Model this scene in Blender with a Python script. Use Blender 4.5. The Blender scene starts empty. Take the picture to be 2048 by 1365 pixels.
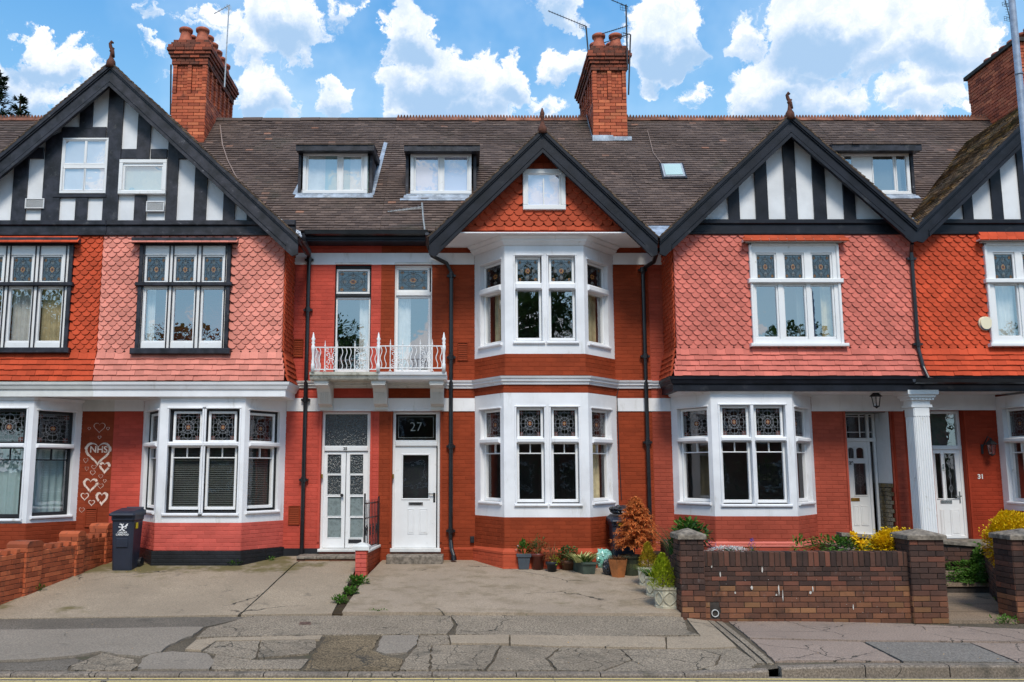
import bpy, math, random
from math import sin, cos, pi, atan, atan2, sqrt, radians
from mathutils import Vector, Matrix
R = random.Random(7)
S = bpy.context.scene
COL = S.collection
# ------------------------------------------------------------ camera, sky, sun
FP, CX, CY, DC, HC = 1787., 930., 682.5, 17.2, 2.25
TH = atan((940 - CY) / FP)
cd = bpy.data.cameras.new('camera'); cam = bpy.data.objects.new('camera', cd); COL.objects.link(cam)
cam.location = (0, -DC, HC); cam.rotation_euler = (pi / 2 + TH, 0, 0)
cd.lens = FP / 2048 * 36; cd.sensor_width = 36; cd.shift_x = (1024 - CX) / 2048; cd.clip_end = 3000; cd.clip_start = .1
S.camera = cam
SUN_AZ, SUN_EL, SUN_W = radians(5), radians(50), 2.3     # azimuth measured from straight behind the camera towards the right
S.view_settings.view_transform = 'Standard'; S.view_settings.look = 'None'; S.view_settings.gamma = 1
S.view_settings.exposure = 0.37; S.view_settings.use_curve_mapping = False
sl = bpy.data.lights.new('sun', 'SUN'); sl.energy = SUN_W; sl.angle = radians(17); sl.color = (1, .94, .83)
so = bpy.data.objects.new('sun', sl); COL.objects.link(so)
sd = Vector((sin(SUN_AZ) * cos(SUN_EL), -cos(SUN_AZ) * cos(SUN_EL), sin(SUN_EL)))
so.rotation_euler = sd.to_track_quat('Z', 'Y').to_euler(); so.location = sd * 60


def ray(px, py):
    u = (CY - py) / FP
    return ((px - CX) / FP, cos(TH) - u * sin(TH), sin(TH) + u * cos(TH))


W = bpy.data.worlds.new('World'); S.world = W; W.use_nodes = True


class NT:
    def __init__(s, t): s.t = t; s.n = t.nodes; s.l = t.links
    def node(s, k, **kw):
        n = s.n.new(k)
        for a, b in kw.items(): setattr(n, a, b)
        return n
    def set(s, sock, v):
        if isinstance(v, bpy.types.NodeSocket): s.l.new(v, sock)
        elif v is not None:
            if hasattr(v, '__len__') and len(v) == 3 and sock.type == 'RGBA': v = (*v, 1)
            sock.default_value = v
    def math(s, op, a, b=None, c=None, clamp=False):
        n = s.node('ShaderNodeMath', operation=op, use_clamp=clamp)
        s.set(n.inputs[0], a); s.set(n.inputs[1], b); s.set(n.inputs[2], c)
        return n.outputs[0]
    def vm(s, op, a, b=None, out=0):
        n = s.node('ShaderNodeVectorMath', operation=op)
        s.set(n.inputs[0], a); s.set(n.inputs[1], b)
        return n.outputs[out]
    def noise(s, v, scale, det=4, rough=.55, dist=0):
        n = s.node('ShaderNodeTexNoise')
        s.set(n.inputs['Vector'], v); n.inputs['Scale'].default_value = scale; n.inputs['Detail'].default_value = det
        n.inputs['Roughness'].default_value = rough; n.inputs['Distortion'].default_value = dist
        return n.outputs[0]
    def mix(s, f, a, b, mode='MIX'):
        n = s.node('ShaderNodeMix', data_type='RGBA', blend_type=mode)
        s.set(n.inputs[0], f); s.set(n.inputs[6], a); s.set(n.inputs[7], b)
        return n.outputs[2]
    def mr(s, v, a, b, c=0, d=1, smooth=True):
        n = s.node('ShaderNodeMapRange'); n.interpolation_type = 'SMOOTHSTEP' if smooth else 'LINEAR'
        s.set(n.inputs[0], v)
        for i, x in enumerate((a, b, c, d)): s.set(n.inputs[i + 1], x)
        return n.outputs[0]


def build_world():
    t = NT(W.node_tree)
    for n in list(t.n): t.n.remove(n)
    out = t.node('ShaderNodeOutputWorld'); bg = t.node('ShaderNodeBackground')
    sky = t.node('ShaderNodeTexSky', sky_type='NISHITA', sun_disc=False)
    sky.sun_elevation = SUN_EL; sky.sun_rotation = pi - SUN_AZ; sky.air_density = 1.0; sky.dust_density = .6; sky.ozone_density = 1.6
    tc = t.node('ShaderNodeTexCoord'); g = tc.outputs['Generated']
    wob = t.node('ShaderNodeTexNoise'); t.set(wob.inputs['Vector'], g); wob.inputs['Scale'].default_value = 11; wob.inputs['Detail'].default_value = 9; wob.inputs['Roughness'].default_value = .62
    off = t.vm('SCALE', t.vm('SUBTRACT', wob.outputs['Color'], (.5, .5, .5)))
    off.node.inputs['Scale'].default_value = .13
    d = t.vm('NORMALIZE', t.vm('ADD', g, off))
    # cumulus heaps: (px, py, radius in px, weight) of the clouds in view; elsewhere noise goes on with the same cover
    blobs = [(120, 120, 75, 1), (60, 200, 90, 1), (170, 215, 60, .9), (330, 30, 40, .6), (430, 60, 75, .8), (560, 20, 110, 1), (680, 5, 50, .6), (520, 190, 80, 1),
             (610, 100, 28, .55), (480, 90, 70, .8), (660, 200, 60, .85), (820, 70, 85, 1), (850, 150, 120, 1.1), (930, 190, 120, 1.1), (1020, 180, 70, .9), (800, 210, 60, .8),
             (1110, 12, 60, .8), (1120, 130, 55, .8), (1090, 215, 45, .7), (1330, 60, 110, 1.1), (1300, 120, 80, .9), (1410, 190, 50, .6), (1500, 60, 60, .7), (1560, 180, 110, 1),
             (1640, 130, 60, .7), (1690, 190, 70, .8), (1650, 30, 130, 1.1), (1760, 70, 110, 1), (1860, 40, 120, 1.1), (1880, 110, 80, .85), (1850, 205, 90, .95), (1790, 180, 50, .7),
             (1980, 190, 60, .8), (1960, 60, 90, .8), (20, 90, 40, .4), (300, 110, 40, .5)]
    dens = None; under = None
    gz = t.node('ShaderNodeSeparateXYZ'); t.set(gz.inputs[0], d)
    for (x, y, r, w) in blobs:
        r *= .70
        v = Vector(ray(x, y)).normalized()
        dt = t.vm('DOT_PRODUCT', d, tuple(v), out=1)
        a = r / FP
        m = t.mr(dt, cos(a * 1.45), cos(a * .1), 0, w)
        dens = m if dens is None else t.math('MAXIMUM', dens, m)
        un = t.math('MULTIPLY', m, t.mr(gz.outputs[2], v.z + a * .25, v.z - a * .75, 0, 1))
        under = un if under is None else t.math('MAXIMUM', under, un)
    # outside the frame: broken cumulus from noise
    sc = t.vm('MULTIPLY', g, (1, 1, 1.8))
    big = t.noise(sc, 3.2, 6, .6)
    outside = t.mr(big, .48, .62, 0, 1)
    fr = t.vm('DOT_PRODUCT', g, tuple(Vector(ray(1024, 100)).normalized()), out=1)
    mask = t.mr(fr, cos(radians(40)), cos(radians(34)), 1, 0)
    dens = t.math('MAXIMUM', dens, t.math('MULTIPLY', outside, mask))
    fine = t.noise(d, 30, 10, .66)
    fine2 = t.noise(g, 9, 6, .6)
    e = t.math('ADD', dens, t.math('MULTIPLY', t.math('SUBTRACT', fine, .5), 1.9))
    e = t.math('ADD', e, t.math('MULTIPLY', t.math('SUBTRACT', fine2, .5), .9))
    cov = t.mr(e, .40, .68)
    # cloud body: thick heart is bluish grey where the light does not get through, rim bright
    sx = t.node('ShaderNodeSeparateXYZ'); t.set(sx.inputs[0], g)
    shn = t.noise(t.vm('ADD', g, (.0, .0, .035)), 11, 7, .6)
    sh = t.mr(t.math('ADD', t.math('ADD', t.math('MULTIPLY', shn, .9), t.math('MULTIPLY', e, .1)), t.math('MULTIPLY', under, .46)), .48, .92)
    tex = t.noise(d, 60, 6, .7); hi = t.mix(t.mr(tex, .35, .65), (.70, .76, .86), (.90, .91, .94))
    cc = t.mix(sh, hi, (.33, .49, .70))
    hs = t.node('ShaderNodeHueSaturation'); hs.inputs['Saturation'].default_value = 1.25; hs.inputs['Value'].default_value = .115; t.set(hs.inputs['Color'], sky.outputs[0])
    veil = t.mix(t.mr(sx.outputs[2], .1, .62), (.44, .76, .94), (.05, .30, .72))      # photo-blue tint of the clear air
    base = t.mix(.72, hs.outputs[0], veil)
    hz = t.mr(t.noise(g, 4, 5, .6), .4, .75, 0, .35)
    base = t.mix(hz, base, (.75, .88, .97))
    col = t.mix(cov, base, cc)
    t.set(bg.inputs[0], col); bg.inputs[1].default_value = 1.0
    t.l.new(bg.outputs[0], out.inputs[0])
    W.cycles.sampling_method = 'MANUAL'; W.cycles.sample_map_resolution = 512


build_world()


# ------------------------------------------------------------ measuring helpers
def P(px, py, Y):
    a, y, z = ray(px, py); t = (Y + DC) / y
    return Vector((a * t, Y, HC + z * t))


def hit(px, py, zf):                 # where the line of sight meets the surface z = zf(x, y)
    a, y, z = ray(px, py); lo, hi = 2., 60.
    g = lambda t: HC + z * t - zf(a * t, y * t - DC)
    s0 = g(lo)
    for _ in range(50):
        m = (lo + hi) / 2
        if (g(m) > 0) == (s0 > 0): lo = m
        else: hi = m
    return Vector((a * lo, y * lo - DC, HC + z * lo))


class Fr:                            # upright frame: u along the face, w outwards, z up
    def __init__(s, ax, ay, bx, by):
        s.o = (ax, ay); L = math.hypot(bx - ax, by - ay); s.L = L; s.d = ((bx - ax) / L, (by - ay) / L); s.n = (s.d[1], -s.d[0])
        s.ang = atan2(s.d[1], s.d[0])
    def T(s, u, w, z): return (s.o[0] + u * s.d[0] + w * s.n[0], s.o[1] + u * s.d[1] + w * s.n[1], z)


def front(Y): return Fr(0, Y, 1, Y)


class MB:
    def __init__(s, fr=None): s.v = []; s.f = []; s.r = []; s.fr = fr; s.cur = 0.
    def add(s, vs, fs, raw=False):
        b = len(s.v)
        s.v += vs if (raw or s.fr is None) else [s.fr.T(*p) for p in vs]
        s.f += [tuple(b + i for i in f) for f in fs]; s.r += [s.cur] * len(fs)
        return s
    def box(s, u0, u1, w0, w1, z0, z1):
        if u0 > u1: u0, u1 = u1, u0
        if z0 > z1: z0, z1 = z1, z0
        v = [(u, w, z) for z in (z0, z1) for w in (w0, w1) for u in (u0, u1)]
        return s.add(v, [(0, 1, 3, 2), (4, 6, 7, 5), (0, 4, 5, 1), (2, 3, 7, 6), (0, 2, 6, 4), (1, 5, 7, 3)])
    def chamf(s, u0, u1, w0, w1, z0, z1, c=.012):          # box with a chamfered front
        if u0 > u1: u0, u1 = u1, u0
        if z0 > z1: z0, z1 = z1, z0
        c = min(c, (u1 - u0) * .3, (z1 - z0) * .3)
        v = [(u0, w0, z0), (u1, w0, z0), (u1, w0, z1), (u0, w0, z1), (u0, w1 - c, z0), (u1, w1 - c, z0), (u1, w1 - c, z1), (u0, w1 - c, z1),
             (u0 + c, w1, z0 + c), (u1 - c, w1, z0 + c), (u1 - c, w1, z1 - c), (u0 + c, w1, z1 - c)]
        f = [(3, 2, 1, 0), (8, 9, 10, 11)]
        for i in range(4):
            j = (i + 1) % 4; f += [(i, j, 4 + j, 4 + i), (4 + i, 4 + j, 8 + j, 8 + i)]
        return s.add(v, f)
    def prism(s, pts, w0, w1):                             # polygon in (u, z) pushed from w0 to w1
        n = len(pts)
        v = [(p[0], w0, p[1]) for p in pts] + [(p[0], w1, p[1]) for p in pts]
        return s.add(v, [tuple(range(n))[::-1], tuple(range(n, 2 * n))] + [(i, (i + 1) % n, n + (i + 1) % n, n + i) for i in range(n)])
    def slab(s, pts, z0, z1):                              # polygon in world plan pushed up; z0, z1 numbers or functions
        n = len(pts); f0 = z0 if callable(z0) else (lambda x, y: z0); f1 = z1 if callable(z1) else (lambda x, y: z1)
        v = [(x, y, f0(x, y)) for x, y in pts] + [(x, y, f1(x, y)) for x, y in pts]
        return s.add(v, [tuple(range(n))[::-1], tuple(range(n, 2 * n))] + [(i, (i + 1) % n, n + (i + 1) % n, n + i) for i in range(n)], True)
    def tube(s, pts, r, k=8, cap=True, raw=True):          # pts world; r number or list
        n = len(pts); vs = []
        pts = [Vector(p) for p in pts]
        if not raw: pts = [Vector(s.fr.T(*p)) for p in pts]
        ref = None
        for i, p in enumerate(pts):
            t = (pts[min(i + 1, n - 1)] - pts[max(i - 1, 0)]).normalized()
            if ref is None: ref = t.orthogonal().normalized()
            ref = (ref - t * ref.dot(t)); ref = ref.normalized() if ref.length > 1e-6 else t.orthogonal().normalized()
            b = t.cross(ref); rr = r[i] if hasattr(r, '__len__') else r
            vs += [tuple(p + (ref * cos(2 * pi * j / k) + b * sin(2 * pi * j / k)) * rr) for j in range(k)]
        fs = [(i * k + j, i * k + (j + 1) % k, (i + 1) * k + (j + 1) % k, (i + 1) * k + j) for i in range(n - 1) for j in range(k)]
        if cap: fs += [tuple(range(k))[::-1], tuple(range((n - 1) * k, n * k))]
        return s.add(vs, fs, True)
    def lathe(s, c, prof, k=16, ax=0, flat=0):             # prof (r, z) about a vertical axis at c (world)
        vs = []
        for r, z in prof: vs += [(c[0] + r * cos(2 * pi * (j + flat) / k), c[1] + r * sin(2 * pi * (j + flat) / k), c[2] + z) for j in range(k)]
        n = len(prof)
        fs = [(i * k + j, i * k + (j + 1) % k, (i + 1) * k + (j + 1) % k, (i + 1) * k + j) for i in range(n - 1) for j in range(k)]
        fs += [tuple(range(k))[::-1], tuple(range((n - 1) * k, n * k))]
        return s.add(vs, fs, True)
    def sweep(s, path, prof, close=True):                  # profile (w, z) along a plan polyline, mitred
        n = len(path); m = len(prof); vs = []
        ds = [Vector((path[i + 1][0] - path[i][0], path[i + 1][1] - path[i][1])).normalized() for i in range(n - 1)]
        for i in range(n):
            a = ds[max(i - 1, 0)]; b = ds[min(i, n - 2)]
            na = Vector((a.y, -a.x)); nb = Vector((b.y, -b.x)); nm = (na + nb).normalized(); k = 1 / max(.3, nm.dot(na))
            vs += [(path[i][0] + nm.x * w * k, path[i][1] + nm.y * w * k, z) for w, z in prof]
        fs = [(i * m + j, i * m + (j + 1) % m, (i + 1) * m + (j + 1) % m, (i + 1) * m + j) for i in range(n - 1) for j in range(m if close else m - 1)]
        if close: fs += [tuple(range(m))[::-1], tuple(range((n - 1) * m, n * m))]
        return s.add(vs, fs, True)
    def holed(s, u0, u1, z0, z1, holes, w=0., depth=.12, zc=None):   # sheet with openings and reveals
        us = sorted({u0, u1} | {min(max(x, u0), u1) for h in holes for x in h[:2]}); zs = sorted({z0, z1} | {min(max(x, z0), z1) for h in holes for x in h[2:4]})
        inn = lambda u, z: any(h[0] < u < h[1] and h[2] < z < h[3] for h in holes)
        for a, b in zip(us, us[1:]):
            for c, d in zip(zs, zs[1:]):
                if b - a > 1e-6 and d - c > 1e-6 and not inn((a + b) / 2, (c + d) / 2):
                    s.add([(a, w, c), (b, w, c), (b, w, d), (a, w, d)], [(0, 1, 2, 3)])
        for h in holes:
            a, b, c, d = h[:4]
            for q in (((a, c), (a, d)), ((a, d), (b, d)), ((b, d), (b, c)), ((b, c), (a, c))):
                (p0, r0), (p1, r1) = q
                s.add([(p0, w, r0), (p1, w, r1), (p1, w - depth, r1), (p0, w - depth, r0)], [(0, 1, 2, 3)])
        return s
    def mesh(s, name, smooth=False):
        me = bpy.data.meshes.new(name); me.from_pydata(s.v, [], s.f)
        if smooth: me.polygons.foreach_set('use_smooth', [True] * len(s.f))
        if any(s.r):
            at = me.attributes.new('rnd', 'FLOAT', 'FACE'); at.data.foreach_set('value', s.r)
        return me


WL = {}


def link(name, data, parent=None, loc=(0, 0, 0), rz=0., rot=None, sc=None, **pr):
    o = bpy.data.objects.new(name, data); COL.objects.link(o)
    loc = Vector(loc); WL[o] = loc
    if parent is not None: o.parent = parent; o.location = loc - WL[parent]
    else: o.location = loc
    if rot: o.rotation_euler = rot
    elif rz: o.rotation_euler = (0, 0, rz)
    if sc: o.scale = sc
    for k, v in pr.items(): o[k] = v
    return o


def mk(name, mb, mat, parent=None, smooth=False, **pr):
    base = WL[parent] if parent is not None else Vector((0, 0, 0))
    me = mb.mesh(name, smooth)
    me.materials.append(mat)
    o = link(name, me, parent, (0, 0, 0), **pr)
    return o


def thing(name, label, cat, loc=(0, 0, 0), group=None, rz=0.):
    o = link(name, None, None, loc, rz, label=label, category=cat); o.empty_display_size = .2
    if group: o['group'] = group
    return o


def tag(o, label, cat, group=None):
    o['label'] = label; o['category'] = cat
    if group: o['group'] = group
    return o


# ------------------------------------------------------------ materials
def lin(r, g, b, k=1.):
    f = lambda c: ((c / 255) / 12.92 if c / 255 < .04045 else ((c / 255 + .055) / 1.055) ** 2.4) * k
    return (f(r), f(g), f(b))


def mat(name, col, rough=.6, var=.12, ns=3., bump=.15, bs=60., spec=.4, piece=0., dirt=None, dirt_amt=0., dirt_s=2., metal=0., coat=0., streak=0., edge=None, ramp=None, bdist=.004, bloom=0.):
    m = bpy.data.materials.new(name); m.use_nodes = True; t = NT(m.node_tree); b = t.n['Principled BSDF']
    tc = t.node('ShaderNodeTexCoord'); ob = t.node('ShaderNodeNewGeometry').outputs['Position']
    c = None
    n1 = t.noise(ob, ns, 5, .6)
    dark = tuple(x * (1 - var * 2) for x in col); lite = tuple(min(1, x * (1 + var * 1.6)) for x in col)
    c = t.mix(t.mr(n1, .3, .7), dark, lite)
    if piece:
        at = t.node('ShaderNodeAttribute', attribute_name='rnd'); oi = t.node('ShaderNodeObjectInfo')
        rv = t.math('FRACT', t.math('ADD', at.outputs['Fac'], oi.outputs['Random']))
        if ramp:
            cr = t.node('ShaderNodeValToRGB'); el = cr.color_ramp.elements
            while len(el) < len(ramp): el.new(.5)
            for i, rc in enumerate(ramp): el[i].position = rc[0]; el[i].color = (*rc[1], 1)
            t.set(cr.inputs[0], rv); c = t.mix(.8, c, cr.outputs[0])
        v = t.math('ADD', 1 - piece, t.math('MULTIPLY', t.math('FRACT', t.math('MULTIPLY', rv, 7.31)), 2 * piece))
        c = t.vm('SCALE', c); c.node.inputs['Scale'].default_value = 1; t.l.new(v, c.node.inputs['Scale'])
    if dirt:
        sv = t.vm('MULTIPLY', ob, (1, 1, .25 if streak else 1))
        dn = t.noise(sv, dirt_s, 7, .65)
        c = t.mix(t.mr(dn, .66 - dirt_amt * .4, .86 - dirt_amt * .3, 0, .9), c, dirt)
    if bloom: c = t.mix(t.mr(t.noise(t.vm('MULTIPLY', ob, (1, 1, .5)), 13, 8, .75), .60, .74, 0, bloom), c, (.36, .33, .31))
    t.set(b.inputs['Base Color'], c)
    b.inputs['Roughness'].default_value = rough; b.inputs['Specular IOR Level'].default_value = spec; b.inputs['Metallic'].default_value = metal
    b.inputs['Coat Weight'].default_value = coat
    if bump:
        bn = t.node('ShaderNodeBump'); bn.inputs['Strength'].default_value = bump; bn.inputs['Distance'].default_value = bdist
        t.set(bn.inputs['Height'], t.noise(ob, bs, 6, .65)); t.l.new(bn.outputs[0], b.inputs['Normal'])
    return m


def glass(name, refl, tint=(1, 1, 1), rough=0., wav=0.):
    m = bpy.data.materials.new(name); m.use_nodes = True; t = NT(m.node_tree); t.n.remove(t.n['Principled BSDF'])
    tr = t.node('ShaderNodeBsdfTransparent'); gl = t.node('ShaderNodeBsdfGlossy'); mx = t.node('ShaderNodeMixShader')
    tr.inputs[0].default_value = (*tint, 1); gl.inputs['Roughness'].default_value = rough; gl.inputs[0].default_value = (.95, .97, 1, 1)
    mx.inputs[0].default_value = refl
    bn = t.node('ShaderNodeBump'); bn.inputs['Strength'].default_value = 1; bn.inputs['Distance'].default_value = .0012 if not wav else wav
    p = t.node('ShaderNodeNewGeometry').outputs['Position']
    t.set(bn.inputs['Height'], t.noise(p, 3.5 if not wav else 24, 2, .5, 0 if not wav else 1.2)); t.l.new(bn.outputs[0], gl.inputs['Normal'])
    t.l.new(tr.outputs[0], mx.inputs[1]); t.l.new(gl.outputs[0], mx.inputs[2]); t.l.new(mx.outputs[0], t.n['Material Output'].inputs[0])
    return m


grime = (.05, .045, .035)
M = {}
M['white'] = mat('white_masonry_paint', (.80, .80, .82), .55, .05, 1.2, .4, 40, dirt=(.45, .43, .38), dirt_amt=.22, dirt_s=4.5, streak=1)
M['white2'] = mat('white_gloss_paint', (.80, .80, .80), .3, .02, 2, .05, 30, dirt=(.5, .48, .42), dirt_amt=.16, dirt_s=7)
M['offwhite'] = mat('weathered_white_paint', (.68, .68, .66), .55, .06, 2, .3, 30, dirt=(.25, .23, .17), dirt_amt=.22, dirt_s=4, streak=1)
M['mossy'] = mat('mossy_white_paint', (.60, .58, .50), .7, .1, 3, .4, 40, dirt=(.09, .085, .05), dirt_amt=.45, dirt_s=9)
M['render'] = mat('white_render', (.74, .75, .77), .7, .05, 1.5, .4, 50, dirt=(.40, .38, .35), dirt_amt=.15, dirt_s=1.5, streak=1)
M['black'] = mat('black_gloss_paint', (.012, .0135, .020), .45, .2, 3, .25, 25, spec=.25, dirt=(.06, .06, .065), dirt_amt=.2, dirt_s=4)
M['oldblack'] = mat('weathered_black_timber', (.022, .022, .030), .45, .35, 5, .5, 22, dirt=(.10, .10, .10), dirt_amt=.22, dirt_s=7)
M['peeled'] = mat('peeling_black_timber', (.024, .023, .030), .5, .35, 5, .5, 22, dirt=(.62, .62, .60), dirt_amt=.09, dirt_s=10)
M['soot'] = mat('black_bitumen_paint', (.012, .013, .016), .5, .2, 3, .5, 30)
M['pipe'] = mat('black_iron_pipe_paint', (.01, .01, .012), .3, .2, 5, .1, 30, spec=.6)


def paint(name, c, **k):
    d = dict(rough=.7, var=.07, ns=1.4, bump=.7, bs=45, piece=.10, spec=.12, dirt=tuple(x * .6 for x in c), dirt_amt=.12, dirt_s=1.8, streak=1); d.update(k)
    return mat(name, c, **d)


M['b23'] = paint('dark_red_painted_brick', lin(141, 61, 37))
M['b25'] = paint('coral_red_painted_brick', lin(191, 80, 66))
M['b25p'] = paint('pink_red_painted_brick', lin(199, 92, 81))
M['b27'] = paint('russet_painted_brick', lin(143, 61, 35))
M['b27l'] = paint('bright_russet_plinth_paint', lin(180, 80, 54))
M['b29'] = paint('salmon_red_painted_brick', lin(165, 77, 59))
M['b31'] = paint('deep_red_painted_brick', lin(148, 55, 35))
tk = dict(piece=.14, bump=.3, rough=.7, dirt_amt=.1, dirt_s=1.2)
M['t23'] = paint('orange_red_painted_tile', lin(191, 78, 49), **tk)
M['t25'] = paint('pink_painted_tile', lin(217, 137, 121), **tk)
M['t27'] = paint('russet_painted_tile', lin(178, 78, 51), **tk)
M['t29'] = paint('salmon_painted_tile', lin(208, 116, 102), **tk)
M['t31'] = paint('scarlet_painted_tile', lin(196, 78, 49), **tk)
rb = [(0, lin(82, 67, 61)), (.5, lin(94, 77, 69)), (.93, lin(106, 88, 79)), (.99, lin(124, 104, 94)), (1, lin(170, 120, 96))]
M['roof'] = mat('brown_clay_roof_tile', lin(94, 82, 77), .8, .22, .55, .5, 50, piece=.11, ramp=rb, dirt=lin(66, 62, 50), dirt_amt=.3, dirt_s=1.1)
M['roofm'] = mat('mossy_clay_roof_tile', lin(110, 88, 66), .85, .3, .8, .6, 50, piece=.3, ramp=[(0, lin(75, 62, 50)), (.6, lin(120, 95, 72)), (.9, lin(150, 115, 70)), (1, lin(190, 140, 60))], dirt=lin(80, 76, 40), dirt_amt=.45, dirt_s=3)
M['verge'] = mat('lichened_verge_tile', lin(92, 74, 58), .85, .3, 5, .6, 40, piece=.35, dirt=lin(120, 105, 60), dirt_amt=.25, dirt_s=6)
M['ridge'] = mat('orange_clay_ridge_tile', lin(128, 80, 60), .8, .25, 4, .5, 50, piece=.2, dirt=lin(80, 66, 52), dirt_amt=.4, dirt_s=5)
M['finial'] = mat('dark_weathered_terracotta', lin(96, 58, 44), .85, .3, 9, .5, 40, dirt=lin(50, 40, 34), dirt_amt=.4, dirt_s=9)
M['pot'] = mat('terracotta_chimney_pot', lin(170, 92, 66), .7, .2, 5, .3, 40, dirt=lin(90, 55, 42), dirt_amt=.25, dirt_s=5)
cb = [(0, lin(140, 66, 44)), (.3, lin(174, 84, 54)), (.7, lin(190, 98, 64)), (1, lin(210, 120, 80))]
M['cbrick'] = mat('orange_chimney_brick', lin(184, 90, 58), .8, .25, 6, .6, 60, piece=.2, ramp=cb, dirt=lin(80, 54, 44), dirt_amt=.32, dirt_s=2.4)
M['cbrickd'] = mat('sooty_chimney_brick', lin(130, 70, 50), .85, .3, 6, .6, 60, piece=.25, ramp=[(0, lin(95, 58, 46)), (1, lin(165, 82, 56))], dirt=lin(60, 50, 44), dirt_amt=.5, dirt_s=5)
M['mortar'] = mat('sooty_mortar', lin(74, 60, 52), .9, .2, 8, .6, 60)
M['lead'] = mat('weathered_lead_sheet', lin(165, 175, 188), .45, .2, 5, .4, 14, metal=.3, dirt=lin(225, 228, 230), dirt_amt=.3, dirt_s=8)
wb = [(0, lin(50, 38, 35)), (.5, lin(74, 52, 44)), (.85, lin(98, 64, 51)), (1, lin(128, 76, 58))]
M['gbrick'] = mat('weathered_garden_brick', lin(78, 54, 45), .85, .35, 5, .9, 45, piece=.15, bloom=.35, ramp=wb, dirt=lin(34, 30, 28), dirt_amt=.3, dirt_s=1.6)
wb2 = [(0, lin(86, 60, 48)), (.5, lin(110, 72, 54)), (.85, lin(130, 86, 60)), (1, lin(142, 104, 70))]
M['gbrickl'] = mat('red_brown_garden_brick', lin(120, 70, 50), .85, .3, 5, .7, 60, piece=.22, bloom=.45, ramp=wb2, dirt=lin(54, 42, 36), dirt_amt=.35, dirt_s=2.2)
ob_ = [(0, lin(150, 74, 44)), (.5, lin(182, 90, 54)), (1, lin(204, 112, 70))]
M['obrick'] = mat('orange_facing_brick', lin(180, 92, 56), .75, .25, 4, .6, 60, piece=.18, ramp=ob_, dirt=lin(62, 46, 38), dirt_amt=.42, dirt_s=4)
M['gmortar'] = mat('dark_garden_mortar', lin(66, 60, 56), .95, .2, 8, .6, 60)
M['coping'] = mat('lichened_concrete_coping', lin(128, 118, 106), .9, .25, 12, .8, 50, dirt=lin(60, 55, 48), dirt_amt=.35, dirt_s=9)
M['steel'] = mat('galvanised_steel', lin(140, 152, 168), .45, .1, 12, .1, 40, metal=.4)
M['aerial'] = mat('dull_aluminium', lin(60, 60, 64), .5, .2, 12, .1, 40, metal=.6)
M['lite_metal'] = mat('pale_aluminium', lin(190, 190, 190), .4, .1, 12, .1, 40, metal=.5)
M['brass'] = mat('tarnished_brass', lin(170, 130, 60), .35, .2, 12, .1, 40, metal=.8)
M['chrome'] = mat('chrome', (.7, .7, .7), .2, .1, 12, 0, 40, metal=1)
M['cable'] = mat('grey_cable', lin(150, 130, 120), .6)
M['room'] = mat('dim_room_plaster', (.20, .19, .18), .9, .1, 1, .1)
M['curtain'] = mat('white_net_curtain', (.72, .72, .68), .8, .05, 6, .2, 12)
M['cream'] = mat('cream_curtain', lin(205, 190, 150), .8, .1, 6, .2, 12)
M['blindw'] = mat('pale_lilac_blind', lin(212, 216, 232), .8, .03, 1, 0)
M['blindt'] = mat('pale_teal_blind', lin(170, 195, 195), .8, .03, 1, 0)
M['blindd'] = mat('grey_venetian_slat', lin(92, 96, 92), .6, .08, 3, 0)
M['pane'] = glass('window_glass', .22)
M['panehi'] = glass('bright_window_glass', .34)
M['panelo'] = glass('dark_window_glass', .10)
M['obscure'] = glass('rippled_obscure_glass', .28, (.35, .4, .4), .08, .02)
M['rip'] = mat('rippled_dark_glass', lin(44, 48, 48), .12, .8, 30, 1, 34, spec=1., bdist=.02)
M['frost'] = mat('frosted_door_glass', lin(128, 140, 140), .25, .15, 14, .8, 22, spec=.6, dirt=lin(60, 66, 68), dirt_amt=.35, dirt_s=14)
M['stain'] = glass('leaded_light_glass', .15, (.34, .35, .34))
M['came'] = mat('lead_came', lin(136, 138, 142), .45, .1, 9, 0, metal=.2)
M['camed'] = mat('dark_lead_came', lin(45, 42, 42), .5, .1, 9, 0)
M['amber'] = mat('amber_glass', lin(150, 108, 62), .2, .2, 30, 0, spec=.7)
M['ruby'] = mat('ruby_glass', lin(88, 50, 42), .2, .2, 30, 0, spec=.7)
M['smoke'] = mat('smoke_blue_glass', lin(96, 98, 98), .2, .2, 30, 0, spec=.7)
M['plastic'] = mat('dark_navy_plastic', lin(40, 46, 60), .5, .06, 6, .15, 80)
M['number'] = mat('black_numeral_paint', (.02, .02, .02), .4, 0, 3, 0)
M['print'] = mat('white_print', (.82, .82, .82), .5, 0, 3, 0)
M['chalk'] = mat('cream_brush_paint', lin(225, 200, 185), .7, .15, 12, .2)
M['yellow'] = mat('yellow_sticker', lin(220, 200, 30), .5, .05)
# ------------------------------------------------------------ laid pieces: bricks and tiles
COUNT = {}


def take(parent, kind, n=1, limit=300):
    k = (parent.name, kind); c = COUNT.get(k, 0)
    if c + n > limit: return False
    COUNT[k] = c + n; return True


_unit = {}


def unit(name, m, maker, key=()):
    k = (name, m.name) + tuple(key)
    if k not in _unit:
        mb = MB(); maker(mb); me = mb.mesh(name); me.materials.append(m); _unit[k] = me
    return _unit[k]


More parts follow.
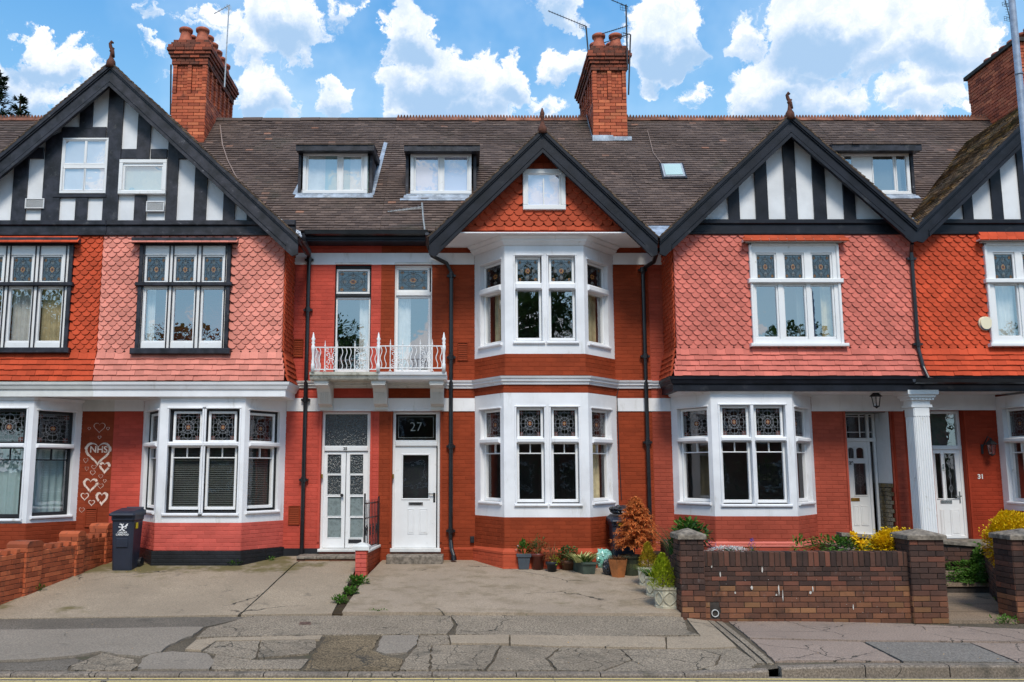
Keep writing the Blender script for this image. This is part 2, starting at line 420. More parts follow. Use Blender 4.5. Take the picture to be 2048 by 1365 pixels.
def bricks(fr, house, m, u0, u1, z0, z1, holes=(), bw=.225, bh=.075, j=.008, proud=.005, w=0., single=0, inside=None, name='brick', depth=.03, jit=.0015, limit=300, phase=0.):
    """lays a bonded brick skin on a frame: whole bricks as parts while `single` lasts, the rest joined as stuff"""
    mb = MB(fr); n = max(1, round((z1 - z0) / bh)); h = (z1 - z0) / n
    for r in range(n):
        za, zb = z0 + r * h, z0 + (r + 1) * h
        cuts = [(u0, u1)]
        for a, b, c, d in holes:
            if c < zb - .004 and d > za + .004:
                nc = []
                for x, y in cuts:
                    if b <= x or a >= y: nc.append((x, y))
                    else:
                        if a > x: nc.append((x, a))
                        if b < y: nc.append((b, y))
                cuts = nc
        off = phase + (r % 2) * bw / 2
        for x, y in cuts:
            k = math.floor((x - off) / bw)
            while True:
                a = max(x, off + k * bw); b = min(y, off + (k + 1) * bw); k += 1
                if a >= y - 1e-4: break
                if b - a < .03: continue
                if inside and not inside((a + b) / 2, (za + zb) / 2): continue
                pr = proud + R.uniform(-jit, jit)
                full = b - a > bw * .98
                if full and single > 0 and take(house, name, 1, limit):
                    single -= 1
                    me = unit(name, m, lambda q: q.chamf(-bw / 2 + j / 2, bw / 2 - j / 2, -depth, 0, -h / 2 + j / 2, h / 2 - j / 2, .004), (round(bw, 3), round(h, 4), round(depth, 3)))
                    # mesh of the unit is made in (u, w, z); turn w outwards
                    o = link(name, me, house, fr.T((a + b) / 2, w + pr, (za + zb) / 2), rot=(0, 0, fr.ang)); o.scale = (1, -1, 1)
                else:
                    mb.cur = R.random() * .98 + .01
                    mb.chamf(a + j / 2, b - j / 2, w - depth, w + pr, za + j / 2, zb - j / 2, .004)
    if mb.v: mk('brickwork', mb, m, house, kind='stuff')


def scallop_shape(q, wd, h, d, t=.018, plain=False):
    t = .034 if plain else t
    # hung tile: top edge at z = 0, tail at -h; leans out by t at the tail; rounded tail unless plain
    n = 8; hw = wd / 2; ha = hw * .86
    front = [(-hw, 0), (-hw, -(h - d))] + [(-ha * cos(pi * i / n), -(h - d) - d * sin(pi * i / n)) for i in range(0, n + 1)] + [(hw, -(h - d)), (hw, 0)]
    if plain: front = [(-hw, 0), (-hw, -h), (hw, -h), (hw, 0)]
    out = lambda z: .004 + (.052 if plain else .034) * (-z / h)
    v = [(u, out(z) + t * .5, z) for u, z in front]; b = [(u, out(z) - t * .5, z) for u, z in front]
    k = len(front)
    q.add([(u, w, z) for u, w, z in v] + [(u, w, z) for u, w, z in b], [tuple(range(k))] + [(i, i + k, i + k + 1, i + 1) for i in range(k - 1)])


def hung_tiles(fr, house, m, u0, u1, z0, z1, holes=(), single=0, inside=None, wd=.165, gauge=.088, plain=False, w=0., lean=0., name=None, seed=0, ex0=0, ex1=0):
    name = name or ('scalloped_tile' if not plain else 'plain_wall_tile')
    mb = MB(fr); n = round((z1 - z0) / gauge); g = (z1 - z0) / n
    U0, U1 = u0, u1
    h = g * 1.75 if not plain else g * 1.25; d = g * .60
    for r in range(n):
        zt = z0 + r * g + h           # the tail of row r stands at z0 + r*g
        e = lean * (z1 - z0 - r * g); u0, u1 = U0 - e * ex0, U1 + e * ex1
        off = (r % 2) * wd / 2
        k = math.floor((u0 - off) / wd)
        while off + k * wd < u1 - .01:
            c0 = off + k * wd; a = max(u0, c0); b = min(u1, c0 + wd); k += 1
            if b - a < .04: continue
            um = (a + b) / 2; zm = zt - h * .6
            if any(x + .0 < um < y and c < zm < dd for x, y, c, dd in holes): continue
            if inside and not inside(um, zm): continue
            part = b - a < wd * .98
            wob = R.uniform(-.003, .004); zj = R.uniform(-.006, .006); wo = w + lean * (z1 - (zt - h)) + wob
            if not part and single > 0 and take(house, name):
                single -= 1
                me = unit(name, m, lambda q: scallop_shape(q, wd - (.002 if plain else .006), h, d, t=.022, plain=plain), (round(h, 3), plain))
                o = link(name, me, house, fr.T(um, wo, zt + zj), rot=(0, R.uniform(-.035, .035), fr.ang)); o.scale = (1, -1, 1)
            else:
                q = MB(); scallop_shape(q, (b - a) - (.002 if plain else .006), h, d, t=.022, plain=plain)
                mb.cur = R.random() * .98 + .01
                mb.add([(um + x, wo + y, min(zt + zj + z, z1 + .05)) for x, y, z in q.v], q.f)
    if mb.v: mk('tiling', mb, m, house, kind='stuff')


def slope_tiles(mb, o, a, s, nrm, L, xr, gauge=.1, wd=.165, t=.014):
    """o origin at the eaves, a along, s up the slope, nrm out; L slope length; xr(row distance) -> (x0, x1) or None"""
    o, a, s, nrm = map(Vector, (o, a, s, nrm)); n = int(L / gauge)
    for r in range(n):
        q = xr(r * gauge)
        if not q: continue
        off = (r % 2) * wd / 2; k = math.floor((q[0] - off) / wd)
        sag = .012 * sin(r * .7)
        while off + k * wd < q[1]:
            x0 = max(q[0], off + k * wd); x1 = min(q[1], off + (k + 1) * wd); k += 1
            if x1 - x0 < .03: continue
            lift = R.uniform(0, .007) + .006 * sin(x0 * 1.7 + r * .3); sj = R.uniform(-.006, .006); dl = R.uniform(-.003, .003)
            if R.random() < .012: sj -= .02; lift += .008
            mb.cur = R.random() * .98 + .01
            b0 = o + s * (r * gauge + sj); b1 = o + s * (r * gauge + gauge * 1.5)
            h0 = nrm * (t * 1.9 + lift); h1 = nrm * (.004)
            A, B = a * (x0 + .002), a * (x1 - .002)
            mb.add([tuple(p) for p in (b0 + A + h0, b0 + B + h0 + nrm * dl, b1 + B + h1, b1 + A + h1, b0 + A, b0 + B)], [(0, 1, 2, 3), (4, 5, 1, 0), (4, 0, 3), (5, 2, 1)], True)


# ------------------------------------------------------------ leaded light: one unit pane, scaled to each opening
def ring(q, cx, cz, r, wd, k=18, w=.004, a0=0., a1=2 * pi, sx=1.):
    wd *= .68
    n = max(3, int(k * (a1 - a0) / 2 / pi))
    for i in range(n):
        p, s_ = a0 + (a1 - a0) * i / n, a0 + (a1 - a0) * (i + 1) / n
        pts = [(cx + (r + e) * cos(t) * sx, cz + (r + e) * sin(t)) for t, e in ((p, -wd / 2), (s_, -wd / 2), (s_, wd / 2), (p, wd / 2))]
        q.add([(x, w, z) for x, z in pts], [(0, 1, 2, 3)])


def disc(q, cx, cz, r, w=.003, k=12, sx=1., star=1.):
    pts = [(cx + r * (1 if i % 2 else star) * cos(2 * pi * i / k) * sx, w, cz + r * (1 if i % 2 else star) * sin(2 * pi * i / k)) for i in range(k)]
    q.add(pts, [tuple(range(k))])


def bar2(q, x0, z0, x1, z1, wd=.016, w=.004):
    wd *= .7 if wd > .0075 else 1
    dx, dz = x1 - x0, z1 - z0; L = math.hypot(dx, dz); nx, nz = -dz / L * wd / 2, dx / L * wd / 2
    q.add([(x0 + nx, w, z0 + nz), (x1 + nx, w, z1 + nz), (x1 - nx, w, z1 - nz), (x0 - nx, w, z0 - nz)], [(0, 1, 2, 3)])


def came_square(q):
    wd = .016
    for t in (.0, .12, .88, 1): bar2(q, t, 0, t, 1, wd); bar2(q, 0, t, 1, t, wd)
    bar2(q, .5, 0, .5, .2, wd); bar2(q, .5, .8, .5, 1, wd); bar2(q, 0, .5, .15, .5, wd); bar2(q, .85, .5, 1, .5, wd)
    for t in (.33, .67): bar2(q, t, 0, t, 1, .01); bar2(q, 0, t, 1, t, .01)
    ring(q, .5, .5, .33, .022); ring(q, .5, .5, .15, .02)
    for cx, cz in ((.5, .2), (.5, .8), (.2, .5), (.8, .5)): ring(q, cx, cz, .13, .014)
    for cx in (.12, .88):
        for cz in (.12, .88): ring(q, cx, cz, .075, .014)


def came_round(q):
    for t in (0, .1, .9, 1): bar2(q, t, 0, t, 1, .016); bar2(q, 0, t, 1, t, .016)
    bar2(q, .5, 0, .5, 1, .012); bar2(q, 0, .5, 1, .5, .012)
    ring(q, .5, .5, .12, .018); ring(q, .5, .5, .24, .018)
    for t in (.3, .7): bar2(q, t, 0, t, 1, .01); bar2(q, 0, t, 1, t, .01)
    for cx, cz in ((.5, .78), (.5, .22), (.22, .5), (.78, .5)): ring(q, cx, cz, .16, .014)
    for i in range(4): t = pi / 4 + i * pi / 2; ring(q, .5 + .28 * cos(t), .5 + .28 * sin(t), .09, .012)
    for cx in (.1, .9):
        for cz in (.1, .9): bar2(q, cx, cz, .5 + (cx - .5) * .62, .5 + (cz - .5) * .62, .014)


def amber_bits(q):
    disc(q, .5, .5, .14, .0025, 16, star=.62)
    for cx in (.12, .88):
        for cz in (.12, .88): disc(q, cx, cz, .06, .0025)


def ruby_bits(q):
    disc(q, .5, .5, .06, .0032)
    for cx in (.12, .88):
        for cz in (.12, .88): disc(q, cx, cz, .026, .0032)


def smoke_bits(q):
    for cx, cz in ((.5, .2), (.5, .8), (.2, .5), (.8, .5)): disc(q, cx, cz, .085, .0022)


def ruby_corners(q):
    for cx in (.1, .9):
        for cz in (.1, .9): q.box(cx - .075, cx + .075, .002, .0024, cz - .075, cz + .075)
    disc(q, .5, .5, .12, .0025, 16, star=.7)


def flower_amber(q): disc(q, .5, .5, .06, .0032)


def leaded(fr, parent, u0, u1, z0, z1, w, kind, dark=False):
    mb = MB(fr); mb.add([(u0, w, z0), (u1, w, z0), (u1, w, z1), (u0, w, z1)], [(0, 1, 2, 3)])
    mk('stained_glass', mb, M['stain'], parent)
    bits = [('leading', came_square if kind == 's' else came_round, M['camed' if dark or kind == 's' else 'came'])]
    bits += [('roundel', amber_bits, M['amber']), ('roundel', ruby_bits, M['ruby']), ('petal', smoke_bits, M['smoke'])] if kind == 's' else [('roundel', ruby_corners, M['ruby']), ('roundel', flower_amber, M['amber'])]
    for nm, fn, m in bits:
        me = unit(nm, m, fn, (fn.__name__,))
        o = link(nm, me, parent, fr.T(u0, w, z0), rot=(0, 0, fr.ang)); o.scale = (u1 - u0, -1, z1 - z0)
        if nm != 'leading': o['kind'] = 'stuff'


def frame4(mb, u0, u1, z0, z1, t, w0, w1, tb=None):
    tb = tb or t
    mb.chamf(u0, u0 + t, w0, w1, z0 + tb, z1 - t, .008); mb.chamf(u1 - t, u1, w0, w1, z0 + tb, z1 - t, .008)
    mb.chamf(u0, u1, w0, w1, z1 - t, z1, .008); mb.chamf(u0, u1, w0, w1, z0, z0 + tb, .008)


def wavy(mb, u0, u1, w, z0, z1, amp=.018, n=18, taper=0.):
    vs = []; fs = []
    for i in range(n + 1):
        t = i / n; u = u0 + (u1 - u0) * t; ww = w + amp * sin(t * n * 1.15) + amp * .5 * sin(t * n * .47 + 1)
        vs += [(u, ww, z1), (u + taper * t, ww * 1.0, z0)]
    for i in range(n): fs.append((2 * i, 2 * i + 1, 2 * i + 3, 2 * i + 2))
    mb.add(vs, fs)


def light(fr, house, up, lo, w=-.12, fm='white2', kind='s', pane='pane', sash=.03, outer=None, curtain=None, bars=False, dark=False, blind=False, sill=True, fw=.045):
    """a window light: up / lo = (u0, u1, z0, z1) of the glass; frame, leaded upper pane, lower pane and what hangs behind it"""
    mb = MB(fr); t = fw
    for g in (up, lo):
        if g: frame4(mb, g[0] - t, g[1] + t, g[2] - t, g[3] + t, t, w - .03, w + .035, t * 1.25)
    if bars and lo:
        zb = lo[3] - (lo[3] - lo[2]) * .17; um = (lo[0] + lo[1]) / 2
        mb.chamf(lo[0], lo[1], w - .02, w + .02, zb - .011, zb + .011, .006); mb.chamf(um - .010, um + .010, w - .02, w + .02, zb + .011, lo[3], .006)
    win = mk('window', mb, M[fm], house)
    if outer:
        g0 = (lo or up); g1 = (up or lo); q = MB(fr); a, b, c, d = min(g0[0], g1[0]) - t, max(g0[1], g1[1]) + t, g0[2] - t * 1.25, g1[3] + t
        frame4(q, a - .05, b + .05, c - .06, d + .05, .048, w - .04, w + .05); mk('window_frame', q, M[outer], win)
    if up: leaded(fr, win, up[0], up[1], up[2], up[3], w, kind, dark)
    if lo:
        q = MB(fr); q.add([(lo[0], w, lo[2]), (lo[1], w, lo[2]), (lo[1], w, lo[3]), (lo[0], w, lo[3])], [(0, 1, 2, 3)]); mk('pane', q, M[pane], win)
        if curtain:
            for (a, b, cm) in curtain:
                q = MB(fr); wd = lo[1] - lo[0]; wavy(q, lo[0] + a * wd, lo[0] + b * wd, w - .16, lo[2] - .05, lo[3] + .05, .016, max(6, int(abs(b - a) * 26)), 0)
                mk('curtain', q, M[cm], win, smooth=True)
        if blind:
            q = MB(fr); z = lo[2] + .02
            while z < lo[3]:
                q.add([(lo[0] - .02, w - .075, z), (lo[1] + .02, w - .075, z), (lo[1] + .02, w - .105, z + .022), (lo[0] - .02, w - .105, z + .022)], [(0, 1, 2, 3)]); z += .034
            mk('venetian_blind', q, M['blindd'], win)
    return win


def gl(fr, x0, x1, y0, y1, w=-.12):
    """pixel rectangle of a pane -> (u0, u1, z0, z1) on the frame's plane at offset w (only for frames facing the street)"""
    Y = fr.o[1] - w
    ym = (y0 + y1) / 2; xm = (x0 + x1) / 2
    return (P(x0, ym, Y).x, P(x1, ym, Y).x, P(xm, y1, Y).z, P(xm, y0, Y).z)


def Z(py, Y=0., px=930): return P(px, py, Y).z
def X(px, py, Y=0.): return P(px, py, Y).x


def grow(g, a, b=None, c=None, d=None):
    b = a if b is None else b; c = a if c is None else c; d = a if d is None else d
    return (g[0] - a, g[1] + b, g[2] - c, g[3] + d)


FW = front(0.); YB = -.83; FB = front(YB); YG = -.86; FG = front(YG)


def barge(house, A, Fl, Fr_, v, Y, foot=.29, m='black'):
    """barge boards of a gable as two parts: A apex, Fl/Fr_ feet (x, z) of the outer line, v upright depth of the board"""
    for sgn, Fo in ((-1, Fl), (1, Fr_)):
        if Fo is None: continue
        ax, az = A; fx, fz = Fo; sl = (az - fz) / abs(fx - ax); pts = [(ax, az), (fx, fz), (fx, fz - foot), (fx - sgn * .17, fz - foot - .03)]
        xi = fx - sgn * .17; zi = fz - foot - .03; xk = xi - sgn * .0
        pts += [(ax, az - v)] if True else []
        # inner line runs parallel to the slope
        x2 = ax + sgn * (az - v - zi) / sl
        pts = [(ax, az), (fx, fz), (fx, fz - foot), (fx - sgn * .1, fz - foot - .035)]
        if sgn * (x2 - (fx - sgn * .1)) < 0: pts.append((x2, zi))
        pts.append((ax, az - v))
        q = MB(front(Y)); q.prism(pts, -.045, 0)
        def strip(d0, d1, w1, ext=0.):
            q.prism([(ax, az - d0), (fx, fz - d0), (fx, fz - d1), (ax, az - d1)], 0.001, w1)
        strip(-.05, .05, .05); strip(.05, .085, .028)
        zz = v - .075
        xe = fx - sgn * .22; ze = az - sl * abs(xe - ax)
        q.prism([(ax, az - zz), (xe, ze - zz), (xe, ze - v), (ax, az - v)], .001, .03)
        q.prism([(ax, az - zz + .05), (xe, ze - zz + .05), (xe, ze - zz + .022), (ax, az - zz + .022)], .001, .016)
        mk('bargeboard', q, M[m], house)


def soffit_and_gable_roof(house, A, Fl, Fr_, Y, zmain, sides=(-1, 1), mt='roof'):
    """tiled slopes of a gable from its verge at Y back to the main roof (z = y + zmain)"""
    for sgn, Fo in ((-1, Fl), (1, Fr_)):
        ax, az = A; fx, fz = Fo; sl = (az - fz) / abs(fx - ax); L = math.hypot(fx - ax, az - fz); c_, s_ = abs(fx - ax) / L, (az - fz) / L
        s = Vector((-sgn * c_, 0, s_)); n = Vector((sgn * s_, 0, c_)); o = Vector((fx, 0, fz)) + n * .03
        q = MB(); back = lambda d: (fz + s.z * d) - zmain + .15
        q.add([tuple(Vector((fx, Y - .03, fz)) + n * .02), tuple(Vector((fx, back(0), fz)) + n * .02), tuple(Vector((ax, back(L), az)) + n * .02), tuple(Vector((ax, Y - .03, az)) + n * .02)], [(0, 1, 2, 3)], True)
        mk('roof_slope', q, M[mt], house)
        if sgn in sides:
            q = MB(); slope_tiles(q, o, (0, 1, 0), s, n, L, lambda d: (Y - .05, back(d)))
            mk('roof_tiling', q, M[mt], house, kind='stuff')
        else:
            q = MB(); slope_tiles(q, o, (0, 1, 0), s, n, L, lambda d: (Y - .05, Y + .9))
            mk('roof_tiling', q, M[mt], house, kind='stuff')
        # verge: undercloak of tile edges seen above the board
        q = MB(); k = int(L / .1)
        for i in range(k):
            p = Vector((fx, Y - .055, fz)) + s * (i * .1) + n * (.045 + R.uniform(0, .012)); q.cur = R.random() * .9 + .05
            e = [p, p + s * .14 - n * .018, p + s * .14 - n * .034, p - n * .020]
            b = [v + Vector((0, .25, 0)) for v in e]
            q.add([tuple(x) for x in e + b], [(0, 1, 2, 3), (0, 4, 5, 1), (0, 3, 7, 4)], True)
        mk('verge_tiling', q, M['verge'], house, kind='stuff')


def finial(house, x, z, Y, h=.35, kind='scroll'):
    q = MB(); q.lathe((x, Y, z), [(.10, -.12), (.085, 0), (.045, .07), (.03, .14), (.028, .2), (.045, .22), (.03, .25)], 8)
    if kind == 'scroll':
        q.tube([(x + .05 - .02, Y, z + .1), (x + .02, Y, z + .22), (x - .02, Y, z + .3), (x - .035, Y, z + .37), (x - .01, Y, z + .41), (x + .02, Y, z + .38)], [.04, .035, .034, .03, .03, .02], 7)
        q.tube([(x, Y, z + .24), (x + .045, Y, z + .28)], .02, 6)
    else: q.lathe((x, Y, z + .2), [(.02, 0), (.042, .05), (.045, .09), (.03, .13), (.012, .19)], 8)
    mk('finial', q, M['finial'], house, smooth=True)


def vent(fr, house, x0, x1, y0, y1, m, w=.0, slat=None):
    g = gl(fr, x0, x1, y0, y1, w); q = MB(fr); frame4(q, g[0], g[1], g[2], g[3], .016, w + .002, w + .03)
    v = mk('air_vent', q, M[m], house)
    n = 9
    for i in range(n):
        z = g[2] + .02 + (g[3] - g[2] - .04) * i / n; h = (g[3] - g[2] - .04) / n
        s_ = MB(fr); s_.add([(g[0] + .016, w + .022, z), (g[1] - .016, w + .022, z), (g[1] - .016, w + .004, z + h * .95), (g[0] + .016, w + .004, z + h * .95)], [(0, 1, 2, 3)])
        mk('slat', s_, M[slat or m], v)
    b = MB(fr); b.box(g[0] + .01, g[1] - .01, w + .001, w + .003, g[2] + .01, g[3] - .01); mk('vent_backing', b, M['soot'], v)


def text(parent, s, fr, u, z, w, size, m, name='lettering', align='CENTER', thick=.002, bold=0.):
    c = bpy.data.curves.new(name, 'FONT'); c.body = s; c.size = size; c.align_x = align; c.align_y = 'CENTER'; c.extrude = thick; c.offset = bold
    o = bpy.data.objects.new(name, c); COL.objects.link(o)
    me = bpy.data.meshes.new_from_object(o.evaluated_get(bpy.context.evaluated_depsgraph_get())); bpy.data.objects.remove(o)
    me.materials.clear(); me.materials.append(m)
    return link(name, me, parent, fr.T(u, w, z), rot=(pi / 2, 0, fr.ang))
# ------------------------------------------------------------ the five houses of the terrace
XL = -10.75; XA = X(225, 900); XB = -1.645; XC = X(1303, 800); XD = 8.42; XR = 13.2
ZG = .40                                       # bottom of walls, just under the ground at the house
ZM = 7.225                                     # main roof: z = y + ZM
YR = 3.40; ZR = YR + ZM                        # ridge
ZE = Z(462, -.4) + .0                          # eaves
roofz = lambda x, y: y + ZM
h23 = thing('terraced_house', 'red terraced house at the left edge with white hearts drawn on its wall', 'house', (-8.8, 0, ZG))
h25 = thing('terraced_house', 'house with pale pink scalloped tiles, black framed windows and glazed double doors', 'house', (-4.2, 0, ZG))
h27 = thing('terraced_house', 'russet middle house with a two storey white bay and 27 over its door', 'house', (1., 0, ZG))
h29 = thing('terraced_house', 'house with salmon scalloped tiles, a skylight and a recessed porch door', 'house', (6., 0, ZG))
h31 = thing('terraced_house', 'scarlet tiled house at the right edge with 31 beside its door', 'house', (10.8, 0, ZG))
HS = [(h23, XL, XA), (h25, XA, XB), (h27, XB, XC), (h29, XC, XD), (h31, XD, XR)]

# pixel-measured levels on the main wall plane
zw1, zw0 = Z(503 + 4, 0), Z(530, 0)            # first-floor white band
zs1, zs0 = Z(762, 0), Z(777, 0)                # string course
zb1, zb0 = Z(797, 0), Z(823, 0)                # ground-floor white band
BM = {h23: M['b23'], h25: M['b25'], h27: M['b27'], h29: M['b29'], h31: M['b31']}

# interiors: dim rooms behind the glass
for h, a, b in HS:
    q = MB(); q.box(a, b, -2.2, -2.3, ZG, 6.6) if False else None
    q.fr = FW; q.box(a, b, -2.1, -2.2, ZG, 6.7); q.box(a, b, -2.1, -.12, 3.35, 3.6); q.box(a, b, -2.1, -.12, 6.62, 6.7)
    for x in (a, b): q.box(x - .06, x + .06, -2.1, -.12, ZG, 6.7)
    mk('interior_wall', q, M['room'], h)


def house_wall(h, u0, u1, z0, z1, holes, m, single=0, thick=.14, **k):
    q = MB(FW); q.holed(u0, u1, z0, z1, holes, 0, thick); mk('wall', q, m, h)
    bricks(FW, h, m, u0, u1, z0, z1, holes, single=single, **k)


# ---- bays: geometry of the three canted window bays
class Bay:
    def __init__(s, wl, fl, fr, wr, yf=YB):
        s.wl, s.fl, s.fr_, s.wr, s.yf = wl, fl, fr, wr, yf
        s.L = Fr(wl, 0, fl, yf); s.F = front(yf); s.R = Fr(fr, yf, wr, 0)
        s.path = [(wl, 0), (fl, yf), (fr, yf), (wr, 0)]


def bay_storey(h, B, zlo, zhi, front_lights, side_up, side_lo, m='white', kind='s', pane='pane', bars=False, outer=None, dark=False, curtains=None, tr=None, sidemul=(.24, .80), blind=False, fm='white2', Lon=True):
    """front_lights: list of (up px rect, lo px rect); side_up/lo: (z0, z1) of side glass; tr: transom (z0, z1)"""
    zs = side_lo[0]; holes = []
    for i, (up, lo) in enumerate(front_lights):
        g1 = gl(B.F, *up, w=-.12); g2 = gl(B.F, *lo, w=-.12)
        g1 = (g1[0], g1[1], g1[2], g1[3]); a, b = min(g1[0], g2[0]), max(g1[1], g2[1]); e = .05 if not outer else .085
        uo = g1; lo_ = g2
        win = light(B.F, h, uo, lo_, kind=kind, pane=pane, bars=bars, outer=outer, dark=dark, curtain=(curtains or {}).get(i), blind=blind, fm=fm)
        a -= B.fl * 0; holes.append((a - e, b + e, g2[2] - e - .015, g1[3] + e))
    shift = 0
    # front face is built in world X (frame origin 0), so make it on an unrotated frame
    q = MB(FBx(B)); 
    q.holed(B.fl, B.fr_, zlo, zhi, holes, 0, .16)
    for (a, b, c, d) in holes:
        q.chamf(a, b, -.13, -.02 + .055, tr[0], tr[1], .02)                       # transom
        q.sweepbox = None
        q.chamf(a - .05, b + .05, .0, .045, c - .055, c, .02)                     # sill nosing
        q.chamf(a - .035, b + .035, .0, .025, d, d + .03, .008)                   # drip at the head
        q.chamf(a - .035, a, 0, .018, c, d, .006); q.chamf(b, b + .035, 0, .018, c, d, .006)
    mk('bay_surround', q, M[m], h)
    for side, f in (('L', B.L), ('R', B.R)):
        L = f.L
        if side == 'L': a, b = (1 - sidemul[1]) * L, (1 - sidemul[0] * .5) * L
        else: a, b = sidemul[0] * .5 * L, sidemul[1] * L
        if side == 'L' and not Lon: continue
        e = .05 if not outer else .085; hole = (a, b, side_lo[0] - e, side_up[1] + e)
        q = MB(f); q.holed(0, L, zlo, zhi, [hole], 0, .16)
        q.chamf(a, b, -.13, .035, tr[0], tr[1], .02); q.chamf(a - .04, min(L, b + .04), 0, .045, hole[2] - .055, hole[2], .02); q.chamf(a - .035, b + .035, 0, .025, hole[3], hole[3] + .03, .008)
        mk('bay_surround', q, M[m], h)
        light(f, h, (a + e, b - e, side_up[0], side_up[1]), (a + e, b - e, side_lo[0], side_lo[1]), kind=kind, pane=pane, bars=bars, outer=outer, dark=dark, curtain=(curtains or {}).get(side), blind=blind, fm=fm)
    return holes


def FBx(B): return front(B.yf)


def bay_bricks(h, B, m, z0, z1, single=0):
    for f in (Fr(B.wl, 0, B.fl, B.yf), Fr(B.fl, B.yf, B.fr_, B.yf), Fr(B.fr_, B.yf, B.wr, 0)):
        q = MB(f); q.add([(0, 0, z0), (f.L, 0, z0), (f.L, 0, z1), (0, 0, z1)], [(0, 1, 2, 3)]); mk('bay_wall', q, m, h)
        n = max(1, round(f.L / .225)); bricks(f, h, m, 0.0, f.L, z0, z1, bw=f.L / n, single=single)


def ground_bay(h, B, zbase_top, zb, m, single=40, ledge=None):
    bay_bricks(h, B, m, zb, zbase_top, single)


# ============ house 27
B27g = Bay(X(949.8, 900, 0), X(1008, 900, YB), X(1178, 900, YB), X(1235, 900, 0))
B27u = Bay(X(949, 600, 0), X(1009.5, 600, YB), X(1168.5, 600, YB), X(1227, 600, 0))
zt, zo = Z(786, YB), Z(1035, YB)
bay_storey(h27, B27g, zo, zt, [((1038.5, 1081, 821, 874), (1038.5, 1083, 888.5, 1000)), ((1107.5, 1150, 821, 874), (1107.5, 1151, 888.5, 1000))],
           (Z(874, YB), Z(822, YB)), (Z(999, YB), Z(888, YB)), kind='r', pane='panelo', bars=True, tr=(Z(886, YB), Z(876, YB)), curtains={'R': [(.5, 1.1, 'cream')]})
zt2, zo2 = Z(490, YB), Z(708, YB)
bay_storey(h27, B27u, zo2, zt2, [((1035, 1075.5, 520, 565), (1035.5, 1078, 581, 678)), ((1102, 1143, 520, 565), (1102, 1145, 581, 678))],
           (Z(566, YB), Z(522, YB)), (Z(679, YB), Z(581, YB)), kind='s', pane='panehi', tr=(Z(579, YB), Z(567, YB)), curtains={'L': [(.1, 1.1, 'cream')], 'R': [(-.1, 1.1, 'cream')]})
bay_bricks(h27, B27u, M['b27'], Z(751, YB), zo2, 40)
bay_bricks(h27, B27g, M['b27'], zt, Z(769, YB), 10)
bay_bricks(h27, B27g, M['b27'], Z(1100, YB), zo, 80)
zpl = Z(1100, YB)
B27p = Bay(B27g.wl - .04, B27g.fl - .03, B27g.fr_ + .03, B27g.wr + .04, YB - .06)
bay_bricks(h27, B27p, M['b27l'], ZG, zpl - .07, 40)
q = MB(); q.sweep([(X(880, 1090) + .07, 0), (B27p.wl, 0), (B27p.fl, B27p.yf), (B27p.fr_, B27p.yf), (B27p.wr, 0), (XC, 0)], [(-.1, zpl - .07), (.012, zpl - .07), (.012, zpl - .035), (-.06, zpl + .03), (-.1, zpl + .03)])
mk('plinth_moulding', q, M['b27l'], h27)
# bay head cornice and soffit board under the gable
q = MB(); zc = zt2
q.sweep(B27u.path, [(-.02, zc - .01), (.03, zc - .01), (.05, zc + .02), (.10, zc + .06), (.10, zc + .085), (.17, zc + .13), (.17, zc + .16), (-.02, zc + .16)])
mk('bay_cornice', q, M['white'], h27)
q = MB(); q.slab([(B27u.wl, -.001), (B27u.fl, YB), (B27u.fr_, YB), (B27u.wr, -.001)], Z(490, YB) + .0, Z(490, YB) + .17); mk('bay_ceiling', q, M['white'], h27)
# string course round the bay and along the wall
prof = lambda z0, z1: [(0, z0), (.035, z0), (.045, z0 + (z1 - z0) * .25), (.075, z0 + (z1 - z0) * .4), (.075, z0 + (z1 - z0) * .62), (.10, z0 + (z1 - z0) * .7), (.115, z0 + (z1 - z0) * .93), (0, z1)]
zsb0, zsb1 = Z(769.5, YB), Z(752, YB)
q = MB(); q.sweep([(X(893, 760), -.0), (B27g.wl, 0), (B27g.fl, YB), (B27g.fr_, YB), (B27g.wr, 0), (XC, 0)], prof(zsb0, zsb1)); mk('string_course', q, M['white'], h27)

# openings on the Y = 0 wall
d27 = gl(FW, 784, 880, 819, 1103, 0); d25 = gl(FW, 641, 739.5, 819, 1103, 0)
w27 = gl(FW, 788.6, 864, 531, 747, 0); w25 = gl(FW, 668.6, 741.5, 531, 747, 0)
d27 = (d27[0], d27[1], d27[2], zb0); d25 = (d25[0], d25[1], d25[2], zb0)
w27 = (w27[0], w27[1], Z(752, 0), zw0); w25 = (w25[0], w25[1], Z(752, 0), zw0)
bh27 = (B27g.wl, B27g.wr, zo - .3, zt - .02); bh27u = (B27u.wl, B27u.wr, zo2 - .02, zt2)
XCr = XC
house_wall(h27, XB, XC, ZG, ZE + .05, [d27, w27, (B27g.wl + .02, B27g.wr - .02, zo, zt), (B27u.wl + .02, B27u.wr - .02, zo2, zt2)], M['b27'], single=140)
q = MB(FW); q.holed(XB, XC, zb0, zb1, [(B27g.wl - .0, B27g.wr + .0, zb0 - .1, zb1 + .1)], .02, .02); q.holed(XB, XC, zw0, zw1, [(B27u.wl, B27u.wr, zw0 - .1, zw1 + .1)], .02, .02)
mk('white_band', q, M['white'], h27)
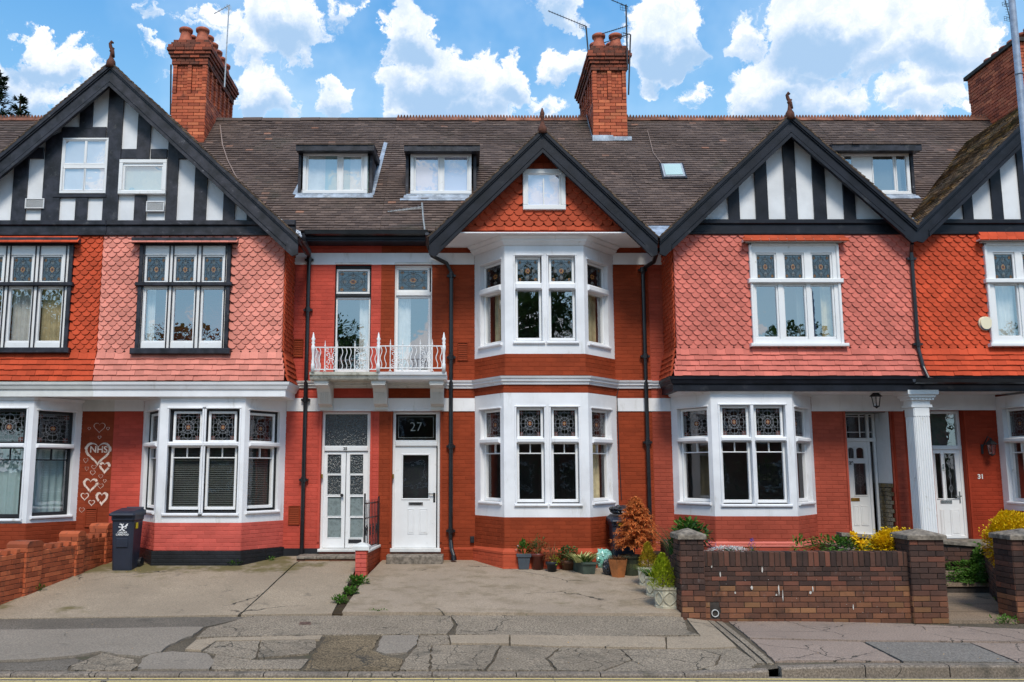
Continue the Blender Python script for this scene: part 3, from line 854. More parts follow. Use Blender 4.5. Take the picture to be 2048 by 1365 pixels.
# ---- house 25, wall between box and party line
X25 = X(577, 500, 0)
XB25 = X(567, 600, YG)                         # right corner of the tile-hung box
B25 = Bay(X(284, 900, 0), X(317, 900, YB), X(488, 900, YB), X(571, 900, 0))
z5t, z5o = Z(796, YB), Z(1046, YB)
house_wall(h25, XA, XB, ZG, ZE + .05, [d25, w25, (B25.wl + .02, B25.wr - .02, z5o, z5t)], M['b25'], single=150)
q = MB(FW); q.holed(XA, XB, zb0, zb1, [(B25.wl, B25.wr, zb0 - .1, zb1 + .1)], .02, .02); q.box(XB25 - .2, XB, 0, .02, zw0, zw1)
mk('white_band', q, M['white'], h25)
q = MB(); q.sweep([(XB25 - .1, 0), (X(893, 760), 0)], prof(zs0, zs1)); mk('string_course', q, M['offwhite'], h25)
bay_storey(h25, B25, z5o, z5t, [((352.5, 400.5, 828, 882), (346, 399, 896, 1015)), ((422.5, 469.5, 828, 882), (417, 469, 896, 1015))],
           (Z(882, YB), Z(829, YB)), (Z(1014, YB), Z(896, YB)), kind='r', pane='panelo', bars=True, outer='soot', tr=(Z(893, YB), Z(884, YB)), blind=True, sidemul=(.22, .84))
bay_bricks(h25, B25, M['b25p'], Z(1102, YB), z5o, 80)
B25p = Bay(B25.wl - .03, B25.fl - .02, B25.fr_ + .02, B25.wr + .03, YB - .05)
bay_bricks(h25, B25p, M['soot'], ZG, Z(1102, YB), 0)
q = MB(); q.sweep([(B25p.wr - .3, -.0), (B25p.wr, 0), (d25[0], 0)], [(-.05, ZG), (.02, ZG), (.02, Z(1098)), (-.05, Z(1094))]); mk('black_plinth', q, M['soot'], h25)
q = MB(); q.sweep(B25.path, [(0, z5t - .005), (.03, z5t - .005), (.06, z5t + .05), (0, z5t + .05)]); mk('bay_cornice', q, M['white'], h25)
# ---- house 23 ground floor
B23 = Bay(X(-260, 900, 0), X(-170, 900, YB), X(62, 900, YB), X(161, 900, 0))
house_wall(h23, XL, XA, ZG, ZE + .05, [(B23.wl + .02, B23.wr - .02, Z(1046, YB), Z(800, YB))], M['b23'], single=60)
q = MB(FW); q.box(B23.wr, XA, 0, .02, zb0, zb1); mk('white_band', q, M['offwhite'], h23)
z3t, z3o = Z(800, YB), Z(1047, YB)
lts = [((-12, 49, 824, 885), (-12, 45, 898, 1030)), ((-90, -30, 824, 885), (-90, -30, 898, 1030))]
bay_storey(h23, B23, z3o, z3t, lts, (Z(885, YB), Z(826, YB)), (Z(1028, YB), Z(898, YB)), kind='r', pane='pane', bars=True, outer=None, fm='soot', tr=(Z(896, YB), Z(887, YB)), curtains={0: [(-.1, .75, 'blindt')], 'R': [(-.1, 1.1, 'blindt')]}, sidemul=(.2, .86), Lon=False)
bay_bricks(h23, B23, M['b23'], ZG, z3o, 60)
q = MB(); q.sweep(B23.path, [(0, z3t - .005), (.03, z3t - .005), (.06, z3t + .05), (0, z3t + .05)]); mk('bay_cornice', q, M['white'], h23)

# ---- houses 29, 31 ground floor
X9L = X(1346, 500, YG)                         # left corner of the shared tile-hung box
B29 = Bay(X(1344, 900, 0), X(1425, 900, YB), X(1589, 900, YB), X(1627, 900, 0))
z9t, z9o = Z(787, YB), Z(1033, YB)
d29 = gl(FW, 1689, 1777, 815, 1075, 0); d29 = (X(1692, 850), X(1780, 850), ZG, zb0 + .0)
d31 = (X(1861, 850), X(1926, 850), ZG, zb0 + .02)
house_wall(h29, XC, XD, ZG, Z(790, 0), [d29, (B29.wl + .02, B29.wr - .02, z9o, z9t)], M['b29'], single=110)
house_wall(h29, XC, X9L + .1, Z(790, 0), ZE + .05, [], M['b29'], single=20)
q = MB(FW); q.box(XC, B29.wl, 0, .02, zb0, zb1); q.box(B29.wr, XD, 0, .02, zb0, zb1 + .12); q.box(XC, X9L, 0, .02, zw0, zw1); mk('white_band', q, M['white'], h29)
q = MB(); q.sweep([(XC, 0), (X9L + .1, 0)], prof(zs0, zs1)); mk('string_course', q, M['white'], h29)
bay_storey(h29, B29, z9o, z9t, [((1444.5, 1491.5, 817, 872), (1446, 1496, 885, 1001)), ((1511.5, 1559.5, 817, 872), (1513.5, 1566, 885, 1001))],
           (Z(872, YB), Z(819, YB)), (Z(1000, YB), Z(885, YB)), kind='r', pane='panelo', bars=True, tr=(Z(883, YB), Z(874, YB)), sidemul=(.2, .84))
bay_bricks(h29, B29, M['b29'], Z(1087, YB), z9o, 80)
B29p = Bay(B29.wl - .03, B29.fl - .02, B29.fr_ + .02, B29.wr + .03, YB - .05); bay_bricks(h29, B29p, M['b29'], ZG, Z(1087, YB), 20)
zq9 = Z(1087, YB); q = MB(); q.sweep([(XC, 0), (B29p.wl, 0), (B29p.fl, B29p.yf), (B29p.fr_, B29p.yf), (B29p.wr, 0), (d29[0] - .05, 0)], [(-.1, zq9 - .06), (.015, zq9 - .06), (.015, zq9 - .03), (-.05, zq9 + .035), (-.1, zq9 + .035)]); mk('plinth_moulding', q, M['t29'], h29)
q = MB(); q.sweep(B29.path, [(0, z9t - .005), (.03, z9t - .005), (.06, z9t + .04), (0, z9t + .04)]); mk('bay_cornice', q, M['white'], h29)
B31 = Bay(X(1998, 900, 0), X(2062, 900, YB), X(2300, 900, YB), X(2350, 900, 0))
house_wall(h31, XD, XR, ZG, Z(785, 0), [d31, (B31.wl + .02, B31.wr - .02, z9o, z9t)], M['b31'], single=60)
bay_storey(h31, B31, Z(1024, YB), z9t, [((2080, 2130, 817, 872), (2080, 2130, 885, 1001))], (Z(872, YB), Z(819, YB)), (Z(1000, YB), Z(885, YB)), kind='r', pane='pane', bars=True, tr=(Z(883, YB), Z(874, YB)), curtains={'L': [(.1, 1.1, 'curtain')]}, sidemul=(.2, .8))
bay_bricks(h31, B31, M['b31'], ZG, Z(1024, YB), 10)
q = MB(FW); q.box(XD, B31.wl, 0, .02, zb0 + .02, zb1 + .12); mk('white_band', q, M['white'], h31)

# ============ tile-hung upper boxes
zfl = {}


def box_front(h, u0, u1, ztop, zsc, zbot, m, holes, YF=YG, single=300, plain_single=60, rows_seed=0, ex0=0, ex1=0):
    f = front(YF)
    q = MB(f); q.holed(u0, u1, zbot - .02, ztop, holes, 0, .12); mk('tile_backing', q, m, h)
    hh = holes
    hung_tiles(f, h, m, u0, u1, zsc, ztop, hh, single=single)
    hung_tiles(f, h, m, u0, u1, zbot, zsc, hh, single=plain_single, plain=True, gauge=.105, lean=.18, ex0=ex0, ex1=ex1)


z5sc, z5b, z5tp = Z(708, YG), Z(762, YG - .1), Z(470, YG)
XP = X(208, 480, YG)                           # where pink meets red
g25 = gl(front(YG), 272, 459, 478, 700, 0); g23 = gl(front(YG), -75, 140, 478, 700, 0)
hole25 = (X(277, 600, YG), X(461, 600, YG), Z(700, YG), Z(486, YG)); hole23 = (X(-70, 600, YG), X(144, 600, YG), Z(700, YG), Z(486, YG))
box_front(h25, XP, XB25, z5tp, z5sc, z5b, M['t25'], [hole25], ex1=1)
box_front(h23, XL, XP, z5tp, z5sc, z5b, M['t23'], [hole23])
fR = Fr(XB25, YG, XB25, 0.0)
q = MB(fR); q.add([(0, 0, z5b), (.86, 0, z5b), (.86, 0, z5tp + .2), (0, 0, z5tp + .2)], [(0, 1, 2, 3)]); mk('tile_backing', q, M['t27'], h25)  # return in a darker russet than the front: side shade put into the colour
hung_tiles(fR, h25, M['t27'], 0, .86, z5sc, z5tp, single=0); hung_tiles(fR, h25, M['t27'], 0, .86, z5b, z5sc, plain=True, gauge=.105, lean=.18, ex0=1)
# fascia and soffit under the boxes of 23 and 25
zf1, zf0 = Z(763, YG - .12), Z(793, YG - .12)
fp = lambda a, b, c: [(0, a), (.10, a), (.10, a + (b - a) * .42), (.13, a + (b - a) * .5), (.15, a + (b - a) * .7), (.17, a + (b - a) * .78), (.18, b - .01), (0, b)]
q = MB(); q.sweep([(XL, YG + .03), (XP, YG + .03)], fp(zf0, zf1, 0)); mk('fascia', q, M['offwhite'], h23)
q = MB(); q.sweep([(XP, YG + .03), (XB25 + .0, YG + .03), (XB25 + .0, 0)], fp(zf0, zf1, 0)); mk('fascia', q, M['white'], h25)
q = MB(); q.slab([(XP, YG), (XB25, YG), (XB25, 0), (XP, 0)], zf0 + .005, zf0 + .05); mk('soffit', q, M['offwhite'], h25)
q = MB(); q.slab([(XL, YG), (XP, YG), (XP, 0), (XL, 0)], zf0 + .005, zf0 + .05); mk('soffit', q, M['offwhite'], h23)
# houses 29 and 31
X31 = X(1826, 550, YG); z9sc, z9b, z9tp = Z(700, YG), Z(752, YG - .1), Z(468, YG)
hole29 = (X(1500, 600, YG), X(1680, 600, YG), Z(690, YG), Z(488, YG)); hole31 = (X(1972, 600, YG), X(2200, 600, YG), Z(690, YG), Z(488, YG))
box_front(h29, X9L, X31, z9tp, z9sc, z9b, M['t29'], [hole29], ex0=1)
box_front(h31, X31, XR, z9tp, z9sc, z9b, M['t31'], [hole31])
fL = Fr(X9L, 0, X9L, YG)
q = MB(fL); q.add([(0, 0, z9b), (.86, 0, z9b), (.86, 0, z9tp + .2), (0, 0, z9tp + .2)], [(0, 1, 2, 3)]); mk('tile_backing', q, M['t27'], h29)  # left return also coloured darker, its shade carried by the tile colour
hung_tiles(fL, h29, M['t27'], 0, .86, z9sc, z9tp); hung_tiles(fL, h29, M['t27'], 0, .86, z9b, z9sc, plain=True, gauge=.105, lean=.18, ex1=1)
zk1, zk0 = Z(752, YG - .12), Z(782, YG - .12)
q = MB(); q.sweep([(X9L, 0), (X9L, YG + .03), (X31, YG + .03)], fp(zk0, zk1, 0)); mk('fascia', q, M['black'], h29)
q = MB(); q.sweep([(X31, YG + .03), (XR, YG + .03)], fp(zk0, zk1, 0)); mk('fascia', q, M['black'], h31)
q = MB(); q.slab([(X9L, YG), (X31, YG), (X31, 0), (X9L, 0)], zk0 + .005, zk0 + .05); mk('soffit', q, M['white'], h29)
q = MB(); q.slab([(X31, YG), (XR, YG), (XR, 0), (X31, 0)], zk0 + .005, zk0 + .05); mk('soffit', q, M['white'], h31)


# ---- three-light oriel windows on the boxes
def triple(h, f, hole, ups, los, fm, surround, hood, zt0, zt1, zcor, zsill, curtains=None, thick=.05, pane='panehi', split=False):
    if split: thick = .075
    q = MB(f); a, b, c, d = hole; w1 = .09
    q.chamf(a, a + thick, -.1, w1, c, d, .01); q.chamf(b - thick, b, -.1, w1, c, d, .01); q.chamf(a, b, -.1, w1, d - thick, d, .01)
    gs = [gl(f, *u, w=-.0) for u in ups]; gs2 = [gl(f, *u, w=-.0) for u in los]
    # field between the lights
    holes = []
    e = .035
    for g, g2 in zip(gs, gs2): holes += [grow(g, e), grow(g2, e)]
    q2 = MB(f); q2.holed(a + thick, b - thick, c, d - thick, holes, .055, .1)
    sur = mk('window_surround', q2, M[surround if not split else 'white2'], h)
    mk('window_frame', q, M[surround], sur)
    if split:
        q = MB(f)
        for g, g2 in zip(gs, gs2):
            for x in (min(g[0], g2[0]) - .055, max(g[1], g2[1]) + .035): q.chamf(x, x + .022, .05, .075, c, d - thick, .004)
        mk('window_mullion', q, M[surround], sur)
    q = MB(f); q.chamf(a - .04, b + .04, .0, .13, zt0, zt1, .012); q.chamf(a - .06, b + .06, .0, .16, zsill[0], zsill[1], .012); mk('transom', q, M[surround], sur)
    for i, (g, g2) in enumerate(zip(gs, gs2)): light(f, h, g, g2, w=.0, kind='s', fw=.035, pane=pane, curtain=(curtains or {}).get(i), dark=False)
    # cornice and tiled hood
    q = MB(f); cz = hole[3]
    for (w, z0, z1) in ((.10, cz, cz + .03), (.14, cz + .03, cz + .055), (.20, cz + .055, zcor)): q.chamf(a - w * .6, b + w * .6, 0, w, z0, z1, .01)
    mk('window_cornice', q, M[surround], sur)
    q = MB(f); z0, z1 = hood; n = 2
    for r in range(n):
        za = z0 + (z1 - z0) * r / n; k = int((b - a) / .165) + 2; wd = (b - a + .3 - r * .1) / k
        for i in range(k):
            u = a - .15 + r * .05 + i * wd; q.cur = R.random() * .9 + .05
            wq = .24 - r * .055; q.add([(u, wq + R.uniform(0, .006), za), (u + wd - .004, wq, za), (u + wd - .004, wq - .07, za + (z1 - z0) / n * 1.25), (u, wq - .07, za + (z1 - z0) / n * 1.25), (u, wq - .02, za - .014), (u + wd - .004, wq - .02, za - .014)], [(0, 1, 2, 3), (4, 5, 1, 0)])
    q.cur = .3
    q.box(a - .1, b + .1, 0, .13, z0, z1 - .01)
    mk('window_hood', q, hood_m[h], sur)


hood_m = {h25: M['t25'], h23: M['t23'], h29: M['t27'], h31: M['t31']}
c4 = lambda x0, x1, y0, y1: (x0 / 1.95, x1 / 1.95, 450 + y0 / 1.95, 450 + y1 / 1.95)
triple(h25, front(YG), hole25, [c4(575, 645, 127, 223), c4(688, 757, 127, 223), c4(798, 868, 127, 223)], [c4(568, 646, 252, 455), c4(680, 755, 252, 455), c4(791, 866, 252, 455)],
       'white2', 'oldblack', None and 0 or (Z(478, YG), Z(476, YG)) and (Z(485, YG - .2), Z(475.5, YG - .2)), Z(574.5, YG), Z(567, YG), Z(485, YG - .2), (Z(709, YG - .1), Z(697, YG - .1)), split=True,
       curtains={0: [(-.1, .3, 'curtain')]})
triple(h23, front(YG), hole23, [c4(53, 125, 127, 223), c4(168, 240, 127, 223), c4(-62, 10, 127, 223)], [c4(40, 120, 252, 455), c4(155, 240, 252, 455), c4(-75, 5, 252, 455)],
       'white2', 'oldblack', (Z(485, YG - .2), Z(472, YG - .2)), Z(574.5, YG), Z(567, YG), Z(485, YG - .2), (Z(707, YG - .1), Z(696, YG - .1)), split=True, curtains={0: [(-.1, 1.1, 'curtain')], 1: [(-.1, 1.1, 'cream')]})
c9 = lambda x0, x1, y0, y1: (1280 + x0 / 2.625, 1280 + x1 / 2.625, 180 + y0 / 2.625, 180 + y1 / 2.625)
triple(h29, front(YG), hole29, [c9(612, 703, 868, 993), c9(758, 848, 868, 993), c9(903, 995, 868, 993)], [c9(614, 716, 1032, 1300), c9(760, 864, 1032, 1300), c9(905, 1010, 1032, 1300)],
       'white2', 'white2', (Z(482, YG - .2), Z(470, YG - .2)), Z(568.5, YG), Z(560, YG), Z(482, YG - .2), (Z(694, YG - .1), Z(687, YG - .1)), curtains={1: [(.75, 1.1, 'blindd')], 2: [(.6, 1.1, 'cream')]})
triple(h31, front(YG), hole31, [(1988, 2024, 510, 560), (2045, 2080, 510, 560)], [(1992, 2035, 572, 673), (2050, 2090, 572, 673)],
       'white2', 'white2', (Z(480, YG - .2), Z(464, YG - .2)), Z(568.5, YG), Z(560, YG), Z(480, YG - .2), (Z(694, YG - .1), Z(687, YG - .1)), curtains={0: [(-.1, 1.1, 'curtain')]})

# ============ gables
YV = -1.15                                      # plane of the bargeboards
# 23 / 25 share one
A = (-6.727, 9.86); f5 = (-3.08, 6.47); f3 = (-10.38, 6.47)
zbm0, zbm1 = Z(470, YG), Z(443, YG)


def plaster(h, pts, Y=YG - .0):
    q = MB(front(Y)); q.prism(pts, -.08, 0); mk('gable_plaster', q, M['render'], h)


plaster(h25, [(A[0], zbm0), (f5[0] - .05, zbm0), (f5[0] - .05, zbm0 + .02), (A[0], A[1] - .1)])
plaster(h23, [(A[0], zbm0), (A[0], A[1] - .1), (f3[0] + .05, zbm0 + .02), (f3[0] + .05, zbm0)])
barge(h25, A, None, f5, .43, YV, m='peeled'); barge(h23, A, f3, None, .43, YV, m='oldblack')
soffit_and_gable_roof(h25, A, f5, f5, YV, ZM, sides=()) if False else None


def half_roof(h, A, F, sgn, tiles, mt='roof'):
    soffit_and_gable_roof_side(h, A, F, sgn, tiles, mt)


def soffit_and_gable_roof_side(h, A, F, sgn, tiles, mt):
    if sgn < 0: soffit_and_gable_roof_(h, A, F, None, tiles, mt)
    else: soffit_and_gable_roof_(h, A, None, F, tiles, mt)


def soffit_and_gable_roof_(h, A, Fl, Fr_, tiles, mt):
    # wrapper that skips a missing side
    for sgn, Fo in ((-1, Fl), (1, Fr_)):
        if Fo is None: continue
        big = (Fo[0], Fo[1])
        _one_side(h, A, big, sgn, tiles, mt)


def _one_side(house, A, Fo, sgn, tiles, mt, Y=YV, zmain=ZM):
    ax, az = A; fx, fz = Fo; L = math.hypot(fx - ax, az - fz); c_, s_ = abs(fx - ax) / L, (az - fz) / L
    s = Vector((-sgn * c_, 0, s_)); n = Vector((sgn * s_, 0, c_)); o = Vector((fx, 0, fz)) + n * .03
    back = lambda d: (fz + s.z * d) - zmain + .15
    q = MB(); e0 = n * .02; e1 = n * -.03
    p = [Vector((fx, Y + .0, fz)), Vector((fx, back(0), fz)), Vector((ax, back(L), az)), Vector((ax, Y + .0, az))]
    q.add([tuple(v + e0) for v in p] + [tuple(v + e1) for v in p], [(0, 1, 2, 3), (4, 5, 6, 7), (0, 4, 5, 1), (0, 3, 7, 4), (1, 2, 6, 5), (2, 3, 7, 6)], True)
    mk('roof_slope', q, M['oldblack'], house)
    q = MB(); slope_tiles(q, o, (0, 1, 0), s, n, L, (lambda d: (Y - .05, back(d))) if tiles else (lambda d: (Y - .05, Y + .7))); mk('roof_tiling', q, M[mt], house, kind='stuff')
    q = MB()
    for i in range(int(L / .1)):
        pt = Vector((fx, Y - .055, fz)) + s * (i * .1) + n * (.045 + R.uniform(0, .012)); q.cur = R.random() * .9 + .05
        e = [pt, pt + s * .14 - n * .018, pt + s * .14 - n * .034, pt - n * .020]; b = [v + Vector((0, .25, 0)) for v in e]
        q.add([tuple(x) for x in e + b], [(0, 1, 2, 3), (0, 4, 5, 1), (0, 3, 7, 4)], True)
    mk('verge_tiling', q, M['verge'], house, kind='stuff')


_one_side(h25, A, f5, 1, True, 'roof'); _one_side(h23, A, f3, -1, False, 'roof')
finial(h25, A[0], A[1] + .06, YV, kind='scroll')
# half timbering of the shared gable; px extents on the plaster plane
c1 = lambda x, y: (x / 2.73, y / 2.73)


def timber(h, x0, x1, y0, y1, m='oldblack', w=.045, Y=YG, clip=None):
    xm = (x0 + x1) / 2; ym = (y0 + y1) / 2
    u0, u1, z0, z1 = X(x0, ym, Y - w), X(x1, ym, Y - w), P(xm, y1, Y - w).z, P(xm, y0, Y - w).z
    q = MB(front(Y))
    if clip:                                     # cut the head to the slope of the roof
        ax, az, sl = clip; za = min(z1, az - sl * abs(u0 - ax)); zb = min(z1, az - sl * abs(u1 - ax))
        q.prism([(u0, z0), (u1, z0), (u1, zb), (u0, za)], 0, w)
    else: q.chamf(u0, u1, 0, w, z0, z1, .008)
    mk('timber', q, M[m], h)


cl5 = (A[0], A[1] - .2, .93)
for (x0, x1, y0, y1, m, h) in [(26, 54, 290, 441, 'oldblack', h23), (87, 122, 262, 441, 'oldblack', h23), (212, 242, 150, 441, 'oldblack', h25), (150, 174, 396, 441, 'oldblack', h23),
                               (161, 186, 170, 257, 'oldblack', h23), (275, 301, 200, 325, 'peeled', h25), (334, 356, 250, 441, 'peeled', h25), (268, 292, 391, 441, 'peeled', h25),
                               (389, 414, 300, 441, 'peeled', h25), (447, 470, 340, 441, 'peeled', h25), (494, 512, 385, 441, 'peeled', h25)]:
    timber(h, x0, x1, y0, y1, m, .045, clip=cl5)
for (x0, x1, y0, y1, h) in [(122, 212, 254, 276, h23), (242, 275, 298, 317, h25), (301, 334, 298, 317, h25), (356, 378, 300, 318, h25), (54, 87, 295, 317, h23), (105, 212, 388.5, 395, h23)]:
    timber(h, x0, x1, y0, y1, 'oldblack', .06 if y0 > 380 else .04)
q = MB(front(YG)); q.chamf(A[0], f5[0] - .1, 0, .05, zbm0, zbm1 - .10, .01); q.chamf(A[0], f5[0] - .1, 0, .09, zbm1 - .10, zbm1, .015); q.chamf(A[0], f5[0] - .2, 0, .08, zbm0 - .03, zbm0 + .02, .01); mk('tie_beam', q, M['peeled'], h25)
q = MB(front(YG)); q.chamf(f3[0] + .1, A[0], 0, .05, zbm0, zbm1 - .10, .01); q.chamf(f3[0] + .1, A[0], 0, .09, zbm1 - .10, zbm1, .015); q.chamf(f3[0] + .1, A[0], 0, .08, zbm0 - .03, zbm0 + .02, .01); mk('tie_beam', q, M['oldblack'], h23)


def attic_window(h, f, x0, x1, y0, y1, panes, w=.04, fm='white2', sheet='blindw', fr_=.05, bars=(), pane='panehi', name='attic_window', sheets=None):
    o = gl(f, x0, x1, y0, y1, w); q = MB(f); frame4(q, *o, fr_, w - .06, w + .03)
    gg = [gl(f, *p, w=w) for p in panes]
    for g in gg: frame4(q, g[0] - .03, g[1] + .03, g[2] - .03, g[3] + .03, .03, w - .03, w + .015)
    q2 = [(g[0] - .02, g[1] + .02, g[2] - .02, g[3] + .02) for g in gg]
    q.holed(o[0], o[1], o[2], o[3], q2, w - .005, .01)
    for b in bars: g = gl(f, *b, w=w); q.chamf(g[0], g[1], w - .01, w + .012, g[2], g[3], .004)
    win = mk(name, q, M[fm], h)
    for i, g in enumerate(gg):
        q = MB(f); q.add([(g[0], w, g[2]), (g[1], w, g[2]), (g[1], w, g[3]), (g[0], w, g[3])], [(0, 1, 2, 3)]); mk('pane', q, M[pane], win)
    sh = sheets or [(o[0], o[1], sheet, 0)]
    for s_ in sh:
        if s_[3]: q = MB(f); a, b = X(s_[0], 350, f.o[1]), X(s_[1], 350, f.o[1]); wavy(q, a, b, w - .035, o[2], o[3], .007, 10); mk('curtain', q, M[s_[2]], win, smooth=True)
        else: q = MB(f); a, b = s_[0], s_[1]; q.box(a, b, w - .055, w - .05, o[2] + .01, o[3] - .01); mk('blind', q, M[s_[2]], win)
    return win


attic_window(h23, front(YG), 123, 215, 277, 388, [(131, 169, 283, 327), (174, 210, 283, 327), (129, 167, 338, 380), (171, 208, 338, 380)], bars=[(124, 214, 328, 336)], sheet='blindw', fr_=.04, w=.03)
attic_window(h25, front(YG), 238, 333, 320, 389, [(250, 323, 334, 381)], sheet='blindt', fr_=.07, w=.07)
vent(front(YG), h23, 51, 89, 398, 418, 'white2', .05); vent(front(YG), h25, 293, 329, 404, 424, 'white2', .05)

# 27's gable
A7 = (1.455, 8.55); l7 = (-.66, 6.46); r7 = (3.545, 6.46)
zg0 = Z(471.5, YG)
inside7 = lambda u, z: z < A7[1] - .22 - abs(u - A7[0]) * 1.0
q = MB(front(YG)); q.prism([(l7[0] + .3, zg0), (r7[0] - .3, zg0), (A7[0], A7[1] - .15)], -.1, 0); mk('gable_wall', q, M['b27'], h27)
g7 = (X(1045.7, 380, YG), X(1131, 380, YG), Z(420, YG), Z(339, YG))
hung_tiles(front(YG), h27, M['t27'], l7[0] + .3, r7[0] - .3, zg0 + .17, Z(335, YG), [g7], single=150, inside=inside7, wd=.185, gauge=.105)
hung_tiles(front(YG), h27, M['t27'], l7[0] + .35, r7[0] - .35, zg0, zg0 + .17, [], single=40, inside=lambda u, z: z < A7[1] - .2 - abs(u - A7[0]), plain=True, gauge=.085)
attic_window(h27, front(YG), 1045.7, 1131, 339, 420, [(1056.5, 1118, 350.5, 411.5)], sheet='blindw', fr_=.09, w=.06, bars=[(1086, 1088.5, 358, 411)])
barge(h27, A7, l7, r7, .43, YV)
_one_side(h27, A7, l7, -1, True, 'roof'); _one_side(h27, A7, r7, 1, True, 'roof')
finial(h27, A7[0], A7[1] + .06, YV, kind='spike')
q = MB(); q.slab([(l7[0] + .1, YV + .04), (r7[0] - .1, YV + .04), (r7[0] - .1, -.0), (l7[0] + .1, -.0)], zg0 - .02, zg0 + .0); mk('soffit', q, M['white'], h27)
# 29's gable and 31's gable
A9 = (6.12, 8.83); l9 = (3.59, 6.45); r9 = (8.345, 6.70)
z9m0, z9m1 = Z(467.6, YG), Z(441, YG)
plaster(h29, [(l9[0] + .25, z9m0), (r9[0] + .0, z9m0), (A9[0], A9[1] - .1)])
barge(h29, A9, l9, (8.345, 6.70), .40, YV, foot=.27)
_one_side(h29, A9, l9, -1, True, 'roof'); _one_side(h29, A9, r9, 1, True, 'roof')
finial(h29, A9[0], A9[1] + .06, YV, kind='scroll')
for (x0, x1) in [(1454, 1476), (1508.6, 1533), (1567.6, 1591), (1624.5, 1649), (1684, 1706.5)]: timber(h29, x0, x1, 240, 439, 'black', .045, clip=(A9[0], A9[1] - .2, .955))
q = MB(front(YG)); q.chamf(l9[0] + .3, r9[0], 0, .05, z9m0, z9m1 - .09, .01); q.chamf(l9[0] + .4, r9[0], 0, .09, z9m1 - .09, z9m1, .015); q.chamf(l9[0] + .3, r9[0], 0, .07, z9m0 - .03, z9m0 + .02, .01); mk('tie_beam', q, M['black'], h29)
A31 = (8.345 + 3.25, 6.70 + 3.25 * .93); r31 = (A31[0] + 3.4, 6.5)
barge(h31, A31, (8.345, 6.70), None, .40, YV, foot=.27)
plaster(h31, [(8.4, z9m0), (XR, z9m0), (XR, A31[1] - .9), (A31[0], A31[1] - .1)])
_one_side(h31, A31, (8.345, 6.70), -1, True, 'roofm')
for (x0, x1) in [(1919, 1938), (1977, 1998), (2034, 2057), (2095, 2118)]: timber(h31, x0, x1, 200, 439, 'black', .045, clip=(A31[0], A31[1] - .2, .93))
q = MB(front(YG)); q.chamf(8.4, XR, 0, .05, z9m0, z9m1 - .09, .01); q.chamf(8.4, XR, 0, .09, z9m1 - .09, z9m1, .015); q.chamf(8.4, XR, 0, .07, z9m0 - .03, z9m0 + .02, .01); mk('tie_beam', q, M['black'], h31)

# ============ main roofs
dn = Vector((0, -1, 1)).normalized()
for h, a, b in HS:
    a_, b_ = (a if h is not h23 else XL - 1), (b if h is not h31 else XR + 2)
    ye = -.42; L = (YR - ye) * sqrt(2); q = MB()
    q.add([(a_, ye, ye + ZM), (b_, ye, ye + ZM), (b_, YR, ZR), (a_, YR, ZR), (a_, 2 * YR - ye, ye + ZM), (b_, 2 * YR - ye, ye + ZM)], [(0, 1, 2, 3), (3, 2, 5, 4)], True)
    mk('roof_slope', q, M['roof'], h)
    q = MB(); slope_tiles(q, (0, ye, ye + ZM), (1, 0, 0), (0, sqrt(.5), sqrt(.5)), dn, L, lambda d: (a_, b_)); mk('roof_tiling', q, M['roof'], h, kind='stuff')
    q = MB(); q.fr = FW; q.box(a, b, -.02, -.14, ZE - .3, ZE + .2); mk('wall_head', q, M['room'], h)


def ridge_mesh(q, L, crest):
    n = 9; prof = [(-.13, -.10), (-.05, .0), (0, .02), (.05, .0), (.13, -.10)]
    vs = [(x, y, z) for x in (0, L - .006) for y, z in prof]; q.add(vs, [(i, i + 1, i + 6, i + 5) for i in range(4)] + [(0, 1, 2, 3, 4), (9, 8, 7, 6, 5)])
    if crest:
        k = 6; s_ = L / k
        for i in range(k):
            x = i * s_; pts = [(x + .004, .0), (x + s_ * .25, .045), (x + s_ * .5, .07), (x + s_ * .75, .045), (x + s_ - .004, .0)]
            q.add([(px_, -.012, z + .02) for px_, z in pts] + [(px_, .012, z + .02) for px_, z in pts], [(0, 1, 2, 3, 4), (9, 8, 7, 6, 5)] + [(j, j + 1, j + 6, j + 5) for j in range(4)])


for h, a, b in HS:
    x = a if h is not h23 else XL - .5; e = b if h is not h31 else XR + 1
    crest = h is not h25
    n = round((e - x) / .45); L = (e - x) / n
    for i in range(n):
        me = unit('ridge_tile', M['ridge'] if crest else M['roof'], lambda q: ridge_mesh(q, L, crest), (round(L, 3), crest))
        link('ridge_tile', me, h, (x + i * L, YR, ZR + .03 + R.uniform(-.006, .006)), rot=(0, R.uniform(-.012, .012), 0))

# eaves gutters
def gutter(h, x0, x1, y, z, m='pipe'):
    q = MB(FW); q.sweep([(x0, y), (x1, y)], [(-.06, z), (-.05, z - .07), (0, z - .09), (.055, z - .07), (.065, z), (.075, z + .008), (.06, z + .01), (.045, z - .05), (0, z - .07), (-.045, z - .05)])
    mk('gutter', q, M[m], h)


gutter(h25, f5[0] + .0, XB, -.46, ZE - .02); gutter(h27, XB, l7[0] - .05, -.46, ZE - .02)
q = MB(FW); q.box(XB25, l7[0], 0, .38, ZE - .20, ZE - .06); q.box(XB25, l7[0], .34, .40, ZE - .17, ZE - .04); mk('eaves_board', q, M['black'], h27)
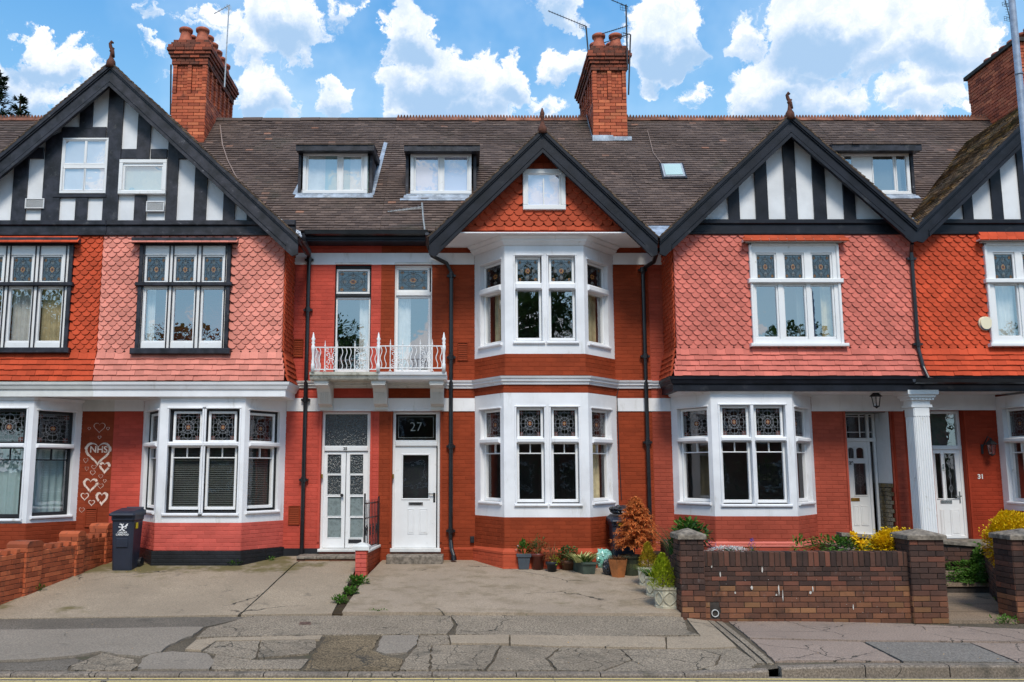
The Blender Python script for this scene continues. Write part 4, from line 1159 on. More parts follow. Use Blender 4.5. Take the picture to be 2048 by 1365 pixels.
# ------------------------------------------------------------ dormers, skylight, chimneys
def dormer(h, x0, x1, y0, y1, rx0, rx1, ry0, ry1, panes, sheets, flash=None):
    base = hit((x0 + x1) / 2, y1 + 3, roofz); Y = base.y; f = front(Y)
    attic_window(h, f, x0, x1, y0, y1, panes, fr_=.07, w=.0, sheets=sheets, name='dormer_window')
    g = gl(f, x0, x1, y0, y1, 0); top = P((rx0 + rx1) / 2, ry1, Y - .25).z; t2 = P((rx0 + rx1) / 2, ry0, Y - .25).z
    a, b = X(rx0, ry1, Y - .25), X(rx1, ry1, Y - .25); yb = top - ZM + .1
    q = MB()
    for x, sg in ((g[0] - .07, -1), (g[1] + .07, 1)):
        pts = [(Y + .0, g[2] - .05), (Y + .0, top), (top - ZM + .05, top)]
        vs = [(x - .03, y, z) for y, z in pts] + [(x + .03, y, z) for y, z in pts]; q.add(vs, [(0, 1, 2), (5, 4, 3), (0, 3, 4, 1), (1, 4, 5, 2), (0, 2, 5, 3)], True)
    q.fr = f; q.box(g[0] - .1, g[1] + .1, -.05, 0.0, g[3], top)
    mk('dormer_cheek', q, M['peeled'], h)
    q = MB(); q.add([(a, Y - .27, top), (b, Y - .27, top), (b, yb + .1, top + .12), (a, yb + .1, top + .12), (a, Y - .27, t2), (b, Y - .27, t2), (b, yb + .25, t2 + .16), (a, yb + .25, t2 + .16)], [(0, 1, 2, 3), (4, 5, 6, 7), (0, 1, 5, 4), (1, 2, 6, 5), (0, 3, 7, 4)], True)
    d = mk('dormer_roof', q, M['oldblack'], h)
    q = MB(); slope_tiles(q, (0, Y - .29, t2 + .0), (1, 0, 0), Vector((0, .985, .17)), Vector((0, -.17, .985)), .9, lambda dd: (a, b)); mk('dormer_tiling', q, M['roof'], d, kind='stuff')
    q = MB(f); q.box(g[0] - .08, g[1] + .08, -.05, .04, g[2] - .05, g[2] - .005); q.add([(g[0] - .12, .05, g[2] - .03), (g[1] + .12, .05, g[2] - .03), (g[1] + .14, .13, g[2] - .12), (g[0] - .14, .13, g[2] - .12)], [(0, 1, 2, 3)])
    mk('sill_flashing', q, M['lead'], h)
    if flash:
        q = MB()
        for (pts) in flash:
            v = [hit(px, py, lambda x, y: roofz(x, y) + .05) for px, py in pts]; q.add([tuple(p) for p in v] + [tuple(p + Vector((0, .03, -.03))) for p in v], [(0, 1, 2, 3), (0, 1, 5, 4), (1, 2, 6, 5), (2, 3, 7, 6), (3, 0, 4, 7)], True)
        mk('lead_flashing', q, M['lead'], h)


dormer(h25, 606, 735, 305, 388, 592, 748, 291, 302, [(617, 674, 312, 383), (687, 722, 314, 380)], [(605, 650, 'curtain', 1), (700, 735, 'curtain', 1), (X(608, 350, .35), X(733, 350, .35), 'blindt', 0)],
       [[(739, 390), (748, 390), (775, 286), (768, 284)], [(585, 388), (604, 392), (604, 380), (600, 360)]])
dormer(h27, 821, 943, 307, 389, 808, 960, 292, 303, [(832, 876, 315, 382), (889, 934, 315, 382)], [(X(822, 350, .35), X(942, 350, .35), 'blindw', 0)], [[(800, 397), (945, 397), (945, 401), (800, 401)]])
dormer(h29, 1680, 1819, 305, 390, 1664, 1843, 290, 302, [(1690, 1704, 313, 383), (1747, 1787, 313, 381), (1794, 1813, 312, 385)], [(X(1682, 350, .35), X(1816, 350, .35), 'blindd', 0)], [[(1815, 394), (1826, 394), (1826, 305), (1822, 305)]])
# skylight
v = [hit(px, py, lambda x, y: roofz(x, y) + .07) for px, py in ((1325, 357), (1375, 356), (1366, 326), (1318, 327))]
def quadbox(q, v, t): q.add([tuple(p) for p in v] + [tuple(p + Vector((0, .7, -.7)) * t) for p in v], [(0, 1, 2, 3), (0, 1, 5, 4), (1, 2, 6, 5), (2, 3, 7, 6), (3, 0, 4, 7)], True)
q = MB(); c = sum(v, Vector()) / 4; quadbox(q, v, .1); sk = mk('skylight', q, M['aerial'], h29)
q = MB(); quadbox(q, [c + (p - c) * .86 + Vector((0, -.012, .012)) for p in v], .01); mk('skylight_frame', q, M['lite_metal'], sk)
q = MB(); quadbox(q, [c + (p - c) * .70 + Vector((0, -.02, .02)) for p in v], .004); mk('pane', q, M['blindt'], sk)


def courses(q, fr, u0, u1, z0, z1, w, bw=.23, bh=.078, depth=.03):
    n = max(1, round((z1 - z0) / bh)); h = (z1 - z0) / n
    for r in range(n):
        off = u0 + (r % 2) * bw / 2 - bw; k = 0
        while True:
            a = max(u0, off + k * bw); b = min(u1, off + (k + 1) * bw); k += 1
            if a >= u1 - 1e-4: break
            if b - a > .03: yield a, b, z0 + r * h, z0 + (r + 1) * h, w


def chimney(h, x0, x1, yb_px, Y0, ln, ztop, zrec, pots, rowsof=2, style=1, cap=None):
    """brick stack: core, every brick of the near faces, oversailing courses, recessed panels, pots"""
    xa, xb = x0, x1; Y1 = Y0 + ln; zb = Y0 + ZM - .25; zc = ztop
    q = MB(); q.slab([(xa + .055, Y0 + .055), (xb - .055, Y0 + .055), (xb - .055, Y1), (xa + .055, Y1)], zb, zc); ch = mk('chimney', q, M['mortar'], h)
    faces = [Fr(xa, Y0, xb, Y0)]
    faces.append(Fr(xb, Y0, xb, Y1) if (xa + xb) / 2 < 0 else Fr(xa, Y1, xa, Y0))
    rest = MB(); zt_plain = zc - .62; n1 = 0
    for fi, f in enumerate(faces):
        L = f.L; npan = (2 if fi == 0 else 6); 
        pw = L / (npan + (npan + 1) * .42); strips = [(i * (pw * 1.42) + pw * .42, i * (pw * 1.42) + pw * 1.42) for i in range(npan)]
        bw = L / max(2, round(L / .225)); nr = round((zt_plain - zb) / .0775); hh = (zt_plain - zb) / nr
        for r in range(nr):
            z0_ = zb + r * hh; z1_ = z0_ + hh; off = (r % 2) * bw / 2; k = -1
            segs = []
            if style == 1 and z0_ > zrec and zt_plain - z1_ > -.001:
                e = 0
                for s0, s1 in strips: segs += [(e, s0, .012), (s0, s1, -.028)]; e = s1
                segs.append((e, L, .012))
            else: segs = [(0, L, .004)]
            for s0, s1, w in segs:
                if len(segs) > 1:
                    m_ = 1 if s1 - s0 < .17 else 2
                    pos = [s0, s1] if m_ == 1 else ([s0, (s0 + s1) / 2 + (.03 if r % 2 else -.03), s1])
                else: pos = sorted({s0, s1} | {x for x in [off + i * bw for i in range(0, int(L / bw) + 2)] if s0 < x < s1})
                for a, b in zip(pos, pos[1:]):
                    if b - a < .02: continue
                    wj = w + R.uniform(-.003, .004)
                    if take(ch, 'brick'):
                        me = unit('brick', M['cbrick'], lambda q: q.box(-.5, .5, -.06, 0, -.5, .5), ('c',))
                        o = link('brick', me, ch, f.T((a + b) / 2, wj, (z0_ + z1_) / 2), rot=(0, 0, f.ang)); o.scale = ((b - a - .011), -1, hh - .012)
                    else:
                        rest.fr = f; rest.cur = R.random() * .9 + .05; rest.chamf(a + .005, b - .005, wj - .06, wj, z0_ + .005, z1_ - .006, .003)
    if rest.v: mk('brickwork', rest, M['cbrick'], ch, kind='stuff')
    prof = [(.03, 1), (.03, 1), (.065, 2), (.10, 2), (.13, 3), (.11, 3), (.06, 3), (.02, 3)] if style == 1 else [(.02, 1)] * 8
    hh = .0775; top = MB()
    for i, (ov, nb) in enumerate(prof):
        za = zt_plain + i * hh
        for f in faces:
            L = f.L; k = round((L + 2 * ov) / .23); bw = (L + 2 * ov) / k; top.fr = f
            for j in range(-(i % 2), k):
                a = max(-ov, -ov + (j + (i % 2) * .5) * bw); b = min(L + ov, -ov + (j + 1 + (i % 2) * .5) * bw)
                if b - a < .03: continue
                top.cur = R.random() * .9 + .05; top.chamf(a + .005, b - .005, ov - .12, ov + R.uniform(-.004, .004), za + .005, za + hh - .005, .004)
    mk('oversailing_course', top, M['cbrickd'] if style == 1 else M['cbrick'], ch, kind='stuff')
    q = MB(); zt = zt_plain + 8 * hh
    for i, (ov, nb) in enumerate(prof): q.slab([(xa - ov + .03, Y0 - ov + .03), (xb + ov - .03, Y0 - ov + .03), (xb + ov - .03, Y1 + ov), (xa - ov + .03, Y1 + ov)], zt_plain + i * hh + .004, zt_plain + (i + 1) * hh)
    mk('chimney_cap', q, M['mortar'], ch)
    if cap:
        q = MB(); q.slab([(xa - .08, Y0 - .08), (xb + .08, Y0 - .08), (xb + .08, Y1 + .08), (xa - .08, Y1 + .08)], zt, zt + .09); mk('coping_slab', q, M['gmortar'], ch); zt += .09
    for i in range(pots):
        for j in range(rowsof):
            px_ = xa + (xb - xa) * ((j + .5) / rowsof if rowsof > 1 else .5); py_ = Y0 + .2 + (ln - .4) * i / max(1, pots - 1)
            me = unit('chimney_pot', M['pot'], lambda q: q.lathe((0, 0, 0), [(.18, -.02), (.175, .04), (.135, .14), (.118, .24), (.13, .28), (.155, .29), (.16, .35), (.135, .37), (.11, .37), (.10, .2)], 16) if style == 1 else
                      q.lathe((0, 0, 0), [(.16, -.02), (.15, .05), (.13, .3), (.17, .33), (.175, .38), (.15, .40), (.12, .40), (.11, .2)], 16))
            me.polygons.foreach_set('use_smooth', [True] * len(me.polygons))
            link('chimney_pot', me, ch, (px_, py_, zt), rot=(0, 0, R.random()))
    return ch


def chim_at(px0, px1, py, pyb):
    b = hit((px0 + px1) / 2, pyb, roofz); return X(px0, py, b.y), X(px1, py, b.y), b.y


x0, x1, y = chim_at(343, 411, 200, 288); ztp = P(380, 80, y).z
ch1 = chimney(h25, x0, x1, None, y, 2.3, ztp, P(380, 192, y).z, 6)
x0, x1, y2 = chim_at(1187, 1255, 250, 283); zt2_ = P(1220, 92, y2).z
ch2 = chimney(h27, x0, x1, None, y2, 2.2, zt2_, P(1220, 206, y2).z, 5)
q = MB(front(y2)); q.box(x0 - .03, (x0 + x1) / 2 + .05, 0, .025, y2 + ZM - .02, y2 + ZM + .14); q.box((x0 + x1) / 2 + .05, x1 + .08, 0, .05, y2 + ZM - .0, y2 + ZM + .10); mk('chimney_flashing', q, M['lead'], ch2)
fl_ = Fr(x0, 3.4, x0, y2); q = MB(); q.add([(x0 - .03, y2, y2 + ZM - .02), (x0 - .03, 3.4, 3.4 + ZM - .02), (x0 - .03, 3.4, 3.4 + ZM + .14), (x0 - .03, y2, y2 + ZM + .14)], [(0, 1, 2, 3)], True); mk('chimney_flashing', q, M['lead'], ch2)
x0r = X(1938, 200, 3.9); zr_ = P(1985, 127, 2.9).z
ch3 = chimney(h31, X(2036, 100, 2.0), X(2036, 100, 2.0) + .95, None, 2.0, 2.0, P(2030, 85, 2.0).z, 99, 6, rowsof=1, style=2, cap=True)

# ------------------------------------------------------------ doors, french windows, porch
def door_frame(h, op, t=.055, w=-.09, name='door_frame', m='white2', tran=None):
    q = MB(FW); a, b, c, d = op
    q.chamf(a, a + t, w - .06, w + .05, c, d, .01); q.chamf(b - t, b, w - .06, w + .05, c, d, .01); q.chamf(a + t, b - t, w - .06, w + .05, d - t, d, .01)
    if tran: q.chamf(a + t, b - t, w - .05, w + .06, tran[0], tran[1], .012)
    return mk(name, q, M[m], h)


def pane_q(parent, f, g, w, m, name='pane'):
    q = MB(f); q.add([(g[0], w, g[2]), (g[1], w, g[2]), (g[1], w, g[3]), (g[0], w, g[3])], [(0, 1, 2, 3)]); return mk(name, q, M[m], parent)


def panel(q, g, w, t=.03):                      # raised and fielded panel
    a, b, c, d = g; q.chamf(a, b, w - .002, w + .004, c, d, .003)
    frame4(q, a, b, c, d, .012, w, w + .012); q.chamf(a + t, b - t, w, w + .012, c + t, d - t, .010)


# 27
M['etched'] = mat('etched_glass_lettering', lin(150, 156, 152), .6, .1, 9, 0)
wD = -.13
def gd(x0, x1, y0, y1): return gl(FW, x0, x1, y0, y1, wD)
lf = gd(789.5, 872.5, 893, 1095.5); fan = gd(792, 872, 829, 881)
fr27 = door_frame(h27, (d27[0], d27[1], lf[2] - .04, d27[3]), .05, wD, tran=(lf[3] + .0, fan[2] - .03))
gls = gd(806, 857, 911, 997)
q = MB(FW); q.holed(lf[0], lf[1], lf[2], lf[3], [gls], wD + .02, .02); q.box(lf[0], lf[1], wD - .03, wD, lf[2], gls[2] - .01); frame4(q, *grow(gls, .03), .03, wD + .018, wD + .034)
panel(q, gd(815, 828.5, 1018, 1068), wD + .02, .018); panel(q, gd(838, 855, 1018, 1068), wD + .02, .018)
dr = tag_part = mk('door', q, M['white2'], h27); dr['label'] = 'white door with one tall dark glass pane and a chrome letterbox'
pane_q(dr, FW, gls, wD + .006, 'panelo'); q = MB(FW); q.box(gls[0], gls[1], wD - .2, wD - .19, gls[2], gls[3]); mk('door_dark_sheet', q, M['soot'], dr)  # black sheet behind the pane stands in for the unlit hall
lb = gd(817, 846, 1004.5, 1011.5); q = MB(FW); q.chamf(*lb[:2], wD + .02, wD + .035, *lb[2:], .006); mk('letterbox', q, M['chrome'], dr)
q = MB(FW); q.chamf(lb[0] + .03, lb[1] - .03, wD + .03, wD + .038, lb[2] + .018, lb[3] - .018, .003); mk('letterbox_flap', q, M['soot'], dr)
hd = gd(866.5, 870.5, 986, 1005); q = MB(FW); q.chamf(hd[0], hd[1], wD + .02, wD + .03, hd[2], hd[3], .004); q.box(hd[0] - .1, hd[1], wD + .06, wD + .075, hd[3] - .03, hd[3] - .012); q.box(hd[0], hd[1], wD + .03, wD + .075, hd[3] - .03, hd[3] - .012); mk('door_handle', q, M['pipe'], dr)
pane_q(fr27, FW, fan, wD + .0, 'panelo', 'fanlight')
q = MB(FW); frame4(q, *grow(fan, .035), .035, wD - .01, wD + .03); q.fr = FW
e = .045; mk('fanlight_frame', q, M['white2'], fr27); q = MB(FW); frame4(q, fan[0] + e, fan[1] - e, fan[2] + e, fan[3] - e, .007, wD + .001, wD + .003); mk('etched_border', q, M['etched'], fr27)
text(fr27, '27', FW, (fan[0] + fan[1]) / 2, (fan[2] + fan[3]) / 2, wD + .006, .25, M['etched'], 'door_number', bold=-.004)
q = MB(FW); q.chamf(d27[0] - .02, d27[1] + .02, -.12, .06, Z(1104.5, 0), Z(1097, 0), .01); mk('door_sill', q, M['offwhite'], h27)
q = MB(FW); q.chamf(d27[0] - .05, d27[1] + .05, .0, .025, d27[3], d27[3] + .05, .01); mk('door_hood_mould', q, M['white'], h27)
q = MB(FW); q.chamf(d25[0] - .03, d25[1] + .06, .0, .025, d25[3], d25[3] + .05, .01); mk('door_hood_mould', q, M['white'], h25)
# 25: pair of glazed leaves
fan5 = gd(650, 735, 827, 892); f25 = door_frame(h25, (d25[0], d25[1], Z(1099, .1), d25[3]), .05, wD, tran=(gd(650, 735, 892, 903)[2], fan5[2] - .02))
pane_q(f25, FW, fan5, wD, 'rip', 'fanlight')
q = MB(FW); frame4(q, *grow(fan5, .03), .03, wD - .01, wD + .02); mk('fanlight_frame', q, M['white2'], f25)
text(f25, '25', FW, X(691, 898, .1), Z(898, .06), wD + .062, .075, M['number'], 'door_number', bold=.003)
for (xa, xb, ga, gb) in ((646, 691, 655.5, 682.5), (691.5, 736, 700.5, 726.5)):
    lf5 = gd(xa, xb, 904, 1096); gs = [gd(ga, gb, 480 + a / 2.1, 480 + b / 2.1) for a, b in ((902, 982), (990, 1070), (1080, 1160), (1168, 1250))]
    q = MB(FW); q.holed(*lf5, gs, wD + .02, .022); 
    for g in gs: frame4(q, *grow(g, .012), .012, wD + .018, wD + .028)
    q.box(lf5[0], lf5[0] + .004, wD, wD + .02, lf5[2], lf5[3]); q.box(lf5[1] - .004, lf5[1], wD, wD + .02, lf5[2], lf5[3])
    dl = mk('door', q, M['white2'], h25)
    for i, g in enumerate(gs): pane_q(dl, FW, g, wD, 'frost' if i > 1 else 'rip')
lb = gd(697, 723, 1079, 1086.5); q = MB(FW); q.chamf(*lb[:2], wD + .02, wD + .035, *lb[2:], .006); mk('letterbox', q, M['soot'], dl)
q = MB(); kp = FW.T(X(684.5, 991, .1), wD + .03, Z(991, .1)); q.tube([kp, (kp[0], kp[1] - .05, kp[2])], [.018, .032], 10); mk('door_knob', q, M['pipe'], dl)
q = MB(FW); q.chamf(d25[0] - .02, d25[1] + .02, -.12, .08, Z(1104, 0), Z(1098, 0), .01); mk('door_sill', q, M['offwhite'], h25)


def french(h, op, top, low, fm, pane, curtains, outer=None):
    w = -.11; g1 = gl(FW, *top, w=w); g2 = gl(FW, *low, w=w)
    q = MB(FW); frame4(q, *grow(g1, .045), .045, w - .03, w + .035); frame4(q, *grow(g2, .045), .045, w - .03, w + .03, .06)
    win = mk('window', q, M['white2'], h)
    q = MB(FW); a, b, c, d = op; t = max(.02, g1[0] - .045 - a)
    q.chamf(a, a + t, w - .05, w + .06, c, d, .008); q.chamf(b - t, b, w - .05, w + .06, c, d, .008); q.chamf(a + t, b - t, w - .05, w + .06, g1[3] + .045, d, .008); q.chamf(a + t, b - t, w - .05, w + .07, g2[3] + .045, g1[2] - .045, .008)
    mk('window_frame', q, M[fm], win)
    leaded(FW, win, *g1, w, 's'); pane_q(win, FW, g2, w, pane)
    for (a_, b_, cm) in curtains:
        q = MB(FW); wd = g2[1] - g2[0]; wavy(q, g2[0] + a_ * wd, g2[0] + b_ * wd, w - .14, g2[2], g2[3] + .05, .014, 9); mk('curtain', q, M[cm], win, smooth=True)
    return win


french(h25, w25, (677, 735.5, 543.5, 585), (674.5, 737, 600, 742), 'soot', 'panehi', [(.68, 1.0, 'curtain')])
french(h27, w27, (797.5, 855, 541, 581), (796, 856.5, 597.5, 742), 'white2', 'panehi', [(-.02, .40, 'curtain')])
q = MB(FW); q.chamf(w25[0] - .0, w25[1] + .0, .0, .03, w25[3] - .0, w25[3] + .05, .01); mk('window_head', q, M['offwhite'], h25)
q = MB(FW); q.chamf(w27[0] - .0, w27[1] + .0, .0, .03, w27[3] - .0, w27[3] + .05, .01); mk('window_head', q, M['offwhite'], h27)

# 29: recessed porch
a9, b9 = d29[0], d29[1]; WP = .62; zsill9 = Z(1075, .3)
q = MB(); q.box if False else None
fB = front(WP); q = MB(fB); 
q.add([(a9, -.3, ZG), (b9, -.3, ZG), (b9, -.3, zb0 + .1), (a9, -.3, zb0 + .1)], [(0, 1, 2, 3)]); mk('hall_dark_sheet', q, M['soot'], h29); q = MB()  # flat black sheet for the shade indoors, seen through the door glass
q.fr = Fr(a9, 0, a9, WP); q.add([(0, 0, ZG), (WP, 0, ZG), (WP, 0, zb0 + .1), (0, 0, zb0 + .1)], [(0, 1, 2, 3)])
q.add([(a9, 0, zb0 + .02), (b9, 0, zb0 + .02), (b9, WP, zb0 + .02), (a9, WP, zb0 + .02)], [(0, 1, 2, 3)], True); mk('porch_lining', q, M['white2'], h29)
fS = Fr(b9 - .02, WP, b9 - .02, 0); zdado = P(1776, 967, .3).z
q = MB(fS); q.add([(0, 0, zdado), (WP, 0, zdado), (WP, 0, zb0 + .1), (0, 0, zb0 + .1)], [(0, 1, 2, 3)]); mk('porch_wall', q, M['white'], h29)
q = MB(fS)
M['dado'] = mat('brown_glazed_tile', lin(92, 78, 48), .25, .3, 5, .2, 30, piece=.3, spec=.6)
for r in range(13):
    zz = zdado - .08 * (r + 1)
    for c_ in range(4): q.cur = R.random() * .9 + .05; q.chamf(c_ * .155 + .002 + (r % 2) * -.07, min(WP, c_ * .155 + .153 + (r % 2) * -.07), 0, .012, zz + .003, zz + .077, .004)
mk('dado_tiling', q, M['dado'], h29, kind='stuff')
fB = front(WP - .02)
def gp(x0, x1, y0, y1, w=.0): return gl(fB, 1660 + x0 / 4.013, 1660 + x1 / 4.013, 760 + y0 / 4.013, 760 + y1 / 4.013, w)
# a line-of-sight shift makes pixel columns lean; take x at the middle of each pane
op = (gp(118, 365, 300, 500)[0] - .02, b9 - .03, zsill9, zb0 + .02)
q = MB(fB); frame4(q, op[0], op[1], op[2], op[3], .05, -.03, .03); gt = gp(140, 330, 467, 497); q.chamf(op[0], op[1], -.03, .045, gt[2], gt[3], .01)
xm_ = gp(305, 318, 640, 700); q.chamf(xm_[0], xm_[1] + .02, -.03, .03, op[2], op[3], .008); f29 = mk('door_frame', q, M['white2'], h29)
for g, nm in ((gp(128, 275, 258, 462), 'fanlight'), (gp(308, 346, 258, 462), 'fanlight'), (gp(330, 374, 530, 893), 'sidelight')):
    pane_q(f29, fB, g, .012, 'panelo', nm)
    q = MB(fB)
    if nm == 'fanlight':
        zz = g[3] - (g[3] - g[2]) * .19; z2 = g[2] + (g[3] - g[2]) * .2
        q.chamf(g[0], g[1], .01, .03, zz - .008, zz + .008, .003); q.chamf(g[0], g[1], .01, .03, z2 - .008, z2 + .008, .003)
        if g[1] - g[0] > .2: u = g[0] + (g[1] - g[0]) * .7; q.chamf(u - .01, u + .01, .01, .03, g[2], g[3], .003)
        mk('glazing_bar', q, M['white2'], f29)
lf9 = (op[0] + .03, xm_[0], op[2] + .02, gt[2]); q = MB(fB)
gs = [gp(146, 190, 545, 630), gp(210, 270, 545, 630), gp(195, 290, 672, 925)]
q.holed(*lf9, gs, .0, .02); lb9 = gp(168, 237, 948, 974); 
for g in gs: frame4(q, *grow(g, .02), .02, -.002, .015)
panel(q, gp(190, 232, 1010, 1170), .0, .02); panel(q, gp(250, 310, 1010, 1170), .0, .02)
dr = mk('door', q, M['white2'], h29)
for g in gs: pane_q(dr, fB, g, -.012, 'panelo')
for g in gs[:2]:
    q = MB(fB)                                    # arched heads of the two upper lights
    um = (g[0] + g[1]) / 2; rr = (g[1] - g[0]) / 2; n = 8; arc = [(um + rr * cos(pi * i / n), g[3] - rr * .8 + rr * .8 * sin(pi * i / n)) for i in range(n + 1)]
    q.prism([(g[1], g[3] + .005)] + arc[:n // 2 + 1], -.011, .002); q.prism([(g[0], g[3] + .005)] + arc[n // 2:][::-1], -.011, .002); mk('arched_head', q, M['white2'], dr)
q = MB(fB); g = gs[2]; um = (g[0] + g[1]) / 2; zm = (g[2] + g[3]) / 2
q.fr = fB
for k_ in (.10, .05): ring(q, um, zm, k_, .008, w=-.008)
bar2(q, um, g[2], um, g[3], .008, -.008); ring(q, um, zm, .14, .006, w=-.008, sx=.4); mk('leading', q, M['came'], dr)
q = MB(fB); q.chamf(lb9[0], lb9[1], 0, .016, lb9[2], lb9[3], .006); mk('letterbox', q, M['brass'], dr)
text(dr, '29', fB, gp(150, 190, 640, 668)[0] + .04, (gp(150, 190, 640, 668)[2] + gp(150, 190, 640, 668)[3]) / 2 - .035, .018, .085, M['number'], 'door_number', bold=.003)
q = MB(); q.slab([(a9 - .0, -.05), (b9, -.05), (b9, WP), (a9, WP)], ZG, zsill9 + .01); mk('porch_step', q, M['coping'], h29)
# brick nibs beside the openings (moulded red jambs)
for h, x, m in ((h25, d25[0] - .02, 'b25'), (h25, d25[1] + .02, 'b25'), (h27, d27[0] - .02, 'b27'), (h27, d27[1] + .02, 'b27'), (h29, a9 - .03, 'b29'), (h29, b9 + .05, 'b31'), (h31, d31[1] + .03, 'b31')):
    q = MB(FW); q.sweep if False else None
    q.prism([(x - .018, ZG + .5), (x + .018, ZG + .5), (x + .018, zb0), (x - .018, zb0)], .002, .028); mk('jamb_moulding', q, M[m], h)

# 31
op31 = d31; wQ = -.15
def g3(x0, x1, y0, y1): return gl(FW, 1660 + x0 / 4.013, 1660 + x1 / 4.013, 760 + y0 / 4.013, 760 + y1 / 4.013, wQ)
q = MB(FW); zt3 = (g3(840, 1050, 528, 560)[2], g3(840, 1050, 528, 560)[3])
frame4(q, op31[0], op31[1], Z(1078, .1), op31[3], .06, wQ - .04, wQ + .04); q.chamf(op31[0], op31[1], wQ - .04, wQ + .05, *zt3, .01); f31 = mk('door_frame', q, M['white2'], h31)
pane_q(f31, FW, (op31[0] + .05, op31[1] - .06, zt3[1] + .0, g3(840, 1040, 240, 520)[3]), wQ, 'pane', 'fanlight')
q = MB(FW); g = (op31[0] + .05, op31[1] - .06, zt3[1], op31[3]); q.box(g[0], g[1], wQ - .2, wQ - .19, g[2], g[3]); mk('fanlight_blind', q, M['blindd'], f31)
lf3 = (op31[0] + .05, op31[1] - .055, Z(1077, .1), zt3[0]); gs = [g3(848, 893, 592, 952), g3(922, 1042, 592, 952)]
gs[1] = (gs[1][0], min(gs[1][1], lf3[1] - .09), gs[1][2], gs[1][3])
q = MB(FW); q.holed(*lf3, gs, wQ + .02, .02)
for g in gs: frame4(q, *grow(g, .015), .015, wQ + .018, wQ + .034)
panel(q, g3(885, 915, 1040, 1245), wQ + .02, .012); panel(q, g3(965, 1040, 1040, 1245), wQ + .02, .02); dr = mk('door', q, M['white2'], h31)
for g in gs: pane_q(dr, FW, g, wQ, 'panelo')
q = MB(FW); g = gs[1]; um = (g[0] + g[1]) / 2; H_ = g[3] - g[2]
for k_, s_ in ((.25, .045), (.5, .04), (.78, .055)):
    zc_ = g[3] - H_ * k_
    for dx_, dz_ in ((1, 1), (1, -1), (-1, 1), (-1, -1)): bar2(q, um + dx_ * s_ * .7, zc_, um, zc_ + dz_ * s_ * 1.4, .010, wQ + .006)
bar2(q, um, g[2], um, g[3], .006, wQ + .006); mk('leading', q, M['came'], dr)
lb = g3(873, 993, 966, 992); q = MB(FW); q.chamf(lb[0] + .02, min(lb[1], lf3[1] - .2), wQ + .02, wQ + .036, lb[2], lb[3], .006); mk('letterbox', q, M['chrome'], dr)
q = MB(FW); hx = lf3[1] - .06; hz = g3(1060, 1080, 895, 990); q.chamf(hx, hx + .03, wQ + .02, wQ + .03, hz[2], hz[3], .004); q.box(hx - .09, hx + .03, wQ + .055, wQ + .07, hz[3] - .10, hz[3] - .082); q.box(hx, hx + .03, wQ + .03, wQ + .07, hz[3] - .10, hz[3] - .082); mk('door_handle', q, M['chrome'], dr)
kk = g3(895, 915, 680, 730); q = MB(FW); um = (kk[0] + kk[1]) / 2; zm = (kk[2] + kk[3]) / 2; disc(q, um, zm, .03, wQ + .03); ring(q, um, zm - .03, .03, .014, w=wQ + .032); disc(q, um, zm + .05, .016, wQ + .03); mk('door_knocker', q, M['chrome'], dr)
text(h31, '31', FW, X(1961, 954), Z(954), .008, .12, M['offwhite'], 'door_number', bold=.004)
q = MB(); q.slab([(op31[0] - .4, -.4), (XR, -.4), (XR, 0), (op31[0] - .4, 0)], ZG, Z(1080, -.2)); mk('door_step', q, M['coping'], h31)

# fluted square column between 29 and 31
YC = -.66; s_ = .33
xc0 = X(1660 + 697 / 4.013, 900, YC - s_ / 2); xc1 = xc0 + .275; zc0 = ZG; zc1 = Z(813, YC)
q = MB(); q.slab([(xc0, YC - s_ / 2), (xc1, YC - s_ / 2), (xc1, YC + s_ / 2), (xc0, YC + s_ / 2)], zc0, zc1 + .02); col = mk('column', q, M['white2'], h31)
q = MB(); ztf = P(1838, 834, YC).z
for f, L in ((Fr(xc0, YC - s_ / 2, xc1, YC - s_ / 2), .275), (Fr(xc0, YC + s_ / 2, xc0, YC - s_ / 2), s_)):
    q.fr = f; n = 5
    for i in range(n + 1):
        u = .03 + (L - .06) * i / n; q.chamf(u - .013, u + .013, 0, .014, zc0, ztf, .008)
    q.chamf(0, L, 0, .014, ztf, zc1 - .02, .004)
mk('fluting', q, M['white2'], col)
q = MB(); cx_, cy_ = (xc0 + xc1) / 2, YC; zk = Z(784, YC)
for hs, za, zb_ in ((.20, 0, .05), (.175, .05, .13), (.215, .13, .18), (.25, .18, .23), (.29, .23, .31)):
    hs -= .01; q.slab([(cx_ - hs, cy_ - hs), (cx_ + hs, cy_ - hs), (cx_ + hs, cy_ + hs), (cx_ - hs, cy_ + hs)], zc1 + za - .03, zc1 + zb_ - .03)
for k_ in range(7): q.slab([(cx_ - .19 + k_ * .062, cy_ - .222), (cx_ - .19 + k_ * .062 + .034, cy_ - .222), (cx_ - .19 + k_ * .062 + .034, cy_ - .2), (cx_ - .19 + k_ * .062, cy_ - .2)], zc1 + .10, zc1 + .14)
mk('capital', q, M['white2'], col)

# air vents on the walls
vent(FW, h23, 171, 194, 1017, 1055, 'b27'); vent(FW, h25, 577, 600, 1012, 1050, 'b27'); vent(FW, h25, 587, 607, 679, 715, 'b27'); vent(FW, h27, 915, 936, 685, 722, 'b27'); vent(FW, h27, 1254, 1275, 1000, 1012, 'b27')


def vbricks_grille(h, x, z, m):
    q = MB(FW); q.box(x, x + .2, .0, .012, z, z + .06); mk('air_brick', q, M[m], h)


